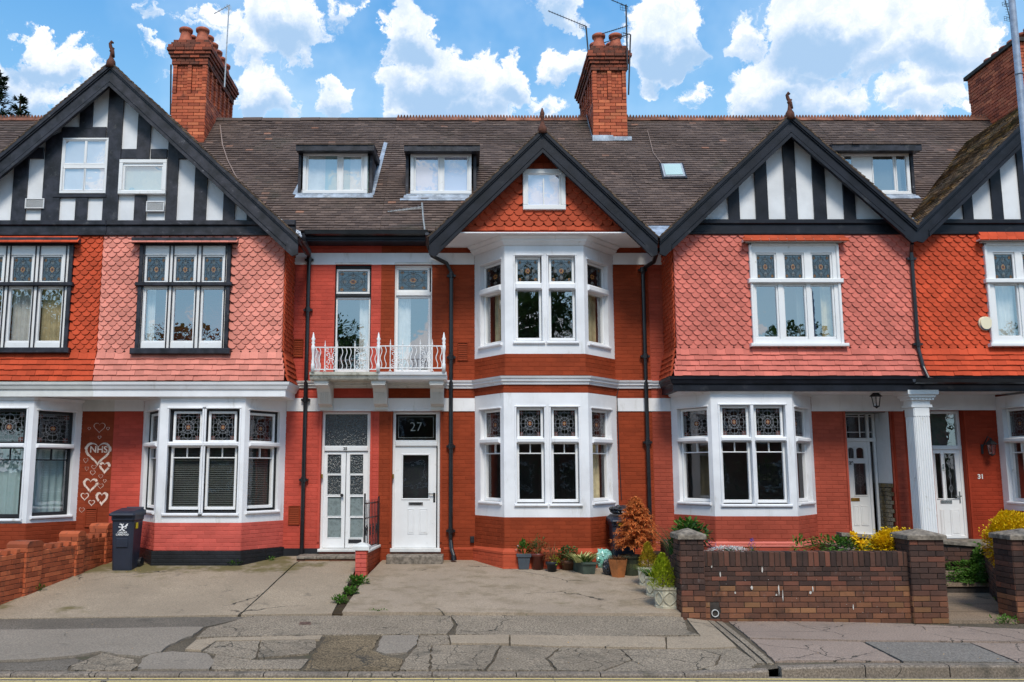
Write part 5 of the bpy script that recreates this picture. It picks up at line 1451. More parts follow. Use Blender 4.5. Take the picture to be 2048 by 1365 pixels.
# drainpipes
def pipe(h, pts, r=.034, hopper=None, collars=(), m='pipe', name='drainpipe'):
    q = MB(); q.tube(pts, r, 10)
    for c in collars: q.lathe(c, [(r, -.05), (r * 1.35, -.045), (r * 1.35, .045), (r, .05)], 10); q.box if False else None
    for c in collars: q.fr = None; q.add([(c[0] + dx, c[1] + dy, c[2] + dz) for dz in (-.02, .02) for dy in (-.01, .08) for dx in (-.085, .085)], [(0, 1, 3, 2), (4, 6, 7, 5), (0, 4, 5, 1), (2, 3, 7, 6), (0, 2, 6, 4), (1, 5, 7, 3)], True)
    return mk(name, q, M[m], h, smooth=False)


px25 = X(611, 800, -.08)
pipe(h25, [(X(600, 478, -.95), -.95, Z(478, -.95)), (X(618, 506, -.30), -.30, Z(500, -.3)), (px25, -.09, Z(515, -.09)), (px25, -.08, Z(540, -.08)), (px25, -.08, .62)], .04, collars=[(px25, -.08, Z(y_, -.08)) for y_ in (520, 620, 800, 960)])
q = MB(); q.tube([(X(592, 476, -.98), -1.0, Z(474, -1.0)), (X(603, 484, -.7), -.7, Z(482, -.7)), (X(616, 504, -.25), -.25, Z(505, -.25))], [.075, .085, .07], 8); mk('gutter_outlet', q, M['pipe'], h25)
px27 = X(902, 800, -.08)
pipe(h27, [(X(853, 462, -.9), -.7, Z(465, -.8)), (X(856, 486, -.45), -.45, Z(490, -.45)), (X(864, 512, -.12), -.12, Z(512, -.12)), (X(893, 528, -.08), -.08, Z(527, -.08)), (px27, -.08, Z(545, -.08)), (px27, -.08, .95), (px27 + .02, -.14, .78), (px27 + .06, -.2, .66)], .04,
     collars=[(px27, -.08, Z(y_, -.08)) for y_ in (552, 715, 893, 1062)])
q = MB(); q.tube([(px27 + .06, -.19, .66), (px27 + .06, -.2, .585)], [.05, .058], 12); mk('pipe_shoe', q, M['pipe'], h27)
px29 = X(1293, 800, -.08)
pipe(h29, [(X(1318, 505, -.95), -.85, Z(500, -.85)), (X(1310, 522, -.5), -.4, Z(524, -.4)), (X(1290, 535, -.09), -.09, Z(535, -.09)), (px29, -.08, Z(550, -.08)), (px29, -.08, .9)], .04, collars=[(px29, -.08, Z(y_, -.08)) for y_ in (540, 713, 885)])
xq = X(1823, 520, YG - .08)
pipe(h29, [(X(1824, 490, -1.1), -1.1, Z(488, -1.1)), (xq, YG - .09, Z(508, YG)), (xq, YG - .09, z9sc + .02), (xq + .03, YG - .16, Z(735, YG - .1)), (xq + .06, YG - .25, Z(757, YG - .2)), (xq + .22, YG - .27, Z(763, YG - .2))], .034, collars=[(xq, YG - .09, Z(520, YG)), (xq, YG - .09, Z(690, YG))])
gutter(h31, xq + .1, XR, YG - .26, zk1 - .07); gutter(h29, xq - .2, xq + .1, YG - .26, zk1 - .07)
# lead valleys
for pts, h in (([(1296, 452), (1350, 452), (1318, 478), (1306, 470)], h27), ([(582, 456), (600, 462), (604, 472), (590, 468)], h25), ([(1822, 436), (1850, 436), (1842, 446), (1832, 450)], h29)):
    v = [P(x, y, -1.0) + Vector((0, .02 * i, 0)) for i, (x, y) in enumerate(pts)]
    v = [P(pts[0][0], pts[0][1], -.45), P(pts[1][0], pts[1][1], -.45), P(pts[2][0], pts[2][1], -1.02), P(pts[3][0], pts[3][1], -1.02)]
    q = MB(); q.add([tuple(p) for p in v] + [tuple(p - Vector((0, 0, .03))) for p in v], [(0, 1, 2, 3), (4, 5, 6, 7), (0, 1, 5, 4), (1, 2, 6, 5), (2, 3, 7, 6), (3, 0, 4, 7)], True); mk('valley_flashing', q, M['lead'], h)

# ------------------------------------------------------------ the balcony shared by 25 and 27
bal = thing('balcony', 'white balcony with scrolled iron railing on three corbels over the front doors', 'balcony', (X(756, 750, -.8), 0, Z(760, -.8)))
YBa = -.88; c6 = lambda x, y: (600 + x / 6.4, 650 + y / 6.4)
zs_ = Z(760, YBa); zt_ = Z(744, YBa); xb0, xb1, xbm = X(618.5, 750, YBa), X(893, 750, YBa), X(756, 750, YBa)
for a, b, m in ((xb0, xbm, 'mossy'), (xbm, xb1, 'white')):
    q = MB(); ext = [(a, YBa + .1), (b, YBa + .1)]
    pr_ = [(-.9, zs_ + .03), (.0, zs_), (.03, zs_ + .02), (.05, zs_ + .06), (.05, zs_ + .085), (.09, zs_ + .095), (.10, zt_), (-.9, zt_)]
    q.sweep([(a, YBa + .1), (b, YBa + .1)], [(w_ if w_ > -.5 else -.78, z_) for w_, z_ in pr_]); mk('balcony_slab', q, M[m], bal)
for px_ in (646.5, 759, 873.5):
    u = X(px_, 780, -.5); q = MB(); hw = .125
    side = [(0, zs_ + .01), (-.74, zs_ + .01), (-.74, zs_ - .08), (-.62, zs_ - .10), (-.50, zs_ - .12), (-.42, zs_ - .2), (-.30, zs_ - .40), (-.1, zs_ - .44), (-.1, zs_ - .50), (0, zs_ - .50)]
    n = len(side); q.add([(u - hw, y_, z_) for y_, z_ in side] + [(u + hw, y_, z_) for y_, z_ in side], [tuple(range(n)), tuple(range(n, 2 * n))[::-1]] + [(i, n + i, n + (i + 1) % n, (i + 1) % n) for i in range(n)], True)
    for k_ in range(6):
        uu = u - .085 + k_ * .034; q.add([(uu + dx, y_ - .012, z_) for y_, z_ in ((-.43, zs_ - .2), (-.31, zs_ - .40)) for dx in (-.008, .008)] + [(uu + dx, y_ + .01, z_) for y_, z_ in ((-.43, zs_ - .2), (-.31, zs_ - .40)) for dx in (-.008, .008)], [(0, 1, 3, 2), (0, 2, 6, 4), (1, 3, 7, 5)], True)
    for zz in (-.03, -.055): q.add([(u + dx * (hw + .01), y_, zs_ + zz + dz) for dz in (0, .015) for y_ in (-.75, 0) for dx in (-1, 1)], [(0, 1, 3, 2), (4, 6, 7, 5), (0, 4, 5, 1), (2, 3, 7, 6), (0, 2, 6, 4), (1, 5, 7, 3)], True)
    mk('corbel', q, M['offwhite'], bal)
yr = YBa + .0
def rx(cx): return X(600 + cx / 6.4, 720, yr)
ztr = lambda cx: Z(650 + (290 if cx < 1000 else 273) / 6.4, yr); zbr = lambda cx: Z(650 + (573 if cx < 1000 else 555) / 6.4, yr)
for cx in (165, 1003, 1841):
    q = MB(); H_ = Z(665, yr) - zt_
    q.lathe((rx(cx), yr, zt_), [(.034, 0), (.034, .14), (.024, .16), (.028, .2), (.02, .24), (.022, .34), (.03, .40), (.035, .42), (.035, .48), (.022, .5), (.035, .54), (.022, .57), (.04, .61), (.022, .64), (.018, .68), (.004, H_)], 12)
    mk('railing_post', q, M['white2'], bal, smooth=True)
for a, b in ((165, 1003), (1003, 1841)):
    for zf in (ztr, zbr): q = MB(); q.tube([(rx(a), yr, zf(a if a < 1000 else 1100)), (rx(b), yr, zf(a if a < 1000 else 1100))], .011, 6); mk('rail', q, M['white2'], bal)
for cx in (318, 475, 700, 857, 1155, 1312, 1538, 1693):
    q = MB(); t = ztr(cx); q.tube([(rx(cx), yr, zt_ + .01), (rx(cx), yr, t + .05), (rx(cx), yr, t + .13)], [.010, .010, .002], 6); q.lathe((rx(cx), yr, t + .02), [(.01, 0), (.017, .012), (.01, .025)], 8)
    q.tube([(rx(cx) - .025, yr, zt_ + .005), (rx(cx), yr, zt_ + .04), (rx(cx) + .025, yr, zt_ + .005)], .006, 5); mk('baluster', q, M['white2'], bal)
for cx in (205, 253, 535, 590, 643, 915, 970, 1037, 1092, 1370, 1425, 1480, 1752, 1806):
    q = MB(); a, b = zbr(cx), ztr(cx); q.tube([(rx(cx) + .016 * sin(t * 2 * pi * 1.6), yr, a + (b - a) * t) for t in [i / 16 for i in range(17)]], .0075, 5); mk('wavy_bar', q, M['white2'], bal)


def scroll_panel(cx0, cx1):
    x0_, x1_ = rx(cx0), rx(cx1); z0_, z1_ = zbr(cx0), ztr(cx0); q = MB(); w2, h2 = (x1_ - x0_) / 2, (z1_ - z0_) / 2; cx_, cz_ = x0_ + w2, z0_ + h2
    for sx in (-1, 1):
        for sz in (-1, 1):
            pts = [(cx_, yr, cz_)]
            for i in range(15):                                      # inner curl near the middle
                t = i / 14; r_ = w2 * .40 * (1 - t * .72); an = -pi * .5 + t * 2.1 * pi; pts.append((cx_ + sx * (w2 * .50 + r_ * cos(an + pi)), yr, cz_ + sz * (h2 * .30 - r_ * sin(an + pi) * .9)))
            q.tube(pts, .007, 5)
            pts = [(cx_ + sx * w2 * .1, yr, cz_ + sz * h2 * .10), (cx_ + sx * w2 * .38, yr, cz_ + sz * h2 * .58), (cx_ + sx * w2 * .85, yr, cz_ + sz * h2 * .66)]
            for i in range(11):
                t = i / 10; r_ = w2 * .30 * (1 - t * .7); an = t * 1.8 * pi; pts.append((cx_ + sx * (w2 * .58 + r_ * cos(an)), yr, cz_ + sz * (h2 * .80 + r_ * sin(an) * .8)))
            q.tube(pts, .006, 5)
    for sz in (-1, 1): q.tube([(cx_, yr, cz_ + sz * h2 * .99), (cx_, yr, cz_ + sz * h2 * .5)], .006, 5)
    mk('scroll_panel', q, M['white2'], bal)


for a, b in ((318, 475), (700, 857), (1155, 1312), (1538, 1693)): scroll_panel(a, b)
for sx in (165, 1841):
    q = MB()
    for z_ in (ztr(sx), zbr(sx)): q.tube([(rx(sx), yr, z_), (rx(sx), -.0, z_)], .010, 5)
    for i in range(1, 7): q.tube([(rx(sx), yr * (1 - i / 7), zbr(sx)), (rx(sx), yr * (1 - i / 7), ztr(sx))], .0075, 5)
    mk('side_railing', q, M['white2'], bal)

# ------------------------------------------------------------ heart drawings
def heart(px, py, w, h, th, rough=False):
    cx_, cz_ = X(px, py), Z(py); s = w / 105 / 2; t_ = h / 105 / 2; q = MB(FW); n = 40
    pts = [(16 * sin(a) ** 3 / 16, (13 * cos(a) - 5 * cos(2 * a) - 2 * cos(3 * a) - cos(4 * a)) / 15) for a in [2 * pi * i / n for i in range(n)]]
    for i in range(n):
        k = 1 - th; a, b = pts[i], pts[(i + 1) % n]
        if rough and R.random() < .05: continue
        e = R.uniform(-.04, .04) if rough else 0
        q.add([(cx_ + x * s * kk, .0095, cz_ + (z - .1) * t_ * kk) for x, z, kk in ((a[0], a[1], 1 + e), (b[0], b[1], 1 + e), (b[0], b[1], k), (a[0], a[1], k))], [(0, 1, 2, 3)])
    o = mk('heart_drawing', q, M['chalk'], h23)


c5 = lambda x, y: (140 + x / 4.875, 780 + y / 4.875)
for (x, y, w, h, th, rg) in [(290, 360, 115, 105, .09, 0), (190, 377, 30, 32, .22, 0), (372, 376, 35, 35, .25, 0), (290, 462, 36, 34, .25, 0), (275, 598, 258, 240, .19, 1), (156, 686, 46, 50, .12, 0), (166, 766, 38, 42, .12, 0),
                             (236, 752, 50, 45, .12, 0), (224, 806, 54, 50, .16, 0), (340, 748, 112, 125, .42, 1), (302, 842, 44, 42, .12, 0), (202, 917, 148, 150, .32, 1), (340, 887, 32, 36, .2, 0), (300, 935, 58, 54, .12, 0),
                             (146, 1034, 82, 82, .26, 0), (312, 1048, 124, 145, .38, 1), (213, 1097, 66, 62, .28, 0), (117, 1168, 54, 54, .14, 0)]:
    p = c5(x, y); heart(p[0], p[1], w / 4.875, h / 4.875, th, rg)
p = c5(282, 585); text(h23, 'NHS', FW, X(*p), Z(p[1]), .0105, .175, M['chalk'], 'lettering', bold=.003)
# ------------------------------------------------------------ ground, drives, pavement, road
def sstep(a, b, x): t = min(1, max(0, (x - a) / (b - a))); return t * t * (3 - 2 * t)
def zd27(x, y): return .572 + y * .075
def zd25(x, y): return .648 + y * .100 + (.02 if y > -.9 else 0) * 0
def pz(x, y): k = sstep(2.9, 3.7, x); t = (y + 4.2) / -2.8; return (1 - k) * (.215 - .140 * t) + k * (.140 + .015 * t)


def gmat(name, col, var=.25, moss=None, moss_amt=.2, crack=0., agg=.5, cs=1.1, stain=(.06, .055, .045), stain_amt=.12, mossmask=None, rough=.92):
    m = bpy.data.materials.new(name); m.use_nodes = True; t = NT(m.node_tree); b = t.n['Principled BSDF']
    p = t.node('ShaderNodeNewGeometry').outputs['Position']
    c = t.mix(t.mr(t.noise(p, .9, 6, .65), .3, .7), tuple(x * (1 - var) for x in col), tuple(x * (1 + var * .7) for x in col))
    gr = t.noise(p, 48, 4, .75); c = t.mix(t.mr(gr, .35, .68), tuple(x * (1 - agg) for x in col), c, 'MIX')
    sp = t.node('ShaderNodeTexVoronoi'); t.set(sp.inputs['Vector'], p); sp.inputs['Scale'].default_value = 60
    c = t.mix(t.mr(sp.outputs['Distance'], .05, .22, .35 * agg, 0), c, tuple(min(1, x * 1.9) for x in col))
    c = t.mix(t.mr(t.noise(p, 2.3, 7, .7), .62 - stain_amt * .4, .8 - stain_amt * .3, 0, .75), c, stain)
    if moss:
        mn = t.math('ADD', t.noise(p, 1.5, 7, .7), mossmask(t, p) if mossmask else 0)
        c = t.mix(t.mr(mn, .62 - moss_amt * .3, .78 - moss_amt * .2, 0, .85), c, moss)
    h = t.math('MULTIPLY', gr, .3)
    if crack:
        wv = t.node('ShaderNodeTexNoise'); t.set(wv.inputs['Vector'], p); wv.inputs['Scale'].default_value = 3; wv.inputs['Detail'].default_value = 6
        pv = t.vm('ADD', p, t.vm('SCALE', wv.outputs['Color'])); pv.node.inputs[1].links[0].from_node.inputs['Scale'].default_value = .35
        v = t.node('ShaderNodeTexVoronoi', feature='DISTANCE_TO_EDGE'); t.set(v.inputs['Vector'], pv); v.inputs['Scale'].default_value = cs
        msk = t.mr(t.noise(p, .8, 3, .5), .56 - crack * .2, .66 - crack * .2)
        ck = t.math('MULTIPLY', t.mr(v.outputs['Distance'], .002 * cs ** .5, .011 * cs ** .5, 1, 0), msk)
        c = t.mix(ck, c, (.05, .045, .036)); h = t.math('SUBTRACT', h, ck)
    t.set(b.inputs['Base Color'], c); b.inputs['Roughness'].default_value = rough; b.inputs['Specular IOR Level'].default_value = .25
    bn = t.node('ShaderNodeBump'); bn.inputs['Strength'].default_value = .7; bn.inputs['Distance'].default_value = .008; t.set(bn.inputs['Height'], h); t.l.new(bn.outputs[0], b.inputs['Normal'])
    return m


mossc = lin(96, 88, 48)
def mm25(t, p):
    s = t.node('ShaderNodeSeparateXYZ'); t.set(s.inputs[0], p)
    a = t.mr(s.outputs[1], -2.2, -.9, -.04, .16); b_ = t.mr(s.outputs[0], -7.6, -6.2, .22, 0)
    return t.math('SUBTRACT', t.math('ADD', a, b_), t.mr(s.outputs[0], -3.6, -2.4, 0, .12))


G = {}
G['drive25'] = gmat('mossy_concrete_drive', lin(176, 158, 136), .2, mossc, .34, .25, .45, .5, mossmask=mm25)
G['drive27'] = gmat('tan_concrete_drive', lin(174, 156, 136), .16, lin(120, 108, 80), .0, .2, .35, .45, stain=lin(124, 110, 88), stain_amt=.42)
G['upper'] = gmat('exposed_aggregate_concrete', lin(174, 158, 138), .18, None, 0, .45, .75, 1.2, stain_amt=.2)
G['band'] = gmat('tan_concrete_band', lin(176, 158, 136), .12, None, 0, .5, .45, .5)
G['smooth'] = gmat('smooth_grey_concrete', lin(154, 142, 128), .12, None, 0, .3, .45, .5, stain_amt=.0)
G['tar'] = gmat('dark_tarmac_strip', lin(128, 118, 106), .25, None, 0, .3, .6, 1)
G['broken'] = gmat('broken_pavement', lin(168, 152, 132), .25, lin(90, 84, 50), .0, 1.0, .7, 2.6, stain_amt=.3)
G['gravel'] = gmat('gravelly_patch', lin(156, 136, 108), .35, lin(80, 66, 44), .2, .8, .9, 2, stain_amt=.3)
G['sub'] = gmat('dark_joint_dirt', lin(112, 101, 86), .4, lin(60, 70, 30), .2, 0, .6)
G['pink'] = gmat('pinkish_tarmac_pavement', lin(166, 146, 132), .15, lin(100, 92, 82), .1, .9, .45, 1.2, stain=lin(92, 84, 78))
G['newpatch'] = gmat('grey_tarmac_patch', lin(146, 138, 129), .1, None, 0, 0, .6, 1)
G['kerb'] = gmat('weathered_kerb_stone', lin(152, 138, 124), .2, lin(80, 80, 50), .1, .2, .6, 1.2, stain_amt=.25)
G['road'] = gmat('worn_grey_tarmac', lin(150, 140, 130), .1, None, 0, .1, .6, .7)
G['line'] = gmat('worn_yellow_line_paint', lin(222, 196, 130), .12, None, 0, .4, .25, 2, stain=lin(130, 120, 100), stain_amt=.16)
G['path'] = gmat('brown_concrete_path', lin(158, 138, 118), .2, lin(90, 96, 40), .05, .2, .5, .8)
G['soil'] = gmat('dark_soil', lin(56, 44, 34), .3, None, 0, 0, .6)
G['dirt'] = gmat('leaf_litter_dirt', lin(80, 64, 44), .4, lin(60, 66, 28), .3, 0, .7)


def struct(name, q, m, **k): return mk(name, q, m, None, kind='structure', **k)


def grid(q, x0, x1, y0, y1, zf, nx, ny):
    vs = [(x0 + (x1 - x0) * i / nx, y0 + (y1 - y0) * j / ny) for j in range(ny + 1) for i in range(nx + 1)]
    q.add([(x, y, zf(x, y)) for x, y in vs], [(j * (nx + 1) + i, j * (nx + 1) + i + 1, (j + 1) * (nx + 1) + i + 1, (j + 1) * (nx + 1) + i) for j in range(ny) for i in range(nx)], True)


q = MB(); q.add([(-900, -900, -.12), (900, -900, -.12), (900, 900, -.12), (-900, 900, -.12)], [(0, 1, 2, 3)], True); struct('ground', q, G['dirt'])
q = MB(); grid(q, -60, 60, -16, -7.10, lambda x, y: .030, 12, 4); struct('road', q, G['road'])
q = MB(); grid(q, -30, 40, -7.05, -4.0, lambda x, y: pz(x, y) - .022, 140, 12); pav = struct('pavement', q, G['sub'])
q = MB(); grid(q, -60, 60, -19, -16, lambda x, y: .10, 10, 1); struct('far_pavement', q, G['pink'])


def jag(pts, amp=.012, step=.09):
    out = []
    for i, a in enumerate(pts):
        b = pts[(i + 1) % len(pts)]; L = math.hypot(b[0] - a[0], b[1] - a[1]); n = max(1, int(L / step))
        for k in range(n): t = k / n; e = amp if k else amp * .3; out.append((a[0] + (b[0] - a[0]) * t + R.uniform(-e, e), a[1] + (b[1] - a[1]) * t + R.uniform(-e, e)))
    return out


def patch(px, m, lift=0., amp=.008, name='paving_patch', parent=None, zf=pz, shrink=.003):
    w = [hit(x, y, zf) for x, y in px]; pts = [(p.x, p.y) for p in w]; cx_ = sum(p[0] for p in pts) / len(pts); cy_ = sum(p[1] for p in pts) / len(pts)
    pts = [(cx_ + (x - cx_) * (1 - shrink / max(.1, abs(x - cx_))) , cy_ + (y - cy_) * (1 - shrink / max(.05, abs(y - cy_)))) for x, y in pts]
    q = MB(); q.slab(jag(pts, amp * (.35 if m in ('band', 'newpatch') else 1.8 if m in ('smooth', 'tar', 'broken', 'gravel') else 1)), lambda x, y: zf(x, y) - .03, lambda x, y: zf(x, y) + lift); return mk(name, q, G[m], parent or pav)


PT = [([(-30, 1237), (470, 1233), (497, 1233), (455, 1243), (412, 1253), (340, 1255), (180, 1257), (-30, 1260)], 'tar', -.006), ([(-30, 1261), (180, 1258), (340, 1255), (408, 1254), (385, 1272), (360, 1281), (334, 1294), (322, 1304), (280, 1313), (235, 1310), (200, 1303), (150, 1312), (60, 1320), (-30, 1322)], 'smooth', .004),
      ([(-30, 1324), (60, 1323), (150, 1315), (168, 1320), (140, 1330), (136, 1340), (-30, 1340)], 'tar', -.010), ([(143, 1330), (172, 1320), (202, 1306), (234, 1313), (268, 1318), (276, 1331), (262, 1340), (140, 1340)], 'broken', -.004),
      ([(284, 1317), (300, 1308), (345, 1303), (415, 1307), (428, 1322), (418, 1338), (275, 1339)], 'smooth', .0), ([(498, 1232), (900, 1231), (908, 1250), (895, 1268), (640, 1270), (430, 1274), (392, 1275), (415, 1256), (458, 1245)], 'upper', 0.),
      ([(902, 1231), (1366, 1234), (1376, 1262), (1400, 1271), (1180, 1273), (910, 1269), (915, 1250)], 'upper', .002), ([(430, 1276), (646, 1271), (640, 1279), (560, 1280), (432, 1282), (402, 1301), (370, 1299), (392, 1280)], 'band', .003),
      ([(434, 1283), (520, 1281), (512, 1314), (505, 1318), (422, 1307), (406, 1302)], 'upper', -.003), ([(524, 1281), (630, 1279), (632, 1295), (618, 1307), (560, 1312), (515, 1316)], 'broken', 0.),
      ([(420, 1324), (432, 1309), (505, 1320), (618, 1318), (600, 1338), (424, 1339)], 'upper', -.001), ([(655, 1271), (762, 1270), (750, 1288), (745, 1300), (775, 1312), (806, 1318), (797, 1340), (606, 1340), (622, 1318), (634, 1297), (648, 1280)], 'gravel', -.008),
      ([(765, 1271), (838, 1270), (832, 1290), (815, 1305), (770, 1308), (752, 1302), (757, 1290)], 'smooth', 0.), ([(840, 1271), (895, 1270), (900, 1287), (862, 1290), (860, 1312), (858, 1340), (800, 1340), (810, 1318), (822, 1306), (834, 1290)], 'broken', -.002),
      ([(898, 1271), (1018, 1270), (1018, 1288), (902, 1287)], 'band', .004), ([(1021, 1270), (1330, 1274), (1332, 1296), (1100, 1293), (1021, 1289)], 'band', .003), ([(1334, 1274), (1402, 1273), (1374, 1237), (1410, 1237), (1473, 1294), (1334, 1297)], 'band', .0),
      ([(864, 1291), (1000, 1290), (985, 1320), (970, 1340), (862, 1340)], 'broken', .002), ([(1003, 1291), (1120, 1295), (1090, 1318), (1110, 1341), (974, 1340), (990, 1318)], 'broken', -.002), ([(1123, 1295), (1240, 1298), (1262, 1320), (1205, 1342), (1114, 1341), (1096, 1318)], 'broken', .0),
      ([(1243, 1299), (1400, 1298), (1440, 1310), (1430, 1330), (1380, 1343), (1210, 1342), (1266, 1320)], 'upper', -.003), ([(1404, 1299), (1474, 1297), (1516, 1326), (1500, 1338), (1386, 1343), (1434, 1331), (1444, 1310)], 'upper', .0),
      ([(1452, 1240), (1760, 1246), (2120, 1262), (2120, 1284), (1740, 1281), (1500, 1276)], 'pink', .0), ([(1502, 1278), (1724, 1284), (1800, 1322), (1550, 1323)], 'pink', -.002), ([(1729, 1284), (1938, 1286), (2032, 1325), (1806, 1323)], 'newpatch', .002), ([(1942, 1286), (2120, 1288), (2140, 1326), (2038, 1325)], 'pink', .0)]
for pts, m, lf_ in PT: patch(pts, m, lf_)
for a, b in ((1413, 1424), (1427, 1438)):        # two cast drain channels running to the kerb
    x2 = a + 103 + (a - 1413) * .3; patch([(a, 1238), (b, 1238), (x2 + 13, 1326), (x2, 1326)], 'upper', -.004, .002, 'drain_channel', shrink=.002)
q = MB(); v = [hit(x, y, lambda a, b: pz(a, b) + .006) for x, y in ((598, 1249), (622, 1249), (622, 1244), (600, 1244))]; q.slab([(p.x, p.y) for p in v], .1, lambda x, y: pz(x, y) + .006); M['cover'] = mat('rusty_iron_cover', lin(96, 74, 64), .7, .3, 20, .5, 60); tag(mk('access_cover', q, M['cover']), 'small rusty rectangular cover set in the pavement before the pink house drive', 'cover')
q = MB(); v = [hit(x, y, lambda a, b: pz(a, b) + .006) for x, y in ((1390, 1236), (1410, 1236), (1404, 1231), (1388, 1231))]; q.slab([(p.x, p.y) for p in v], .1, lambda x, y: pz(x, y) + .006); tag(mk('access_cover', q, M['plastic']), 'small dark plastic cover at the foot of the brick pier beside the drainpipe end', 'cover')
# kerb: flush in front of the drives, raised to the right
kb = link('kerb', None, None, (0, -7.05, 0), kind='structure')
x = -14.
while x < 22:
    L = .91; q = MB(); rz_ = x > 3.3; zt0 = (lambda X_, Y_: pz(X_, Y_)) if rz_ else (lambda X_, Y_: pz(X_, Y_) - .01)
    if 3.25 < x + L / 2 < 3.75: x += .13; continue
    xa, xb = x, x + L - .012; za = pz(xa, -7.0) - (0 if rz_ else .006); zb2 = pz(xb, -7.0) - (0 if rz_ else .006)
    q.add([(xa, -7.02, 0), (xb, -7.02, 0), (xb, -7.02, zb2), (xa, -7.02, za), (xa, -7.145, 0), (xb, -7.145, 0), (xb, -7.145, zb2 - .018), (xa, -7.145, za - .018), (xa, -7.128, za), (xb, -7.128, zb2)], [(3, 2, 9, 8), (8, 9, 6, 7), (7, 6, 5, 4), (0, 3, 8, 7, 4), (1, 2, 9, 6, 5)], True)
    mk('kerb_stone', q, G['kerb'], kb); x += L
q = MB(); q.box(0, 0, 0, 0, 0, 0) if False else None
for ya, yb in ((-7.225, -7.178), (-7.345, -7.298)):
    q = MB(); n = 90; vs = []
    for i in range(n + 1):
        X_ = -16 + 36 * i / n; d = -.05 * sstep(0, 7, X_); vs += [(X_, ya + d + R.uniform(-.003, .003), .034), (X_, yb + d + R.uniform(-.003, .003), .034)]
    q.add(vs, [(2 * i, 2 * i + 2, 2 * i + 3, 2 * i + 1) for i in range(n)], True); struct('yellow_line', q, G['line'])

p2x = X(1891, 1140, -4.28) - .22
# drives
def wx(px, py, zf): p = hit(px, py, zf); return (p.x, p.y)
q = MB(); e25 = [wx(-40, 1238, zd25), wx(478, 1230, zd25), wx(588, 1128, zd25), (-2.95, .0), (XA - .2, .0), (XA - .35, -1.0), wx(-40, 1215, zd25)]
q.slab(jag(e25, .004, .3), lambda x, y: .0, zd25); struct('driveway', q, G['drive25'])
q = MB(); e25b = [wx(482, 1230, zd25), wx(664, 1228, zd25), wx(700, 1160, zd25), wx(716, 1130, zd25), (-1.8, .0), (-2.92, .0), wx(592, 1128, zd25)]
q.slab(jag(e25b, .004, .3), lambda x, y: .0, lambda x, y: zd25(x, y) + .004); struct('driveway', q, G['drive25'])
q = MB(); e27 = [wx(684, 1224, zd27), wx(1372, 1227, zd27), (3.62, -.0), (-1.55, .0), wx(728, 1158, zd27)]
q.slab(jag(e27, .005, .25), lambda x, y: .05, zd27); struct('driveway', q, G['drive27'])
q = MB(); p0, p1, p2, p3 = wx(664, 1229, zd25), wx(684, 1226, zd27), wx(732, 1156, zd27), wx(705, 1156, zd25); q.slab([p0, p1, p2, p3], .0, lambda x, y: zd27(x, y) - .02); struct('verge_soil', q, G['dirt'])
q = MB(); q.slab([(3.45, -4.05), (p2x - .02, -4.05), (p2x - .02, 0), (3.45, 0)], .1, .74); struct('garden_bed', q, G['soil'])
q = MB(); q.slab([(9.35, -4.0), (13, -4.0), (13, -.5), (9.35, -1.5)], .1, .74); struct('garden_bed', q, G['soil'])

# ------------------------------------------------------------ garden walls
fW = front(-4.2)
gw = thing('garden_wall', 'weathered dark red brick front garden wall with white paint drips and a pipe hole', 'wall', (5.6, -4.2, .1))
wx0, wx1 = X(1405, 1180, -4.2), X(1822, 1180, -4.2); ztw = P(1600, 1104, -4.2).z; zso = P(1600, 1134, -4.2).z; zbb = .10
q = MB(fW); q.box(wx0, wx1, -.21, -.008, zbb, ztw - .01); mk('wall_core', q, M['gmortar'], gw)
hole = (X(1421, 1225, -4.2), X(1439, 1225, -4.2), P(1430, 1236, -4.2).z, P(1430, 1212, -4.2).z)
zsp = zbb + round((.60 - zbb) / .075) * .075
bricks(fW, gw, M['gbrickl'], wx0, wx1, zbb, zsp, [hole], single=110, name='brick', proud=.004, jit=.003, depth=.05)
bricks(fW, gw, M['gbrick'], wx0, wx1, zsp, zso, [], single=120, name='brick', proud=.004, jit=.003, depth=.05)
k = int((wx1 - wx0) / .078); bwd = (wx1 - wx0) / k; Hh = ztw - zso
for i in range(k):
    me = unit('soldier_brick', M['gbrick'], lambda q: q.chamf(-bwd / 2 + .005, bwd / 2 - .005, -.2, 0, -Hh / 2 + .005, Hh / 2, .006), (1,)); o = link('soldier_brick', me, gw, fW.T(wx0 + (i + .5) * bwd, .006 + R.uniform(-.004, .004), (zso + ztw) / 2 + R.uniform(-.004, .002)), rot=(0, R.uniform(-.02, .02), 0)); o.scale = (1, -1, 1)
q = MB(); hx, hz = (hole[0] + hole[1]) / 2, (hole[2] + hole[3]) / 2
def pipe_end(q):
    n = 20
    for r0, r1, y0, y1 in ((.052, .052, -4.215, -4.0), (.043, .043, -4.0, -4.215), (.043, .052, -4.216, -4.215)):
        vs = []
        for j in range(n): a = 2 * pi * j / n; vs += [(hx + r0 * cos(a), y0, hz - .02 + r0 * sin(a)), (hx + r1 * cos(a), y1, hz - .02 + r1 * sin(a))]
        q.add(vs, [(2 * j, (2 * j + 2) % (2 * n), (2 * j + 3) % (2 * n), 2 * j + 1) for j in range(n)], True)
pipe_end(q); mk('pipe_end', q, M['offwhite'], gw); q = MB(fW); q.box(hole[0], hole[1], -.205, -.03, hole[2], hole[3]); mk('pipe_hole', q, M['soot'], gw)
M['dulled'] = mat('dulled_white_paint', lin(200, 194, 186), .8, .15, 20, .2)
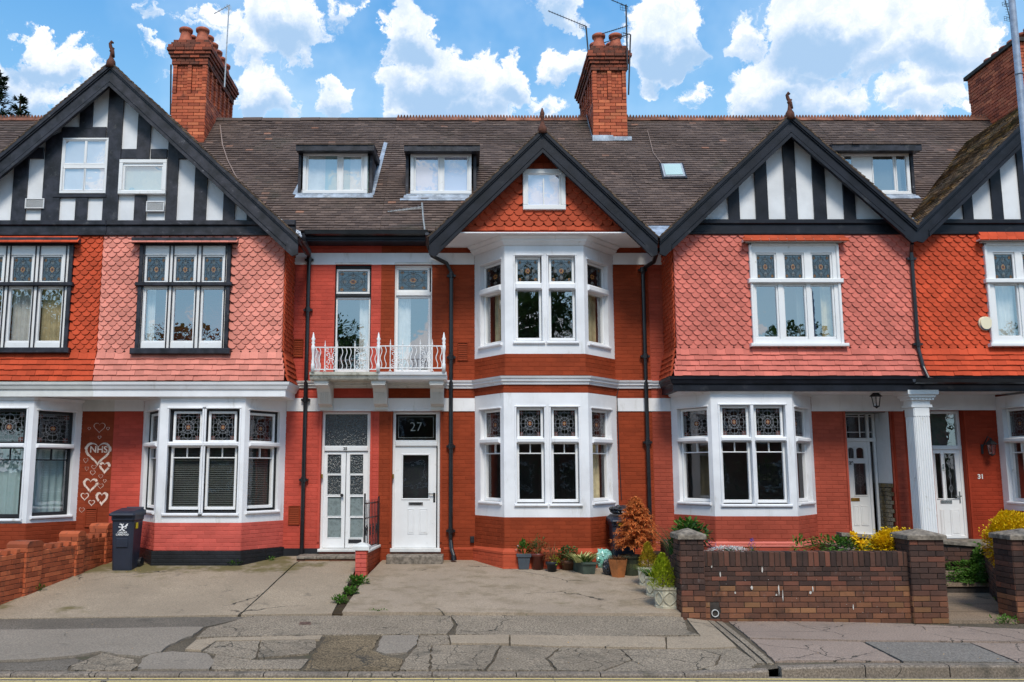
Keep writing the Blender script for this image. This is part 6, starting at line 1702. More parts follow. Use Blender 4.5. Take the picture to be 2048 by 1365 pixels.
for (px, py, w, h) in [(1396, 1168, 5, 26), (1399, 1180, 4, 18), (1440, 1150, 4, 12), (1503, 1176, 7, 10), (1524, 1140, 4, 12), (1557, 1180, 4, 22), (1565, 1190, 3, 24), (1620, 1185, 8, 7), (1625, 1178, 3, 14), (1423, 1134, 4, 5), (1552, 1190, 6, 5), (1470, 1186, 5, 5), (1706, 1215, 3, 12), (1835, 1205, 4, 9)] + [(R.uniform(1420, 1800), R.uniform(1140, 1235), R.uniform(.6, 1.5), R.uniform(.6, 2)) for _ in range(20)]:
    a, b = X(px - w / 2, py, -4.2), X(px + w / 2, py, -4.2); z0_, z1_ = P(px, py + h / 2, -4.2).z, P(px, py - h / 2, -4.2).z; q = MB(fW); n = 7; cx_ = (a + b) / 2; cz_ = (z0_ + z1_) / 2
    pts = [(cx_ + (b - a) / 2 * cos(2 * pi * i / n) * R.uniform(.35, .95), cz_ + (z1_ - z0_) / 2 * sin(2 * pi * i / n) * R.uniform(.7, 1.2)) for i in range(n)]; q.add([(x, .0125, z) for x, z in pts], [tuple(range(n))])
    mk('paint_drip' if w > 3 else 'paint_speck', q, M['dulled'], gw)


def pier(label, px0, px1, py_top, Yf, zb, dp=.42, name='gate_pier', mlow='gbrickl', mid=.52, width=None, capm='coping', group=None, flatcap=False):
    xa = X(px0, py_top + 60, Yf); xb = X(px1, py_top + 60, Yf) if width is None else xa + width; zt = P((px0 + px1) / 2, py_top, Yf).z
    t = thing(name, label, 'pier', ((xa + xb) / 2, Yf + dp / 2, zb), group)
    q = MB(); q.slab([(xa + .01, Yf + .01), (xb - .01, Yf + .01), (xb - .01, Yf + dp), (xa + .01, Yf + dp)], zb, zt); mk('pier_core', q, M['gmortar'], t)
    for f in (Fr(xa, Yf, xb, Yf), Fr(xa, Yf + dp, xa, Yf), Fr(xb, Yf, xb, Yf + dp)):
        zs = max(zb, zb + round((mid - zb) / .075) * .075)
        if zs > zb: bricks(f, t, M[mlow], 0, f.L, zb, zs, bw=f.L / 2, single=40, depth=.03, jit=.003)
        bricks(f, t, M['gbrick'], 0, f.L, zs, zt, bw=f.L / 2, single=60, depth=.03, jit=.003)
    cx_, cy_ = (xa + xb) / 2, Yf + dp / 2; hw, hd = (xb - xa) / 2 + .035, dp / 2 + .035; q = MB()
    vs = [(cx_ + sx * hw * k, cy_ + sy * hd * k, zt + z) for k, z in ((1, 0), (1, .055), (.96, .07)) for sx, sy in ((-1, -1), (1, -1), (1, 1), (-1, 1))] + [(cx_, cy_, zt + .145)]
    q.add(vs, [(3, 2, 1, 0)] + [(r * 4 + i, r * 4 + (i + 1) % 4, r * 4 + 4 + (i + 1) % 4, r * 4 + 4 + i) for r in range(2) for i in range(4)] + [(8 + i, 8 + (i + 1) % 4, 12) for i in range(4)], True)
    mk('coping_stone', q, M[capm], t); return xa, xb, zt


p1 = pier('dark brick pier with pyramid coping at the left end of the front wall', 1361.5, 1409, 1079, -4.28, .12)
p2 = pier('dark brick pier at the right end of the front wall, left of the steps', 1822, 1891, 1080, -4.28, .12, .46)
p3 = pier('brick pier at the right edge of the picture, half covered by yellow leaves', 2028, 2112, 1080, -4.28, .12, .46)
# side wall between the drive of 27 and the garden of 29
fS1 = Fr(3.50, -.85, p1[0] + .03, -4.2)
sw = thing('garden_wall', 'low dark brick side wall running back from the pier beside the stone planters', 'wall', (3.4, -2.6, .3))
q = MB(fS1); q.box(0, fS1.L, -.2, -.008, .12, 1.02); mk('wall_core', q, M['gmortar'], sw); bricks(fS1, sw, M['gbrick'], 0, fS1.L, .2, 1.02 - .07, single=200, depth=.05, jit=.003)
k = int(fS1.L / .1)
for i in range(k):
    me = unit('coping_brick', M['gbrickl'], lambda q: q.chamf(-.045, .045, -.2, 0, -.035, .035, .006), (2,)); o = link('coping_brick', me, sw, fS1.T((i + .5) * fS1.L / k, .01 + R.uniform(-.003, .003), .985 + R.uniform(-.003, .003)), rot=(0, 0, fS1.ang)); o.scale = (1, -1, 1)
lw = thing('garden_wall', 'short low brick wall between the garden bed and the steps, behind the right pier', 'wall', (p2x + .1, -2.5, .2)); fq = Fr(p2x + .2, -3.85, p2x + .2, -1.2); q = MB(fq); q.box(0, fq.L, -.2, -.008, .1, .86); mk('wall_core', q, M['gmortar'], lw); bricks(fq, lw, M['gbrick'], 0, fq.L, .15, .86, single=60, depth=.03, jit=.003); q = MB(fq); q.chamf(0, fq.L, -.23, .03, .86, .91, .01); mk('coping_stone', q, M['coping'], lw)
# path and steps of 31
zp31 = lambda x, y: .16
q = MB(); pf = [(p2[1] - .02, -4.26), (p3[0] + .12, -4.26)]; Yst = hit(1920, 1186, lambda x, y: .2).y; q.slab([pf[0], pf[1], (9.0, Yst), (p2[1] - .02, Yst)], .05, lambda x, y: .165 + (y + 4.26) / (Yst + 4.26) * .035)
pth = struct('path', q, G['path'])
for i in range(3):
    yy = -4.26 + (Yst + 4.26) * (i + .95) / 3.6; q = MB(); q.slab([(p2[1] - .02, yy), (9.2, yy), (9.2, yy + .012), (p2[1] - .02, yy + .012)], .1, .168 + (yy + 4.26) / (Yst + 4.26) * .035); mk('path_joint', q, G['sub'], pth)
st = link('garden_steps', None, None, (8.6, Yst, .2), kind='structure'); zz = .2
for i, (yt, yb_) in enumerate(((1163, 1173), (1141, 1148), (1114, 1123))):
    Yk = Yst + i * .33; zt = P(1930, yt + 3, Yk).z; q = MB(); q.slab([(p2[1] - .1, Yk - .03), (9.0, Yk - .03), (9.0, Yk + .6), (p2[1] - .1, Yk + .6)], zt - .06, zt); mk('step', q, G['path'], st)
    q = MB(); q.slab([(p2[1] - .1, Yk), (9.0, Yk), (9.0, Yk + .5), (p2[1] - .1, Yk + .5)], .1, zt - .06); mk('riser', q, M['gmortar'], st)
zcp = P(1900, 1083, -1.75).z; a_ = P(1681, 1066, -.95); b_ = P(1952, 1087, -1.15); zcp = b_.z; za_ = a_.z
rw = thing('retaining_wall', 'dwarf brick wall with flat concrete copings in front of the two right hand doors', 'wall', ((a_.x + b_.x) / 2, (a_.y + b_.y) / 2, .4))
q = MB(); q.slab([(a_.x, a_.y + .2), (b_.x, b_.y + .2), (13, b_.y + .2), (13, -.0), (a_.x, -.0)], .3, zcp - .08); struct('terrace', q, G['path'])
fr_ = Fr(a_.x, a_.y, b_.x, b_.y); q = MB(fr_); q.prism([(0, .1), (fr_.L, .1), (fr_.L, zcp - .05), (0, za_ - .05)], -.2, -.008); mk('wall_core', q, M['gmortar'], rw); bricks(fr_, rw, M['gbrick'], 0, fr_.L, .35, zcp + .09, inside=lambda u, z: z < za_ + (zcp - za_) * u / fr_.L - .085, single=120, depth=.05, jit=.003)
for i in range(4): q = MB(fr_); ua, ub = fr_.L * i / 4 + .004, fr_.L * (i + 1) / 4 - .004; zA, zB = za_ + (zcp - za_) * ua / fr_.L, za_ + (zcp - za_) * ub / fr_.L; q.prism([(ua, zA - .055), (ub, zB - .055), (ub, zB), (ua, zA)], -.26, .05); mk('coping_stone', q, M['coping'], rw)
fp3 = Fr(p3[0] + .05, -4.0, b_.x + .05, b_.y - .1); w3 = thing('garden_wall', 'low brick wall on the right of the steps, behind the yellow shrub', 'wall', (9.0, -3, .2))
q = MB(fp3); fp3b = Fr(p3[0] + .05, -4.0, b_.x + .08, b_.y - .05); q.fr = Fr(b_.x + .08, b_.y - .05, p3[0] + .05, -4.0) ; q.box(0, fp3b.L, -.2, -.008, .12, zcp - .03); mk('wall_core', q, M['gmortar'], w3)
bricks(q.fr, w3, M['gbrick'], 0, fp3b.L, .15, zcp - .05, single=150, depth=.05, jit=.003); q2 = MB(q.fr); q2.chamf(0, fp3b.L, -.24, .03, zcp - .045, zcp + .01, .01); mk('coping_stone', q2, M['coping'], w3)
# left: orange brick wall with castellated top, stepping down towards the street
pa, pb = hit(52, 1190, zd25), hit(212, 1127, zd25)
ow = thing('garden_wall', 'orange brick wall with toothed top and three piers beside the bin, stepping down to the left', 'wall', (pa.x, pa.y, .3))
dv = (pb - pa); dv.z = 0; o0 = pa - dv * .75; far = pb + dv * .05; fO = Fr(o0.x, o0.y, far.x, far.y)
def uo(px, py): p = hit(px, py, zd25); return (Vector((p.x - o0.x, p.y - o0.y))).dot(Vector(fO.d))
def zat(px, py, u): y_ = fO.T(u, 0, 0)[1]; return P(px, py, y_).z
marks = [(uo(33, 1193), uo(70, 1180), 52, 1083), (uo(128, 1152), uo(160, 1146), 145, 1063), (uo(206, 1129), uo(217, 1125.5), 212, 1047)]
tops = []
for (u0, u1, px, py) in marks:
    if u1 - u0 < .2: u1 = u0 + .33
    zt = zat(px, py + 3, (u0 + u1) / 2); q = MB(fO); q.box(u0 + .01, u1 - .01, -.3, .02, .0, zt - .05); pr = mk('pier_core', q, M['gmortar'], ow)
    bricks(fO, ow, M['obrick'], u0, u1, .15, zt - .06, bw=(u1 - u0) / 1.5, w=.03, single=50, depth=.06, jit=.003); fe = Fr(*fO.T(u0, .03, 0)[:2], *fO.T(u0, .031, 0)[:2])
    c = Vector(fO.T(u0, .03, 0)); c2 = Vector(fO.T(u0, -.3, 0)); fe = Fr(c2.x, c2.y, c.x, c.y); bricks(fe, ow, M['obrick'], 0, fe.L, .15, zt - .06, bw=fe.L / 1.5, single=30, depth=.03, jit=.003)
    q = MB(fO); g = .03; zc_ = zt - .06; q.prism([(u0 - .0, zc_), (u1 + .0, zc_), (u1 + .0, zc_ + .05), (u1 - .07, zc_ + .09), (u0 + .07, zc_ + .09), (u0 - .0, zc_ + .05)], -.31, .04); mk('pier_cap', q, M['obrick'], ow)
segs = [(0, marks[0][0], 20, 1106), (marks[0][1], marks[1][0], 100, 1086), (marks[1][1], marks[2][0], 185, 1068)]
for (u0, u1, px, py) in segs:
    zt = zat(px, py, (u0 + u1) / 2); q = MB(fO); q.box(u0, u1, -.2, -.008, .0, zt - .08); mk('wall_core', q, M['gmortar'], ow)
    bricks(fO, ow, M['obrick'], u0, u1, .1, zt - .075, single=100, depth=.05, jit=.003); n = max(2, int((u1 - u0) / .22)); s_ = (u1 - u0) / n
    for i in range(n): q = MB(fO); q.chamf(u0 + i * s_ + .03, u0 + i * s_ + .03 + .105, -.2, .0, zt - .075, zt, .012); mk('coping_brick', q, M['obrick'], ow)
# painted dwarf wall and gate between the drives
zq = lambda x, y: zd27(x, y) - .0
pc = hit(722, 1155, zq); xa = X(710, 1130, pc.y); xb = X(733, 1130, pc.y); ztc = P(722, 1101, pc.y).z
dw = thing('dwarf_wall', 'small red painted wall with white capped pier between the two drives', 'wall', (pc.x, pc.y + .4, .4))
fD = Fr(xb, pc.y, -1.58, -.02); q = MB(); q.slab([(xa + .01, pc.y + .01), (xb - .01, pc.y + .01), (xb - .01, pc.y + .24), (xa + .01, pc.y + .24)], .2, ztc); mk('pier_core', q, M['b25p'], dw)
bricks(Fr(xa, pc.y, xb, pc.y), dw, M['b25p'], 0, xb - xa, .25, ztc, bw=(xb - xa), single=12); bricks(Fr(xb, pc.y, xb, pc.y + .24), dw, M['b27l'], 0, .24, .25, ztc, single=12)
q = MB(); cx_, cy_ = (xa + xb) / 2, pc.y + .12; vs = [(cx_ + sx * .14 * k, cy_ + sy * .15 * k, ztc + z) for k, z in ((1, 0), (1, .06), (.75, .09)) for sx, sy in ((-1, -1), (1, -1), (1, 1), (-1, 1))] + [(cx_, cy_, ztc + .13)]
q.add(vs, [(3, 2, 1, 0)] + [(r * 4 + i, r * 4 + (i + 1) % 4, r * 4 + 4 + (i + 1) % 4, r * 4 + 4 + i) for r in range(2) for i in range(4)] + [(8 + i, 8 + (i + 1) % 4, 12) for i in range(4)], True); mk('pier_cap', q, M['offwhite'], dw)
fD = Fr(xb - .04, pc.y + .24, -1.60, -.02); q = MB(fD); q.box(0, fD.L, -.16, -.006, .2, ztc - .08); mk('wall_core', q, M['b27'], dw); bricks(fD, dw, M['b27'], 0, fD.L, .3, ztc - .08, single=60, depth=.02)
q = MB(fD); q.chamf(-.0, fD.L, -.19, .02, ztc - .08, ztc - .035, .01); mk('wall_coping', q, M['offwhite'], dw)
gt_ = thing('iron_gate', 'black wrought iron gate folded back on the dwarf wall between the front doors', 'gate', (X(742, 1100, -.7), -.7, .9))
g0, g1 = Vector((X(729, 1050, -1.15), -1.15, 0)), Vector((X(757, 1050, -.12), -.12, 0)); zb_, zt_g = P(742, 1097, -.7).z, P(742, 995, -.7).z
L_ = (g1 - g0); q = MB()
for zz_ in (zb_ + .05, zt_g - .1, zb_ + .55): q.tube([g0 + Vector((0, 0, zz_)), g1 + Vector((0, 0, zz_))], .012, 6)
for e in (0, 1): p = g0 + L_ * e; q.tube([p + Vector((0, 0, zb_ - .03)), p + Vector((0, 0, zt_g + (.08 if e == 0 else .0)))], .016, 8)
mk('gate_frame', q, M['pipe'], gt_)
for i in range(1, 9): q = MB(); p = g0 + L_ * (i / 9); q.tube([p + Vector((0, 0, zb_ + .05)), p + Vector((0, 0, zt_g - .1)), p + Vector((0, 0, zt_g - .03))], [.008, .008, .002], 6); mk('gate_bar', q, M['pipe'], gt_)
for i in range(4):
    q = MB(); c = g0 + L_ * ((i + .5) / 4) + Vector((0, 0, zb_ + .32)); dn_ = L_.normalized(); q.tube([c + dn_ * .07 * (1 - t * .7) * cos(t * 11) + Vector((0, 0, .12 * (1 - t * .7) * sin(t * 11))) for t in [j / 18 for j in range(19)]], .006, 5); mk('gate_scroll', q, M['pipe'], gt_)
# steps at the doors
s25 = thing('doorstep', 'brick doorstep with grey slab top before the glazed double doors', 'doorstep', (-2.5, -.3, .5)); v0, v1 = X(593, 1115, -.5), X(712, 1115, -.5); zt5 = P(650, 1113, -.5).z
for i in range(3): q = MB(front(-.5)); q.chamf(v0 + (v1 - v0) * i / 3 + .004, v0 + (v1 - v0) * (i + 1) / 3 - .004, -.5, .03, zt5 - .05, zt5, .01); mk('step_slab', q, M['coping'], s25)
bricks(front(-.5), s25, M['gbrickl'], v0, v1, .45, zt5 - .05, single=20, depth=.1)
q = MB(front(-.42)); v0, v1 = X(772, 1118, -.42), X(886, 1118, -.42); q.chamf(v0, v1, -.42, .0, .45, P(830, 1112, -.42).z, .02); tag(mk('doorstep', q, M['coping']), 'dark concrete doorstep under the white door with the 27 fanlight', 'doorstep')
# ------------------------------------------------------------ plants, bins, pots, aerials, lamps
def pm(name, c, var=.35, rough=.6, piece=.35, sub=0.):
    m = bpy.data.materials.new(name); m.use_nodes = True; t = NT(m.node_tree); b = t.n['Principled BSDF']
    at = t.node('ShaderNodeAttribute', attribute_name='rnd'); p = t.node('ShaderNodeNewGeometry').outputs['Position']
    r = t.math('FRACT', t.math('MULTIPLY', at.outputs['Fac'], 9.7))
    col = t.mix(r, tuple(x * (1 - piece) for x in c), tuple(min(1, x * (1 + piece)) for x in c)); col = t.mix(t.mr(t.noise(p, 7, 3), .35, .65, 0, var), col, tuple(x * .55 for x in c))
    t.set(b.inputs['Base Color'], col); b.inputs['Roughness'].default_value = rough; b.inputs['Specular IOR Level'].default_value = .3
    tl = t.node('ShaderNodeBsdfTranslucent'); t.set(tl.inputs[0], col); mx = t.node('ShaderNodeMixShader'); mx.inputs[0].default_value = .25; o = t.n['Material Output']
    t.l.new(b.outputs[0], mx.inputs[1]); t.l.new(tl.outputs[0], mx.inputs[2]); t.l.new(mx.outputs[0], o.inputs[0]); return m


L = {'green': pm('fresh_green_leaf', lin(82, 120, 42)), 'deep': pm('deep_green_leaf', lin(56, 92, 44)), 'lime': pm('lime_conifer_foliage', lin(178, 190, 44)), 'gold': pm('golden_conifer_foliage', lin(190, 166, 46)),
     'yellow': pm('yellow_privet_leaf', lin(236, 196, 16), piece=.22), 'dead': pm('dead_orange_conifer_foliage', lin(222, 132, 70)), 'brown': pm('dry_brown_foliage', lin(130, 92, 60)), 'cream': pm('cream_variegated_leaf', lin(205, 205, 140), piece=.2),
     'white': pm('white_blossom', (.75, .75, .72), .1, .6, .15), 'purple': pm('violet_blossom', lin(110, 90, 170)), 'poppy': pm('yellow_poppy_petal', lin(245, 205, 30), .1, .6, .1), 'pine': pm('dark_conifer_foliage', lin(52, 68, 46)),
     'far': pm('far_tree_foliage', lin(62, 92, 36)), 'olive': pm('olive_leaf', lin(110, 112, 60)), 'fall': pm('fallen_leaf', lin(190, 150, 90))}
M['bark'] = mat('dull_brown_bark', lin(80, 64, 50), .9, .2, 9, .5, 40)


def leaf(q, p, d, ln, wd, droop=.3, up=Vector((0, 0, 1))):
    d = Vector(d).normalized(); s = d.cross(up); s = s.normalized() if s.length > .1 else Vector((1, 0, 0)); n = s.cross(d)
    p = Vector(p); m = p + d * ln * .5 + n * ln * .06; e = p + d * ln - up * ln * droop * .5
    q.cur = R.random() * .98 + .01
    q.add([tuple(p), tuple(m + s * wd / 2 - n * wd * .1), tuple(e), tuple(m - s * wd / 2 - n * wd * .1), tuple(m)], [(0, 1, 4), (4, 1, 2), (0, 4, 3), (4, 2, 3)], True)


def rv(): 
    while True:
        v = Vector((R.uniform(-1, 1), R.uniform(-1, 1), R.uniform(-1, 1)))
        if .05 < v.length < 1: return v.normalized()


def bush(q, c, rad, n, ln, wd, lo=.55, up=.3, lump=.25, k=7):
    c = Vector(c); lumps = [(rv(), R.uniform(.7, 1.15)) for _ in range(k)]
    for _ in range(n):
        v = rv(); f = 1 - lump + lump * max(l[1] * max(0, v.dot(l[0])) ** 3 for l in lumps) * 1.6; r = (R.uniform(lo ** 3, 1)) ** (1 / 3) * f
        p = c + Vector((v.x * rad[0], v.y * rad[1], v.z * rad[2])) * r; d = v + rv() * .7 + Vector((0, 0, up)); leaf(q, p, d, ln * R.uniform(.7, 1.3), wd * R.uniform(.7, 1.3), up=Vector((0, 0, 1)) if abs(d.normalized().z) < .95 else Vector((0, 1, 0)))


def tuft(q, c, r, n, ln, wd, spread=.6, arch=.5, seg=4):
    c = Vector(c)
    for _ in range(n):
        a = R.uniform(0, 2 * pi); rr = R.uniform(0, r); b = c + Vector((cos(a) * rr, sin(a) * rr, 0)); a2 = a + R.uniform(-.6, .6); s = R.uniform(.1, 1) * spread; l = ln * R.uniform(.6, 1.15); out = Vector((cos(a2), sin(a2), 0)); sd_ = Vector((-sin(a2), cos(a2), 0)); vs = []; q.cur = R.random() * .98 + .01
        for i in range(seg + 1):
            t = i / seg; p = b + out * (s * l * t + arch * l * t * t * .5) + Vector((0, 0, l * t * (1 - arch * t * .55))); w = wd * (1 - t * .92) / 2 * (1 if i else .7); vs += [tuple(p - sd_ * w), tuple(p + sd_ * w)]
        q.add(vs, [(2 * i, 2 * i + 1, 2 * i + 3, 2 * i + 2) for i in range(seg)], True)


def cone_tree(q, c, r, h, n, ln, wd, taper=1., up=.4):
    c = Vector(c)
    for _ in range(n):
        t = R.random() ** .8; a = R.uniform(0, 2 * pi); rr = r * (1 - t) ** taper * (1 + .22 * sin(a * 5 + t * 17)) * R.uniform(.72, 1.03); p = c + Vector((cos(a) * rr, sin(a) * rr, h * t)); d = Vector((cos(a), sin(a), up + t * 1.5)) + rv() * .5; leaf(q, p, d, ln * R.uniform(.6, 1.3), wd, droop=.1)


def at(px, py, zf): return hit(px, py, zf)


# dead orange conifer: whorls of drooping twigs clothed in needles
def dead_conifer(c, r, h):
    t = thing('dead_conifer', 'dead conifer turned rusty orange in a dark green tub beside the bay', 'plant', c)
    q = MB(); q.tube([c + Vector((0, 0, .25)), c + Vector((.02, 0, h))], [.02, .006], 6); mk('trunk', q, M['bark'], t)
    q = MB()
    for w in range(17):
        tt = (w + .5) / 17; z = .30 + (h - .30) * tt; rr = r * (1 - tt) ** .8 * (1 if tt > .12 else .85); nb = int(22 - tt * 12)
        for b in range(nb):
            a = 2 * pi * b / nb + R.random() * 1.3; l = rr * R.uniform(.72, 1.14); p0 = c + Vector((0, 0, z)); dirv = Vector((cos(a), sin(a), .12 + tt * .7)); m = 9
            for i in range(1, m):
                s = i / m; p = p0 + Vector((dirv.x * l * s, dirv.y * l * s, dirv.z * l * s - .32 * l * s * s))
                for k_ in range(8 if s > .3 else 3):
                    dd = Vector((cos(a + R.uniform(-1.2, 1.2)), sin(a + R.uniform(-1.2, 1.2)), R.uniform(-.55, .5))); leaf(q, p, dd, R.uniform(.05, .09), .015, .25)
    mk('crown', q, L['dead'], t)


pd = at(1266, 1150, zd27); pd.y -= 0; dead_conifer(Vector((X(1274, 1100, pd.y), pd.y + .02, pd.z + .18)), .50, 1.12)


def lathe_pot(name, label, px, pyb, r0, r1, h, m, group=None, sq=False, rim=.02, smooth=True):
    c = at(px, pyb, zd27); c = Vector((c.x, c.y + r0, zd27(0, c.y + r0))); t = thing(name, label, 'plant pot', c, group)
    pr_ = [(r0, 0), (r1 - .005, h - .06), (r1 + rim - .004, h - .055), (r1 + rim, h - .005), (r1 + rim - .006, h), (r1 - .01, h), (r1 - .03, h - .04)]; q = MB()
    if sq: q.lathe(c, [(a * 1.28, b) for a, b in pr_], 4, flat=.5)
    else: q.lathe(c, pr_, 24)
    mk('pot_body', q, m, t, smooth=False if sq else smooth); q = MB(); q.lathe(c, [(r1 - .012, h - .05), (.0, h - .045)], 12); mk('soil', q, G['soil'], t); return c, h


def plant_on(name, label, c, h, mats, fn, group=None):
    t = thing(name, label, 'plant', c + Vector((0, 0, h - .04)), group)
    for i, (m, f) in enumerate(zip(mats, fn)): q = MB(); f(q, c + Vector((0, 0, h - .04))); mk('foliage' if i == 0 else 'stem' if m == 'brown' else 'foliage', q, L[m], t)
    return t


M['greyp'] = mat('slate_grey_plastic', lin(72, 80, 88), .5, .06, 6, .1); M['maroon'] = mat('maroon_glazed_pot', lin(96, 40, 30), .3, .15, 8, .1, spec=.6); M['blackp'] = mat('black_plastic_pot', lin(34, 36, 42), .5, .1, 8, .1); M['bowl'] = mat('brown_glazed_bowl', lin(92, 62, 46), .35, .2, 8, .2)
M['trough'] = mat('dark_green_trough_plastic', lin(66, 78, 70), .5, .15, 8, .1, dirt=lin(110, 110, 96), dirt_amt=.2); M['terra'] = mat('stained_terracotta', lin(160, 98, 54), .75, .2, 5, .3, dirt=lin(96, 74, 46), dirt_amt=.35, dirt_s=6); M['gtub'] = mat('dark_green_tub', lin(52, 58, 44), .5, .15, 8, .1)
M['stone'] = mat('reconstituted_stone', lin(186, 180, 160), .85, .12, 8, .4, 60, dirt=lin(110, 104, 84), dirt_amt=.2, dirt_s=7)
Gp = 'pots lined up under the bay window'
c, h = lathe_pot('plant_pot', 'square slate grey tapered pot, leftmost in the row under the bay window', 1048, 1140, .095, .125, .27, M['greyp'], Gp, sq=True)
plant_on('potted_plant', 'bright green leafy plant in the square grey pot', c, h, ['green', 'white'], [lambda q, c: (bush(q, c + Vector((0, 0, .10)), (.10, .10, .13), 90, .09, .04, .2, .8), tuft(q, c, .03, 12, .25, .03)), lambda q, c: bush(q, c + Vector((-.1, 0, .12)), (.05, .05, .06), 18, .02, .02)])
c, h = lathe_pot('plant_pot', 'round maroon pot, second in the row under the bay window', 1076.5, 1141, .10, .125, .28, M['maroon'], Gp)
plant_on('potted_plant', 'straggly grey green bushy plant in the maroon pot', c, h, ['olive', 'brown', 'deep'], [lambda q, c: bush(q, c + Vector((.03, 0, .14)), (.22, .14, .20), 300, .04, .016, .2, .5), lambda q, c: tuft(q, c, .07, 36, .34, .008, .7, .1), lambda q, c: bush(q, c + Vector((-.05, 0, .10)), (.13, .12, .12), 120, .05, .02, .2)])
c, h = lathe_pot('plant_pot', 'small black plastic pot standing in front of the row', 1105, 1145, .075, .095, .17, M['blackp'], Gp)
plant_on('potted_plant', 'plant with brown and lime leaves in the small black pot', c, h, ['brown', 'lime'], [lambda q, c: (bush(q, c + Vector((0, 0, .14)), (.13, .1, .15), 160, .05, .018, .2), tuft(q, c, .05, 30, .42, .012, .5, .2)), lambda q, c: bush(q, c + Vector((.04, -.04, .07)), (.07, .06, .07), 60, .05, .022, .2)])
c, h = lathe_pot('plant_pot', 'wide brown glazed bowl, right of the small black pot', 1139, 1142, .10, .14, .17, M['bowl'], Gp)
plant_on('potted_plant', 'sprawling geranium with small round leaves in the brown bowl', c, h, ['olive', 'brown', 'deep'], [lambda q, c: bush(q, c + Vector((0, 0, .12)), (.24, .14, .16), 240, .045, .04, .3, .5), lambda q, c: tuft(q, c, .1, 50, .26, .01, 1.0, .3), lambda q, c: bush(q, c + Vector((-.05, -.02, .16)), (.15, .1, .12), 110, .045, .04, .3, .5)])
# trough with hosta
a0 = at(1172, 1150, zd27); tr = thing('trough', 'rectangular dark green plastic trough at the right end of the row', 'plant pot', a0, Gp)
fT = Fr(a0.x - .30, a0.y + .36, a0.x - .02, a0.y + .0); fT2 = Fr(a0.x - .0, a0.y + .0, a0.x + .19, a0.y + .04)
def trough(q, z0, z1, g0, g1):
    A, B, C_, D_ = Vector((a0.x - .05, a0.y, 0)), Vector((a0.x + .19, a0.y, 0)), Vector((a0.x + .02, a0.y + .5, 0)), Vector((a0.x - .24, a0.y + .5, 0)); ct = (A + B + C_ + D_) / 4; s = lambda v, g: ct + (v - ct) * g; vs = [tuple(s(v, g) + Vector((0, 0, z))) for z, g in ((z0, g0), (z1, g1)) for v in (A, B, C_, D_)]; q.add(vs, [(3, 2, 1, 0), (4, 5, 6, 7)] + [(i, (i + 1) % 4, 4 + (i + 1) % 4, 4 + i) for i in range(4)], True); return ct
q = MB(); ct = trough(q, a0.z - .01, a0.z + .19, .82, .98); mk('pot_body', q, M['trough'], tr); q = MB(); trough(q, a0.z + .175, a0.z + .205, 1.08, 1.08); mk('rim', q, M['trough'], tr)
t = thing('hosta', 'variegated cream and green hosta in the dark green trough', 'plant', (ct.x, ct.y, a0.z + .2))
q = MB(); tuft(q, (ct.x, ct.y - .05, a0.z + .19), .15, 90, .24, .055, 1.0, .7); mk('foliage', q, L['cream'], t); q = MB(); tuft(q, (ct.x, ct.y - .05, a0.z + .19), .15, 70, .23, .035, 1.0, .7); mk('foliage', q, L['green'], t)


def blob(name, label, cat, c, r, mats, seed=1, squash=1., n=44):
    rr = random.Random(seed); q = MB(); ls = [(Vector((rr.uniform(-1, 1), rr.uniform(-1, 1), rr.uniform(-1, 1))).normalized(), rr.uniform(4, 13), rr.uniform(.015, .055)) for _ in range(16)]; vs = []; k = n; m_ = n // 2
    for i in range(m_ + 1):
        for j in range(k):
            th, ph = pi * i / m_, 2 * pi * j / k; v = Vector((sin(th) * cos(ph), sin(th) * sin(ph), cos(th))); f = 1 + sum(a * sin(w * v.dot(d) * 1.7) for d, w, a in ls) * .7; f *= (1.0 if v.z < .5 else 1 - (v.z - .5) * .35); vs.append((c.x + v.x * r[0] * f, c.y + v.y * r[1] * f, max(c.z, c.z + r[2] * .9 + v.z * r[2] * f)))
    q.add(vs, [(i * k + j, (i + 1) * k + j, (i + 1) * k + (j + 1) % k, i * k + (j + 1) % k) for i in range(m_) for j in range(k)], True)
    return tag(mk(name, q, mats, smooth=False), label, cat)


M['teal'] = mat('crinkled_teal_plastic', lin(150, 210, 200), .25, .1, 6, .8, 18, spec=.6, dirt=lin(40, 160, 120), dirt_amt=.4, dirt_s=5); M['bag'] = mat('black_bin_bag', lin(44, 46, 52), .25, .2, 9, .8, 20, spec=.7)
c = at(1209, 1138, zd27); blob('plastic_bag', 'crumpled white and teal plastic bag between the trough and the terracotta pot', 'bag', c + Vector((0, .15, 0)), (.17, .15, .19), M['teal'], 3)
c = at(1219, 1152, zd27); blob('bin_bag', 'small black bin bag tucked beside the terracotta pot', 'bag', c + Vector((0, .1, 0)), (.10, .10, .15), M['bag'], 5)
c = at(1240, 1157, zd27); c2 = c + Vector((0, .16, 0)); tp = thing('plant_pot', 'hexagonal stained terracotta pot holding dried grass', 'plant pot', c2); q = MB(); q.lathe(c2, [(.12, 0), (.175, .26), (.18, .30), (.16, .30), (.14, .24)], 6, flat=.3); mk('pot_body', q, M['terra'], tp)
plant_on('dried_grass', 'dried straw coloured grass in the terracotta pot', c2, .30, ['brown'], [lambda q, c: tuft(q, c, .1, 110, .24, .012, .9, 1.1)])
c = at(1266, 1153, zd27); c3 = c + Vector((0, .17, 0)); tp = thing('tub', 'round dark green tub under the dead orange conifer', 'plant pot', c3); q = MB(); q.lathe(c3, [(.15, 0), (.19, .30), (.21, .30), (.21, .34), (.18, .34), (.17, .28)], 20); mk('pot_body', q, M['gtub'], tp)
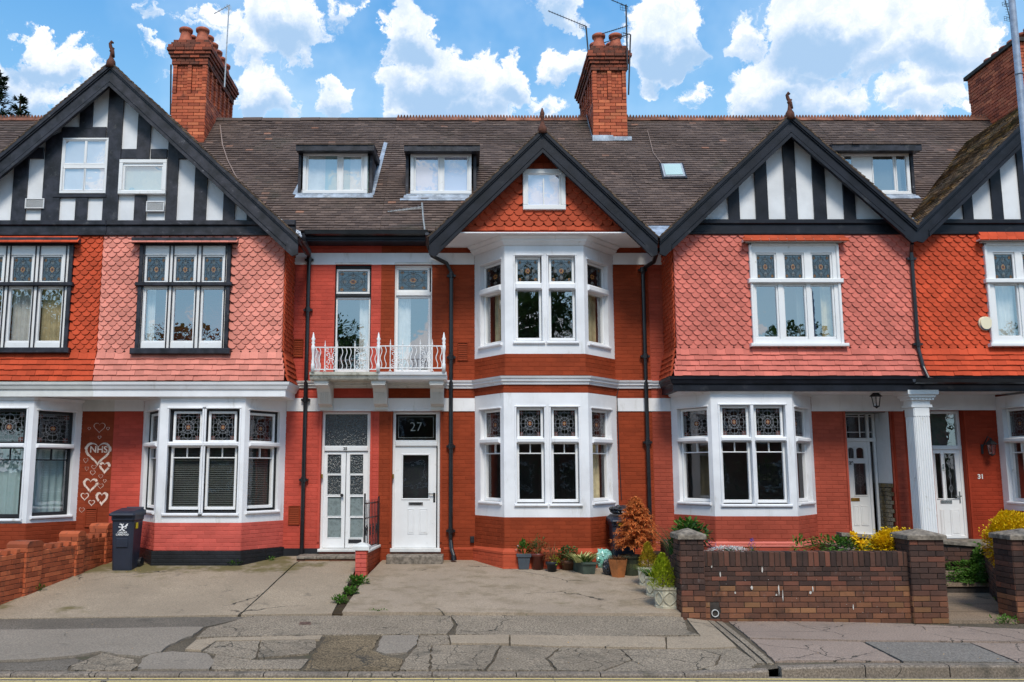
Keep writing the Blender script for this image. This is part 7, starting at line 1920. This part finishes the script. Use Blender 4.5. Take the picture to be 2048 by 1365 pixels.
# stone planters with gothic tracery
def planter(px0, px1, pyb, lab):
    a = at(px0, pyb, zd27); b = at(px1, pyb, zd27); w = b.x - a.x; d = .30; hh = .30; t = thing('stone_planter', lab, 'planter', (a.x + w / 2, a.y + d / 2, a.z), 'stone planters along the side wall')
    def ring8(g, z, ins=0): x0_, x1_, y0_, y1_ = a.x + w / 2 - w / 2 * g, a.x + w / 2 + w / 2 * g, a.y + d / 2 - d / 2 * g, a.y + d / 2 + d / 2 * g; ch = .10 * g; return [(x0_ + ch, y0_, z), (x1_ - ch * .5, y0_, z), (x1_, y0_ + ch * .5, z), (x1_, y1_ - ch, z), (x1_ - ch, y1_, z), (x0_ + ch, y1_, z), (x0_, y1_ - ch, z), (x0_, y0_ + ch, z)]
    q = MB(); lv = [(.88, 0), (.90, .035), (.84, .045), (.94, hh - .05), (1.04, hh - .035), (1.05, hh), (.94, hh), (.9, hh - .04)]; vs = []
    for g, z in lv: vs += [(x, y, a.z + z) for x, y, _ in ring8(g, 0)]
    q.add(vs, [tuple(range(8))[::-1], tuple(range(56, 64))] + [(i * 8 + j, i * 8 + (j + 1) % 8, i * 8 + 8 + (j + 1) % 8, i * 8 + 8 + j) for i in range(7) for j in range(8)], True); mk('planter_body', q, M['stone'], t)
    b0 = ring8(.88, 0); b1 = ring8(.935, 0)
    for (i, j) in ((0, 1), (7, 0), (1, 2)):
        p0, p1 = Vector(b0[i]), Vector(b0[j]); q0, q1 = Vector(b1[i]), Vector(b1[j]); L_ = (p1 - p0).length; q = MB(); nrm_ = Vector(((p1 - p0).y, -(p1 - p0).x, 0)).normalized() * .006
        def S(u, v): return (p0.lerp(p1, u)).lerp(q0.lerp(q1, u), v) + Vector((0, 0, a.z + .05 + (hh - .11) * v)) + nrm_
        k_ = 2 if L_ > .2 else 1
        for e in range(k_):
            m_ = (e + .5) / k_
            for sgn in (-1, 1): q.tube([S(m_ + sgn * .46 / k_ * cos(s_ * pi - pi / 2) * (1 if True else 0), s_) for s_ in [x_ / 8 for x_ in range(9)]], .008, 5)
        mk('tracery', q, M['stone'], t)
    return Vector((a.x + w / 2, a.y + d / 2, a.z + hh - .04))


s3 = planter(1312, 1363, 1219, 'carved stone planter nearest the street, with the larger lime conifer')
s2 = planter(1294.5, 1338, 1195, 'carved stone planter in the middle of the three, holding a fern')
s1 = planter(1280, 1318, 1174, 'carved stone planter farthest from the street, with the smaller golden conifer')
def conif(lab, c, r, h, m, n):
    t = thing('dwarf_conifer', lab, 'conifer', c); q = MB(); q.tube([c, c + Vector((0, 0, h * .6))], [.015, .005], 5); mk('trunk', q, M['bark'], t)
    q = MB(); cone_tree(q, c + Vector((0, 0, -.0)), r, h, n, .05, .022, .62, .7); mk('crown', q, L[m], t)
conif('larger lime green dwarf conifer spilling over the nearest stone planter', s3 + Vector((-.04, 0, .01)), .20, .47, 'lime', 1700); conif('smaller golden dwarf conifer with a pointed top in the farthest stone planter', s1 + Vector((.02, 0, .0)), .15, .40, 'gold', 900)
t = thing('fern', 'bright green fern and grassy leaves in the middle stone planter', 'fern', s2); q = MB(); tuft(q, s2, .14, 110, .27, .03, .9, .8); bush(q, s2 + Vector((0, -.05, .08)), (.17, .12, .12), 160, .05, .02, .3); mk('foliage', q, L['green'], t)
t = thing('dried_plant', 'limp dried stems drooping over the farthest planter', 'plant', s1 + Vector((-.15, 0, 0))); q = MB(); tuft(q, s1 + Vector((-.1, -.03, 0)), .06, 40, .24, .012, 1.0, 1.7); mk('foliage', q, L['olive'], t)

# plants behind the front wall
zb2 = lambda x, y: .8
def bed(px, py, Y): v = P(px, py, Y); return v
def bedplant(name, lab, cat, px, py, Y, m, fn, extra=()):
    c = bed(px, py, Y); t = thing(name, lab, cat, (c.x, Y, .74)); q = MB(); fn(q, c); mk('foliage', q, L[m], t)
    for m2, f2 in extra: q = MB(); f2(q, c); mk('blossom' if m2 in ('white', 'purple', 'poppy') else 'foliage', q, L[m2], t)
bedplant('iris_clump', 'dark green clump of iris and broad leaves behind the left pier', 'plant', 1378, 1095, -3.6, 'deep', lambda q, c: (tuft(q, c + Vector((-.1, 0, -.1)), .25, 130, .5, .03, .5, .5), bush(q, c + Vector((.05, 0, .17)), (.26, .2, .18), 240, .10, .06, .4)), [('green', lambda q, c: bush(q, c + Vector((0, -.05, .26)), (.24, .18, .12), 130, .10, .06, .5)), ('purple', lambda q, c: bush(q, c + Vector((.3, -.1, .05)), (.08, .05, .06), 30, .025, .02))])
bedplant('white_flowers', 'low cushion of tiny white flowers on the front garden wall', 'flowers', 1455, 1101, -3.95, 'white', lambda q, c: bush(q, c + Vector((0, 0, -.0)), (.36, .14, .06), 800, .022, .02, .3), [('deep', lambda q, c: bush(q, c + Vector((0, .05, -.05)), (.42, .16, .07), 300, .04, .02, .2))])
bedplant('bluebells', 'a few violet bluebells beside the white flowers', 'flowers', 1504, 1092, -3.9, 'purple', lambda q, c: bush(q, c + Vector((0, 0, .03)), (.05, .05, .08), 40, .025, .02), [('green', lambda q, c: tuft(q, c + Vector((0, 0, -.12)), .06, 26, .2, .012))])
bedplant('wild_poppies', 'green weeds with a few yellow poppies left of the yellow shrub', 'flowers', 1672, 1100, -3.75, 'green', lambda q, c: (bush(q, c + Vector((-.0, 0, .05)), (.46, .2, .14), 520, .07, .035, .3), bush(q, c + Vector((-.55, 0, .04)), (.12, .1, .16), 70, .08, .03, .3)),
         [('deep', lambda q, c: bush(q, c + Vector((.2, .05, .02)), (.4, .2, .14), 300, .05, .03, .3)), ('poppy', lambda q, c: [bush(q, c + Vector((x, -.12, z)), (.034, .034, .03), 40, .055, .05, .3) for x, z in ((.25, .16), (.30, .10), (.36, .10), (.28, .02), (.34, .0), (.22, .21))])])
def privet(lab, px, py, Y, rad, n, group='yellow shrubs behind the front walls'):
    c = bed(px, py, Y); t = thing('yellow_shrub', lab, 'shrub', (c.x, Y, .7), group); q = MB(); bush(q, c, rad, int(n * 2.2), .06, .034, .35, .5, .22, 12)
    for _ in range(int(n / 45)):
        v = rv(); v.z = abs(v.z) * .5; b = c + Vector((v.x * rad[0], v.y * rad[1], v.z * rad[2])) * .85
        for k_ in range(12): leaf(q, b + Vector((0, 0, .012 * k_)) + v * .01 * k_, Vector((cos(k_ * 2.4), sin(k_ * 2.4), .7)), .05, .022)
    mk('crown', q, L['yellow'], t); q = MB(); bush(q, c - Vector((0, -.03, .05)), (rad[0] * .8, rad[1] * .8, rad[2] * .75), n // 3, .05, .03, .2); mk('foliage', q, L['olive'], t)
privet('round yellow leaved shrub behind the brick wall before the column', 1790, 1093, -3.6, (.40, .3, .20), 2000)
privet('taller yellow leaved shrub overhanging the right hand pier', 2022, 1086, -3.6, (.36, .34, .42), 2600)
# ivy over the steps
iv = thing('ivy', 'green ivy spreading over the garden steps right of the brick pier', 'ivy', (8.6, Yst + .2, .2)); q = MB()
for (px, py, yy, rx_, rz_, n) in ((1935, 1133, Yst + .5, .38, .05, 260), (1935, 1155, Yst + .10, .38, .05, 260), (1958, 1125, Yst + .45, .12, .22, 260), (1955, 1150, Yst + .1, .12, .15, 200), (1950, 1105, Yst + .8, .2, .12, 200)): c = P(px, py, yy); bush(q, c, (rx_, .16, rz_ + .05), int(n * 2.2), .05, .04, .3)
mk('foliage', q, L['green'], iv); q = MB(); c = P(1902, 1108, Yst + .8); tuft(q, c - Vector((0, 0, .1)), .06, 40, .25, .025); c = P(1895, 1150, Yst - .2); bush(q, c, (.07, .1, .25), 60, .04, .03); mk('foliage', q, L['green'], iv)


def weed(lab, px, py, zf, s, m='green', n=60, name='weed', rx=1.):
    c = at(px, py, zf); t = MB(); bush(t, c + Vector((0, 0, s * .25)), (s * rx, s * .7, s * .35), n, s * .45, s * .2, .1, .8); tuft(t, c, s * .5, n // 3, s * .8, .012, 1., .8); t_ = mk(name, t, L[m]); tag(t_, lab, 'weed')


weed('weeds spreading along the strip between the two drives, nearest the dwarf wall', 716, 1168, zd27, .17, n=170); weed('weeds in the middle of the strip between the two drives', 700, 1188, zd27, .15, n=150, rx=.8); weed('weeds at the street end of the strip between the drives', 680, 1205, zd27, .13, n=130)
weed('leafy weed growing against the black plinth of the pink house', 470, 1131, zd25, .13, n=80); weed('small weed at the black plinth near the drainpipe foot', 545, 1121, zd25, .09, n=50)
weed('small weed in the joint at the edge of the middle drive, left part', 758, 1228, pz, .09, n=60, rx=2.2); weed('small weed in the drive joint below the first plant pots', 917, 1229, pz, .06, n=50); weed('small weed in the drive joint toward the right', 1050, 1231, pz, .05, n=40)
weed('weed at the foot of the orange brick wall beside its first pier', 28, 1192, zd25, .16, n=90); weed('weed at the foot of the orange brick wall, right of its first pier', 72, 1182, zd25, .13, n=60); weed('grassy weed at the foot of the right hand pier', 2008, 1205, lambda x, y: .17, .16, n=80); weed('small weeds before the path to the steps', 2010, 1245, pz, .12, n=90, rx=1.8); weed('tiny weed at the foot of the brick front wall', 1842, 1243, pz, .05, n=30)
for (px, py, r_) in ((100, 1163, 1.), ):
    pass
q = MB()
for _ in range(260):                                # leaf litter and grit along walls and joints
    px, py = R.choice([(R.uniform(60, 330), 0), (R.uniform(1430, 2040), 1), (R.uniform(700, 1370), 2), (R.uniform(0, 2000), 3)])
    if py == 0: p = at(px, 1185 - (px - 60) * .20 + R.uniform(-3, 12), zd25)
    elif py == 1: p = at(px, 1244 + (px - 1430) * .014 + R.expovariate(.25), pz)
    elif py == 2: p = at(px, 1229 + R.uniform(0, 4), pz)
    else: p = at(px, R.uniform(1245, 1335), pz)
    leaf(q, p + Vector((0, 0, .014)), (R.uniform(-1, 1), R.uniform(-1, 1), R.uniform(0, .15)), R.uniform(.01, .035), R.uniform(.008, .018), 0)
mk('leaf_litter', q, L['fall'], None, kind='stuff')

# wheelie bins
def bin_(lab, xl, Yf, zg, W_=.48, H_=.98, logo=False, rz=0., group='wheelie bins'):
    t = thing('wheelie_bin', lab, 'bin', (xl + W_ / 2, Yf + .3, zg), group); d = .50; q = MB(); cx_ = xl + W_ / 2
    def rect(w, y0, y1, z, r=.03): return [(cx_ - w / 2 + r, y0, z), (cx_ + w / 2 - r, y0, z), (cx_ + w / 2, y0 + r, z), (cx_ + w / 2, y1 - r, z), (cx_ + w / 2 - r, y1, z), (cx_ - w / 2 + r, y1, z), (cx_ - w / 2, y1 - r, z), (cx_ - w / 2, y0 + r, z)]
    lv = [(W_ * .82, Yf + .06, Yf + d - .10, .0), (W_ * .83, Yf + .055, Yf + d - .08, .05), (W_ * .93, Yf + .01, Yf + d - .01, H_ * .80), (W_ * .99, Yf - .015, Yf + d, H_ * .82), (W_ * .99, Yf - .015, Yf + d, H_ * .90), (W_ * .97, Yf, Yf + d, H_ * .905)]; vs = []
    for w, a, b, z in lv: vs += [(x, y, zg + z) for x, y, _ in rect(w, a, b, 0)]
    q.add(vs, [tuple(range(8))[::-1]] + [(i * 8 + j, i * 8 + (j + 1) % 8, i * 8 + 8 + (j + 1) % 8, i * 8 + 8 + j) for i in range(5) for j in range(8)], True); mk('bin_body', q, M['plastic'], t)
    q = MB(); vs = []
    for w, a, b, z, zk_ in ((W_ * 1.10, Yf - .06, Yf + d + .03, .885, 0), (W_ * 1.12, Yf - .07, Yf + d + .03, .905, .02), (W_ * 1.10, Yf - .06, Yf + d + .03, .93, .03), (W_ * .86, Yf + .02, Yf + d - .03, .965, .04)): vs += [(x, y, zg + H_ * z + (zk_ if y > Yf + .2 else 0)) for x, y, _ in rect(w, a, b, 0)]
    q.add(vs, [tuple(range(24, 32)), tuple(range(8))[::-1]] + [(i * 8 + j, i * 8 + (j + 1) % 8, i * 8 + 8 + (j + 1) % 8, i * 8 + 8 + j) for i in range(3) for j in range(8)], True); mk('bin_lid', q, M['plastic'], t)
    q = MB(); q.tube([(cx_ - W_ * .36, Yf + d + .03, zg + H_ * .97), (cx_ - W_ * .36, Yf + d + .08, zg + H_ * 1.0), (cx_ + W_ * .36, Yf + d + .08, zg + H_ * 1.0), (cx_ + W_ * .36, Yf + d + .03, zg + H_ * .97)], .018, 8); mk('bin_handle', q, M['plastic'], t)
    for sx in (-1, 1):
        q = MB(); c = Vector((cx_ + sx * W_ * .46, Yf + d - .06, zg + .10)); n = 18; vs = [(c.x + dx, c.y + r * cos(2 * pi * j / n), c.z + r * sin(2 * pi * j / n)) for dx, r in ((-.03, .06), (-.03, .1), (.03, .1), (.03, .06)) for j in range(n)]; q.add(vs, [(i * n + j, i * n + (j + 1) % n, i * n + n + (j + 1) % n, i * n + n + j) for i in range(3) for j in range(n)] + [tuple(range(n)), tuple(range(3 * n, 4 * n))], True); mk('wheel', q, M['soot'], t)
    q = MB(front(Yf + .028)); q.chamf(cx_ - .1, cx_ + .1, 0, .012, zg + .40, zg + .56, .008); 
    if logo:
        o = mk('moulded_panel', q, M['plastic'], t); fB_ = front(Yf); yo = lambda z: 0
        W0 = lambda z: -(.055 - .045 * (z / (H_ * .8))) + .004
        text(t, 'CARDIFF', fB_, cx_, zg + .655, W0(.655), .042, M['print'], 'lettering', bold=.0006); text(t, 'CAERDYDD', fB_, cx_, zg + .618, W0(.618), .042, M['print'], 'lettering', bold=.0006)
        q = MB(fB_); wz = W0(.73) + .003; s = .10     # rampant winged beast in outline shapes
        body = [[(-.25, -.5), (.05, -.5), (.1, -.2), (.3, .0), (.25, .25), (.0, .3), (-.25, .1), (-.15, -.15)], [(-.1, .25), (.1, .3), (.05, .6), (-.15, .85), (-.45, .8), (-.6, .65), (-.35, .62), (-.25, .5)], [(.15, .1), (.45, .35), (.7, .8), (1.0, .95), (.85, .6), (.95, .4), (.7, .35), (.75, .1), (.45, .05)],
                [(-.25, .1), (-.6, .2), (-.75, .1), (-.65, .0), (-.3, -.05)], [(.05, -.45), (.35, -.6), (.55, -.85), (.2, -.85), (-.05, -.6)], [(-.25, -.45), (-.45, -.6), (-.65, -.8), (-.35, -.85), (-.1, -.6)], [(.2, -.2), (.6, -.3), (.8, -.1), (.7, .0), (.5, -.15)], [(-.4, .85), (-.55, 1.05), (-.35, .95)], [(.0, .7), (.25, .95), (.15, .6)]]
        for pl in body: q.add([(cx_ + x * s, wz, zg + .745 + z * s * .72) for x, z in pl], [tuple(range(len(pl)))])
        mk('emblem', q, M['print'], t)
    else: mk('moulded_panel', q, M['plastic'], t)
    return t, cx_


zgb = zd25(0, -1.35); xb_ = X(219, 1090, -1.35)
tb, cxb = bin_('dark wheelie bin with white emblem standing by the orange brick wall', xb_, -1.35, zgb, .41, P(240, 1022, -1.35).z - zgb + .03, True)
q = MB(Fr(cxb + .197, -1.35, cxb + .207, -.8)); q.box(.1, .2, .0, .004, zgb + .72, zgb + .82); mk('sticker', q, M['yellow'], tb)
zg2 = zd27(0, -1.0); xr = X(1224, 1060, -.95)
t2, cx2 = bin_('dark wheelie bin half hidden behind the dead orange conifer', xr, -.95, zg2, .44, P(1240, 1033, -.95).z - zg2, False)
q = MB(front(-.95)); q.box(xr + .12, xr + .2, .02, .024, P(1240, 1052, -.95).z, P(1240, 1044, -.95).z); mk('sticker', q, M['yellow'], t2)
zl = P(1240, 1030, -.95).z; c = Vector((X(1245, 1020, -.8), -.7, zl)); blob('bin_bag', 'knotted black bin bag lying on the closed lid of the bin behind the conifer', 'bag', c, (.22, .2, .09), M['bag'], 9)

# lanterns, alarm box, meter light
def lantern(name, lab, c, s, hang=0., arm=None):
    t = thing(name, lab, 'lantern', c); q = MB(); n = 6; rb, rt, h_ = .055 * s, .085 * s, .17 * s
    q.lathe(c, [(rb * 1.1, 0), (rb * 1.2, -.012 * s), (rb * .5, -.03 * s), (.004, -.05 * s)], n); q.lathe(c, [(rt * 1.05, h_), (rt * 1.45, h_ + .006), (rt * 1.3, h_ + .02 * s), (rt * .6, h_ + .075 * s), (rt * .25, h_ + .09 * s), (rt * .3, h_ + .11 * s), (.003, h_ + .13 * s)], n)
    for j in range(n): a = 2 * pi * j / n; q.tube([c + Vector((rb * cos(a), rb * sin(a), 0)), c + Vector((rt * cos(a), rt * sin(a), h_))], .006 * s, 4)
    if hang: q.tube([c + Vector((0, 0, h_ + .1 * s)), c + Vector((0, 0, h_ + .1 * s + hang))], .008, 6); q.lathe(c + Vector((0, 0, h_ + .1 * s + hang)), [(.02, -.01), (.07, .0), (.07, .012), (.02, .02)], 12)
    if arm: q.tube([c + Vector((0, 0, h_ + .11 * s)), c + Vector((-.03, .04, h_ + .16 * s)), c + Vector(arm)], .012, 6); q.tube([c + Vector(arm) + Vector((0, .0, -.10)), c + Vector(arm) + Vector((0, 0, .08))], .022, 6)
    mk('lantern_frame', q, M['soot'], t); q = MB(); q.lathe(c, [(rb * .93, .002), (rt * .93, h_ - .002)], n); mk('lantern_glass', q, M['panelo'], t)


cL = P(1753, 812, -.45); lantern('hanging_lantern', 'black hanging lantern under the porch ceiling of the recessed door', cL, 1.0, .02)
cL = P(1984, 908, -.16); lantern('wall_lantern', 'black wall lantern on the red wall right of the glazed white door', cL, 1.0, 0, (-.10, .14, .10))
c = P(1967, 647, YG); q = MB(front(YG - .02)); n = 20; a_ = .125
def shield(s, zo=0): return [(c.x + s * (a_ * cos(t) * (1 if sin(t) > 0 else .92)), c.z + s * (.145 * (abs(sin(t)) ** .8) * (1 if sin(t) > 0 else -1)) * (.8 if sin(t) > 0 else 1) + zo) for t in [2 * pi * i / n for i in range(n)]]
M['alarm'] = mat('cream_plastic', lin(232, 220, 190), .4, .03); M['alarmb'] = mat('blue_tinted_plastic', lin(60, 110, 140), .3, .05)
al = thing('alarm_box', 'cream alarm box with a blue lower rim on the scarlet tiles', 'alarm', (c.x, YG - .03, c.z)); q.prism(shield(1), 0, .05); q.prism(shield(.86), .05, .075); mk('alarm_cover', q, M['alarm'], al)
q = MB(front(YG - .02)); q.prism([(x, z) for x, z in shield(.97) if z < c.z - .03], .004, .058); mk('alarm_strobe', q, M['alarmb'], al)
c = P(944.5, 1080, -.03); q = MB(FW); q.chamf(c.x - .04, c.x + .04, .0, .06, c.z - .06, c.z + .06, .012); e = mk('socket_box', q, M['soot']); tag(e, 'small black outdoor box low on the russet wall left of the bay', 'box')
c = P(785, 953, -.02)
for px, py, l_ in ((786, 953, 'tiny brass doorbell on the frame of the white 27 door'), (643.5, 953, 'tiny brass doorbell on the frame of the glazed double doors')):
    c = P(px, py, 0); q = MB(FW); q.chamf(c.x - .015, c.x + .015, -.055, .01, c.z - .04, c.z + .04, .006); tag(mk('doorbell', q, M['brass']), l_, 'doorbell')

# aerials
def rod(q, pts, Y, r): q.tube([P(x, y, Y if not hasattr(Y, '__len__') else Y[i]) for i, (x, y) in enumerate(pts)], r, 6)
def aerial(lab, Y, mast, boom, m='aerial', els=(), rm=.018, grp=None):
    t = thing('tv_aerial', lab, 'aerial', P(*mast[0], Y), grp); q = MB(); rod(q, mast, Y, rm); mk('mast', q, M[m], t)
    for b in boom:
        q = MB(); rod(q, b[0], Y, .010); n = b[1]; p0, p1 = P(*b[0][0], Y), P(*b[0][-1], Y)
        for i in range(n):
            p = p0.lerp(p1, (i + .5) / n); hl = b[2] * (.6 + .4 * i / n); u = Vector(b[3]) * hl; q.tube([p - u, p + u], .004, 4)
        mk('boom', q, M[m], t)
    for g in els:
        q = MB(); x0_, y0_, x1_, y1_ = g
        for i in range(4): k_ = i / 3; rod(q, [(x0_ + (x1_ - x0_) * k_, y0_ + 3 * k_), (x0_ + (x1_ - x0_) * k_ + 1, y1_ + 3 * k_)], Y, .004)
        for i in range(3): k_ = i / 2; rod(q, [(x0_, y0_ + (y1_ - y0_) * k_), (x1_, y0_ + (y1_ - y0_) * k_ + 3)], Y, .004)
        mk('reflector', q, M[m], t)


aerial('tall thin aerial mast strapped to the side of the left chimney stack', 2.6, [(449, 175), (453, 100), (458, 12)], [([(428, 28), (460, 10)], 5, .06, (.2, 1, 0))], m='lite_metal', els=[(452, 10, 462, 18)])
aerial('aerial with a long boom on the left side of the middle chimney', 3.0, [(1177, 112), (1172, 53)], [([(1096, 22), (1174, 54)], 14, .12, (.1, 1, .1))], els=[(1158, 48, 1170, 56)])
aerial('tall aerial mast with several antennas on the right of the middle chimney', 2.3, [(1255, 140), (1252, 10)], [([(1222, 0), (1256, 14)], 4, .1, (.1, 1, .1)), ([(1204, 68), (1256, 52)], 12, .1, (.1, 1, .2)), ([(1208, 86), (1260, 68)], 8, .1, (.1, 1, .2))], els=[(1240, 10, 1255, 20), (1243, 66, 1256, 74)], grp=None)
aerial('second shorter aerial mast clamped right of the middle chimney', 2.4, [(1257, 190), (1261, 70)], [([(1246, 66), (1262, 70)], 3, .05, (.1, 1, .2))])
aerial('small aerial rising from the gutter between the dormers and the middle gable', -.5, [(850, 462), (847, 440), (844, 406)], [([(776, 424), (846, 414)], 9, .16, (.35, 1, .12)), ([(776, 424), (846, 417)], 1, .02, (.2, 1, 0))], m='lite_metal')
aerial('aerial in front of the right hand chimney beside the lamp column', 1.6, [(2028, 110), (2023, 60), (2018, 0)], [([(2010, 0), (2020, 38)], 7, .08, (1, .2, .1))], els=[(2004, 5, 2021, 12), (2008, 33, 2023, 41)])
q = MB(); q.tube([P(341, 230, 2.5), P(342, 130, 2.5)], .02, 6); tag(mk('antenna_mast', q, M['aerial']), 'short black rod clamped left of the left chimney', 'aerial')
# loose cables
def cable(lab, pts, r=.006, m='cable'): q = MB(); q.tube(pts, r, 5); tag(mk('cable', q, M[m]), lab, 'cable')
rz7 = lambda x, y: roofz(x, y) + .07
cable('pinkish cable running down the roof tiles from the left chimney', [hit(x, y, rz7) for x, y in ((440, 250), (445, 290), (455, 320), (470, 350), (485, 372))], .012)
cable('grey cable curving over the roof to the skylight', [hit(x, y, rz7) for x, y in ((1295, 262), (1300, 280), (1306, 305), (1322, 326))], .008)
cable('black cable running down beside the middle bay', [P(1241, 762, -.03), P(1234, 790, -.03), P(1238, 900, -.03), P(1243, 1000, -.03)], .008, 'soot')

# street lamp column at the right edge
Yl = -4.9; xl_ = X(2033, 100, Yl); q = MB(); lp = thing('lamp_column', 'grey steel street lamp column at the right edge of the picture', 'lamp post', (xl_, Yl, .1)); q.tube([(xl_, Yl, .1), (xl_, Yl, 1.4), (xl_, Yl, 1.5), (xl_, Yl, 9.5)], [.08, .08, .052, .045], 14); mk('column_shaft', q, M['steel'], lp, smooth=True)
zz_ = P(2043, 150, Yl).z; q = MB(); q.lathe((xl_, Yl, zz_), [(.045, 0), (.058, .005), (.058, .02), (.045, .025)], 14); mk('collar', q, M['steel'], lp)

# conifers far behind the left roof
def far_conifer(lab, px, pyt, Y, h, r):
    tp = P(px, pyt, Y); c = Vector((tp.x, Y, tp.z - h)); t = thing('conifer_tree', lab, 'tree', (c.x, c.y, 0), 'conifers behind the roofs'); q = MB(); q.tube([Vector((c.x, c.y, 0)), tp], [.25, .03], 6); mk('trunk', q, M['bark'], t); q = MB(); n = 26
    for w in range(n):
        tt = w / n; z = c.z + h * tt; rr = r * (1 - tt) ** .9 + .1
        for b in range(9):
            a = R.uniform(0, 2 * pi); l = rr * R.uniform(.6, 1.2)
            for i in range(1, 7): s = i / 6; p = Vector((c.x + cos(a) * l * s, c.y + sin(a) * l * s, z + .25 * l * s * s)); [leaf(q, p, (cos(a + R.uniform(-1, 1)), sin(a + R.uniform(-1, 1)), R.uniform(-.2, .6)), .24, .06, .1) for _ in range(3)]
    mk('crown', q, L['pine'], t)
far_conifer('dark conifer cut by the left edge, rising behind the left roof', 0, 140, 16, 9, 1.5); far_conifer('smaller dark conifer tip just right of the taller one behind the left roof', 42, 188, 16, 8, 1.3)

# trees across the road: what the window panes mirror
def street_tree(c, h, lab, first=[None]):
    if first[0] is None:
        H0 = h; h = 10.; r = 3.4
        q = MB(); q.tube([(0, 0, 0), (.1, 0, h * .35), (0, .1, h * .6)], [.28, .2, .08], 8)
        for i in range(6): a = i; q.tube([(0, 0, h * .38), (cos(a) * r * .5, sin(a) * r * .5, h * .62)], [.12, .04], 6)
        tr_ = q.mesh('trunk'); tr_.materials.append(M['bark']); q = MB()
        for i in range(15): v = rv(); bush(q, Vector((v.x * r * .6, v.y * r * .6, h * .66 + v.z * h * .22)), (r * .42, r * .42, r * .36), 420, .34, .2, .3)
        cr = q.mesh('crown'); cr.materials.append(L['far']); first[0] = (tr_, cr); h = H0
    t = thing('street_tree', 'leafy green tree across the road, ' + lab, 'tree', c, 'trees across the road', R.uniform(0, 6)); sc_ = h / 10; link('trunk', first[0][0], t, c, sc=(sc_,) * 3); link('crown', first[0][1], t, c, sc=(sc_,) * 3)
for x, y, h, lab in ((-24, -34, 12.5, 'farthest left of the row'), (-16, -34, 10.5, 'second from the left end of the row'), (-8.5, -35, 11.2, 'left of the middle, opposite the double doors'), (-1, -36, 8.5, 'the lowest of the row'), (4.8, -34, 13.3, 'the tallest, opposite the middle bay'),
    (10, -35, 11.5, 'right of the tallest tree'), (18.5, -34, 10.3, 'third from the right end, medium height'), (25, -34, 10, 'second from the right end'), (33, -35, 11, 'farthest right of the row')): street_tree((x, y, 0), h, lab)
hd = MB(); 
for i in range(26): bush(hd, (-26 + i * 2, -27.5, 1.5), (1.4, .8, 1.9), 260, .26, .17, .3)
mk('hedge', hd, L['far'], None); bpy.data.objects['hedge']['label'] = 'tall green hedge across the road'; bpy.data.objects['hedge']['category'] = 'hedge'

# brick houses across the road, seen only as reflections
M['farbrick'] = mat('red_brown_brickwork', lin(120, 66, 50), .9, .2, 3, .3)
for i, lab in enumerate(('left of the three', 'middle of the three', 'right of the three')):
    x0_ = -26 + i * 20; t = thing('brick_house', 'red brick house across the road, ' + lab, 'house', (x0_ + 9.5, -44, 0), 'houses across the road')
    q = MB(); q.slab([(x0_, -44), (x0_ + 19, -44), (x0_ + 19, -52), (x0_, -52)], 0, 6.4); mk('wall', q, M['farbrick'], t)
    q = MB(); q.add([(x0_ - .3, -43.6, 6.3), (x0_ + 19.3, -43.6, 6.3), (x0_ + 19.3, -48, 9.2), (x0_ - .3, -48, 9.2), (x0_ - .3, -52.4, 6.3), (x0_ + 19.3, -52.4, 6.3)], [(0, 1, 2, 3), (3, 2, 5, 4), (0, 3, 4), (1, 5, 2)], True); mk('roof', q, M['roof'], t)
    for k_ in range(5):
        for z_ in (1.0, 4.0):
            u = x0_ + 1.6 + k_ * 3.6; q = MB(); q.slab([(u, -44.02), (u + 1.7, -44.02), (u + 1.7, -43.9), (u, -43.9)], z_, z_ + 1.7); w_ = mk('window', q, M['white2'], t); q = MB(); q.slab([(u + .12, -43.9), (u + 1.58, -43.9), (u + 1.58, -43.89), (u + .12, -43.89)], z_ + .12, z_ + 1.58); mk('pane', q, M['soot'], w_)
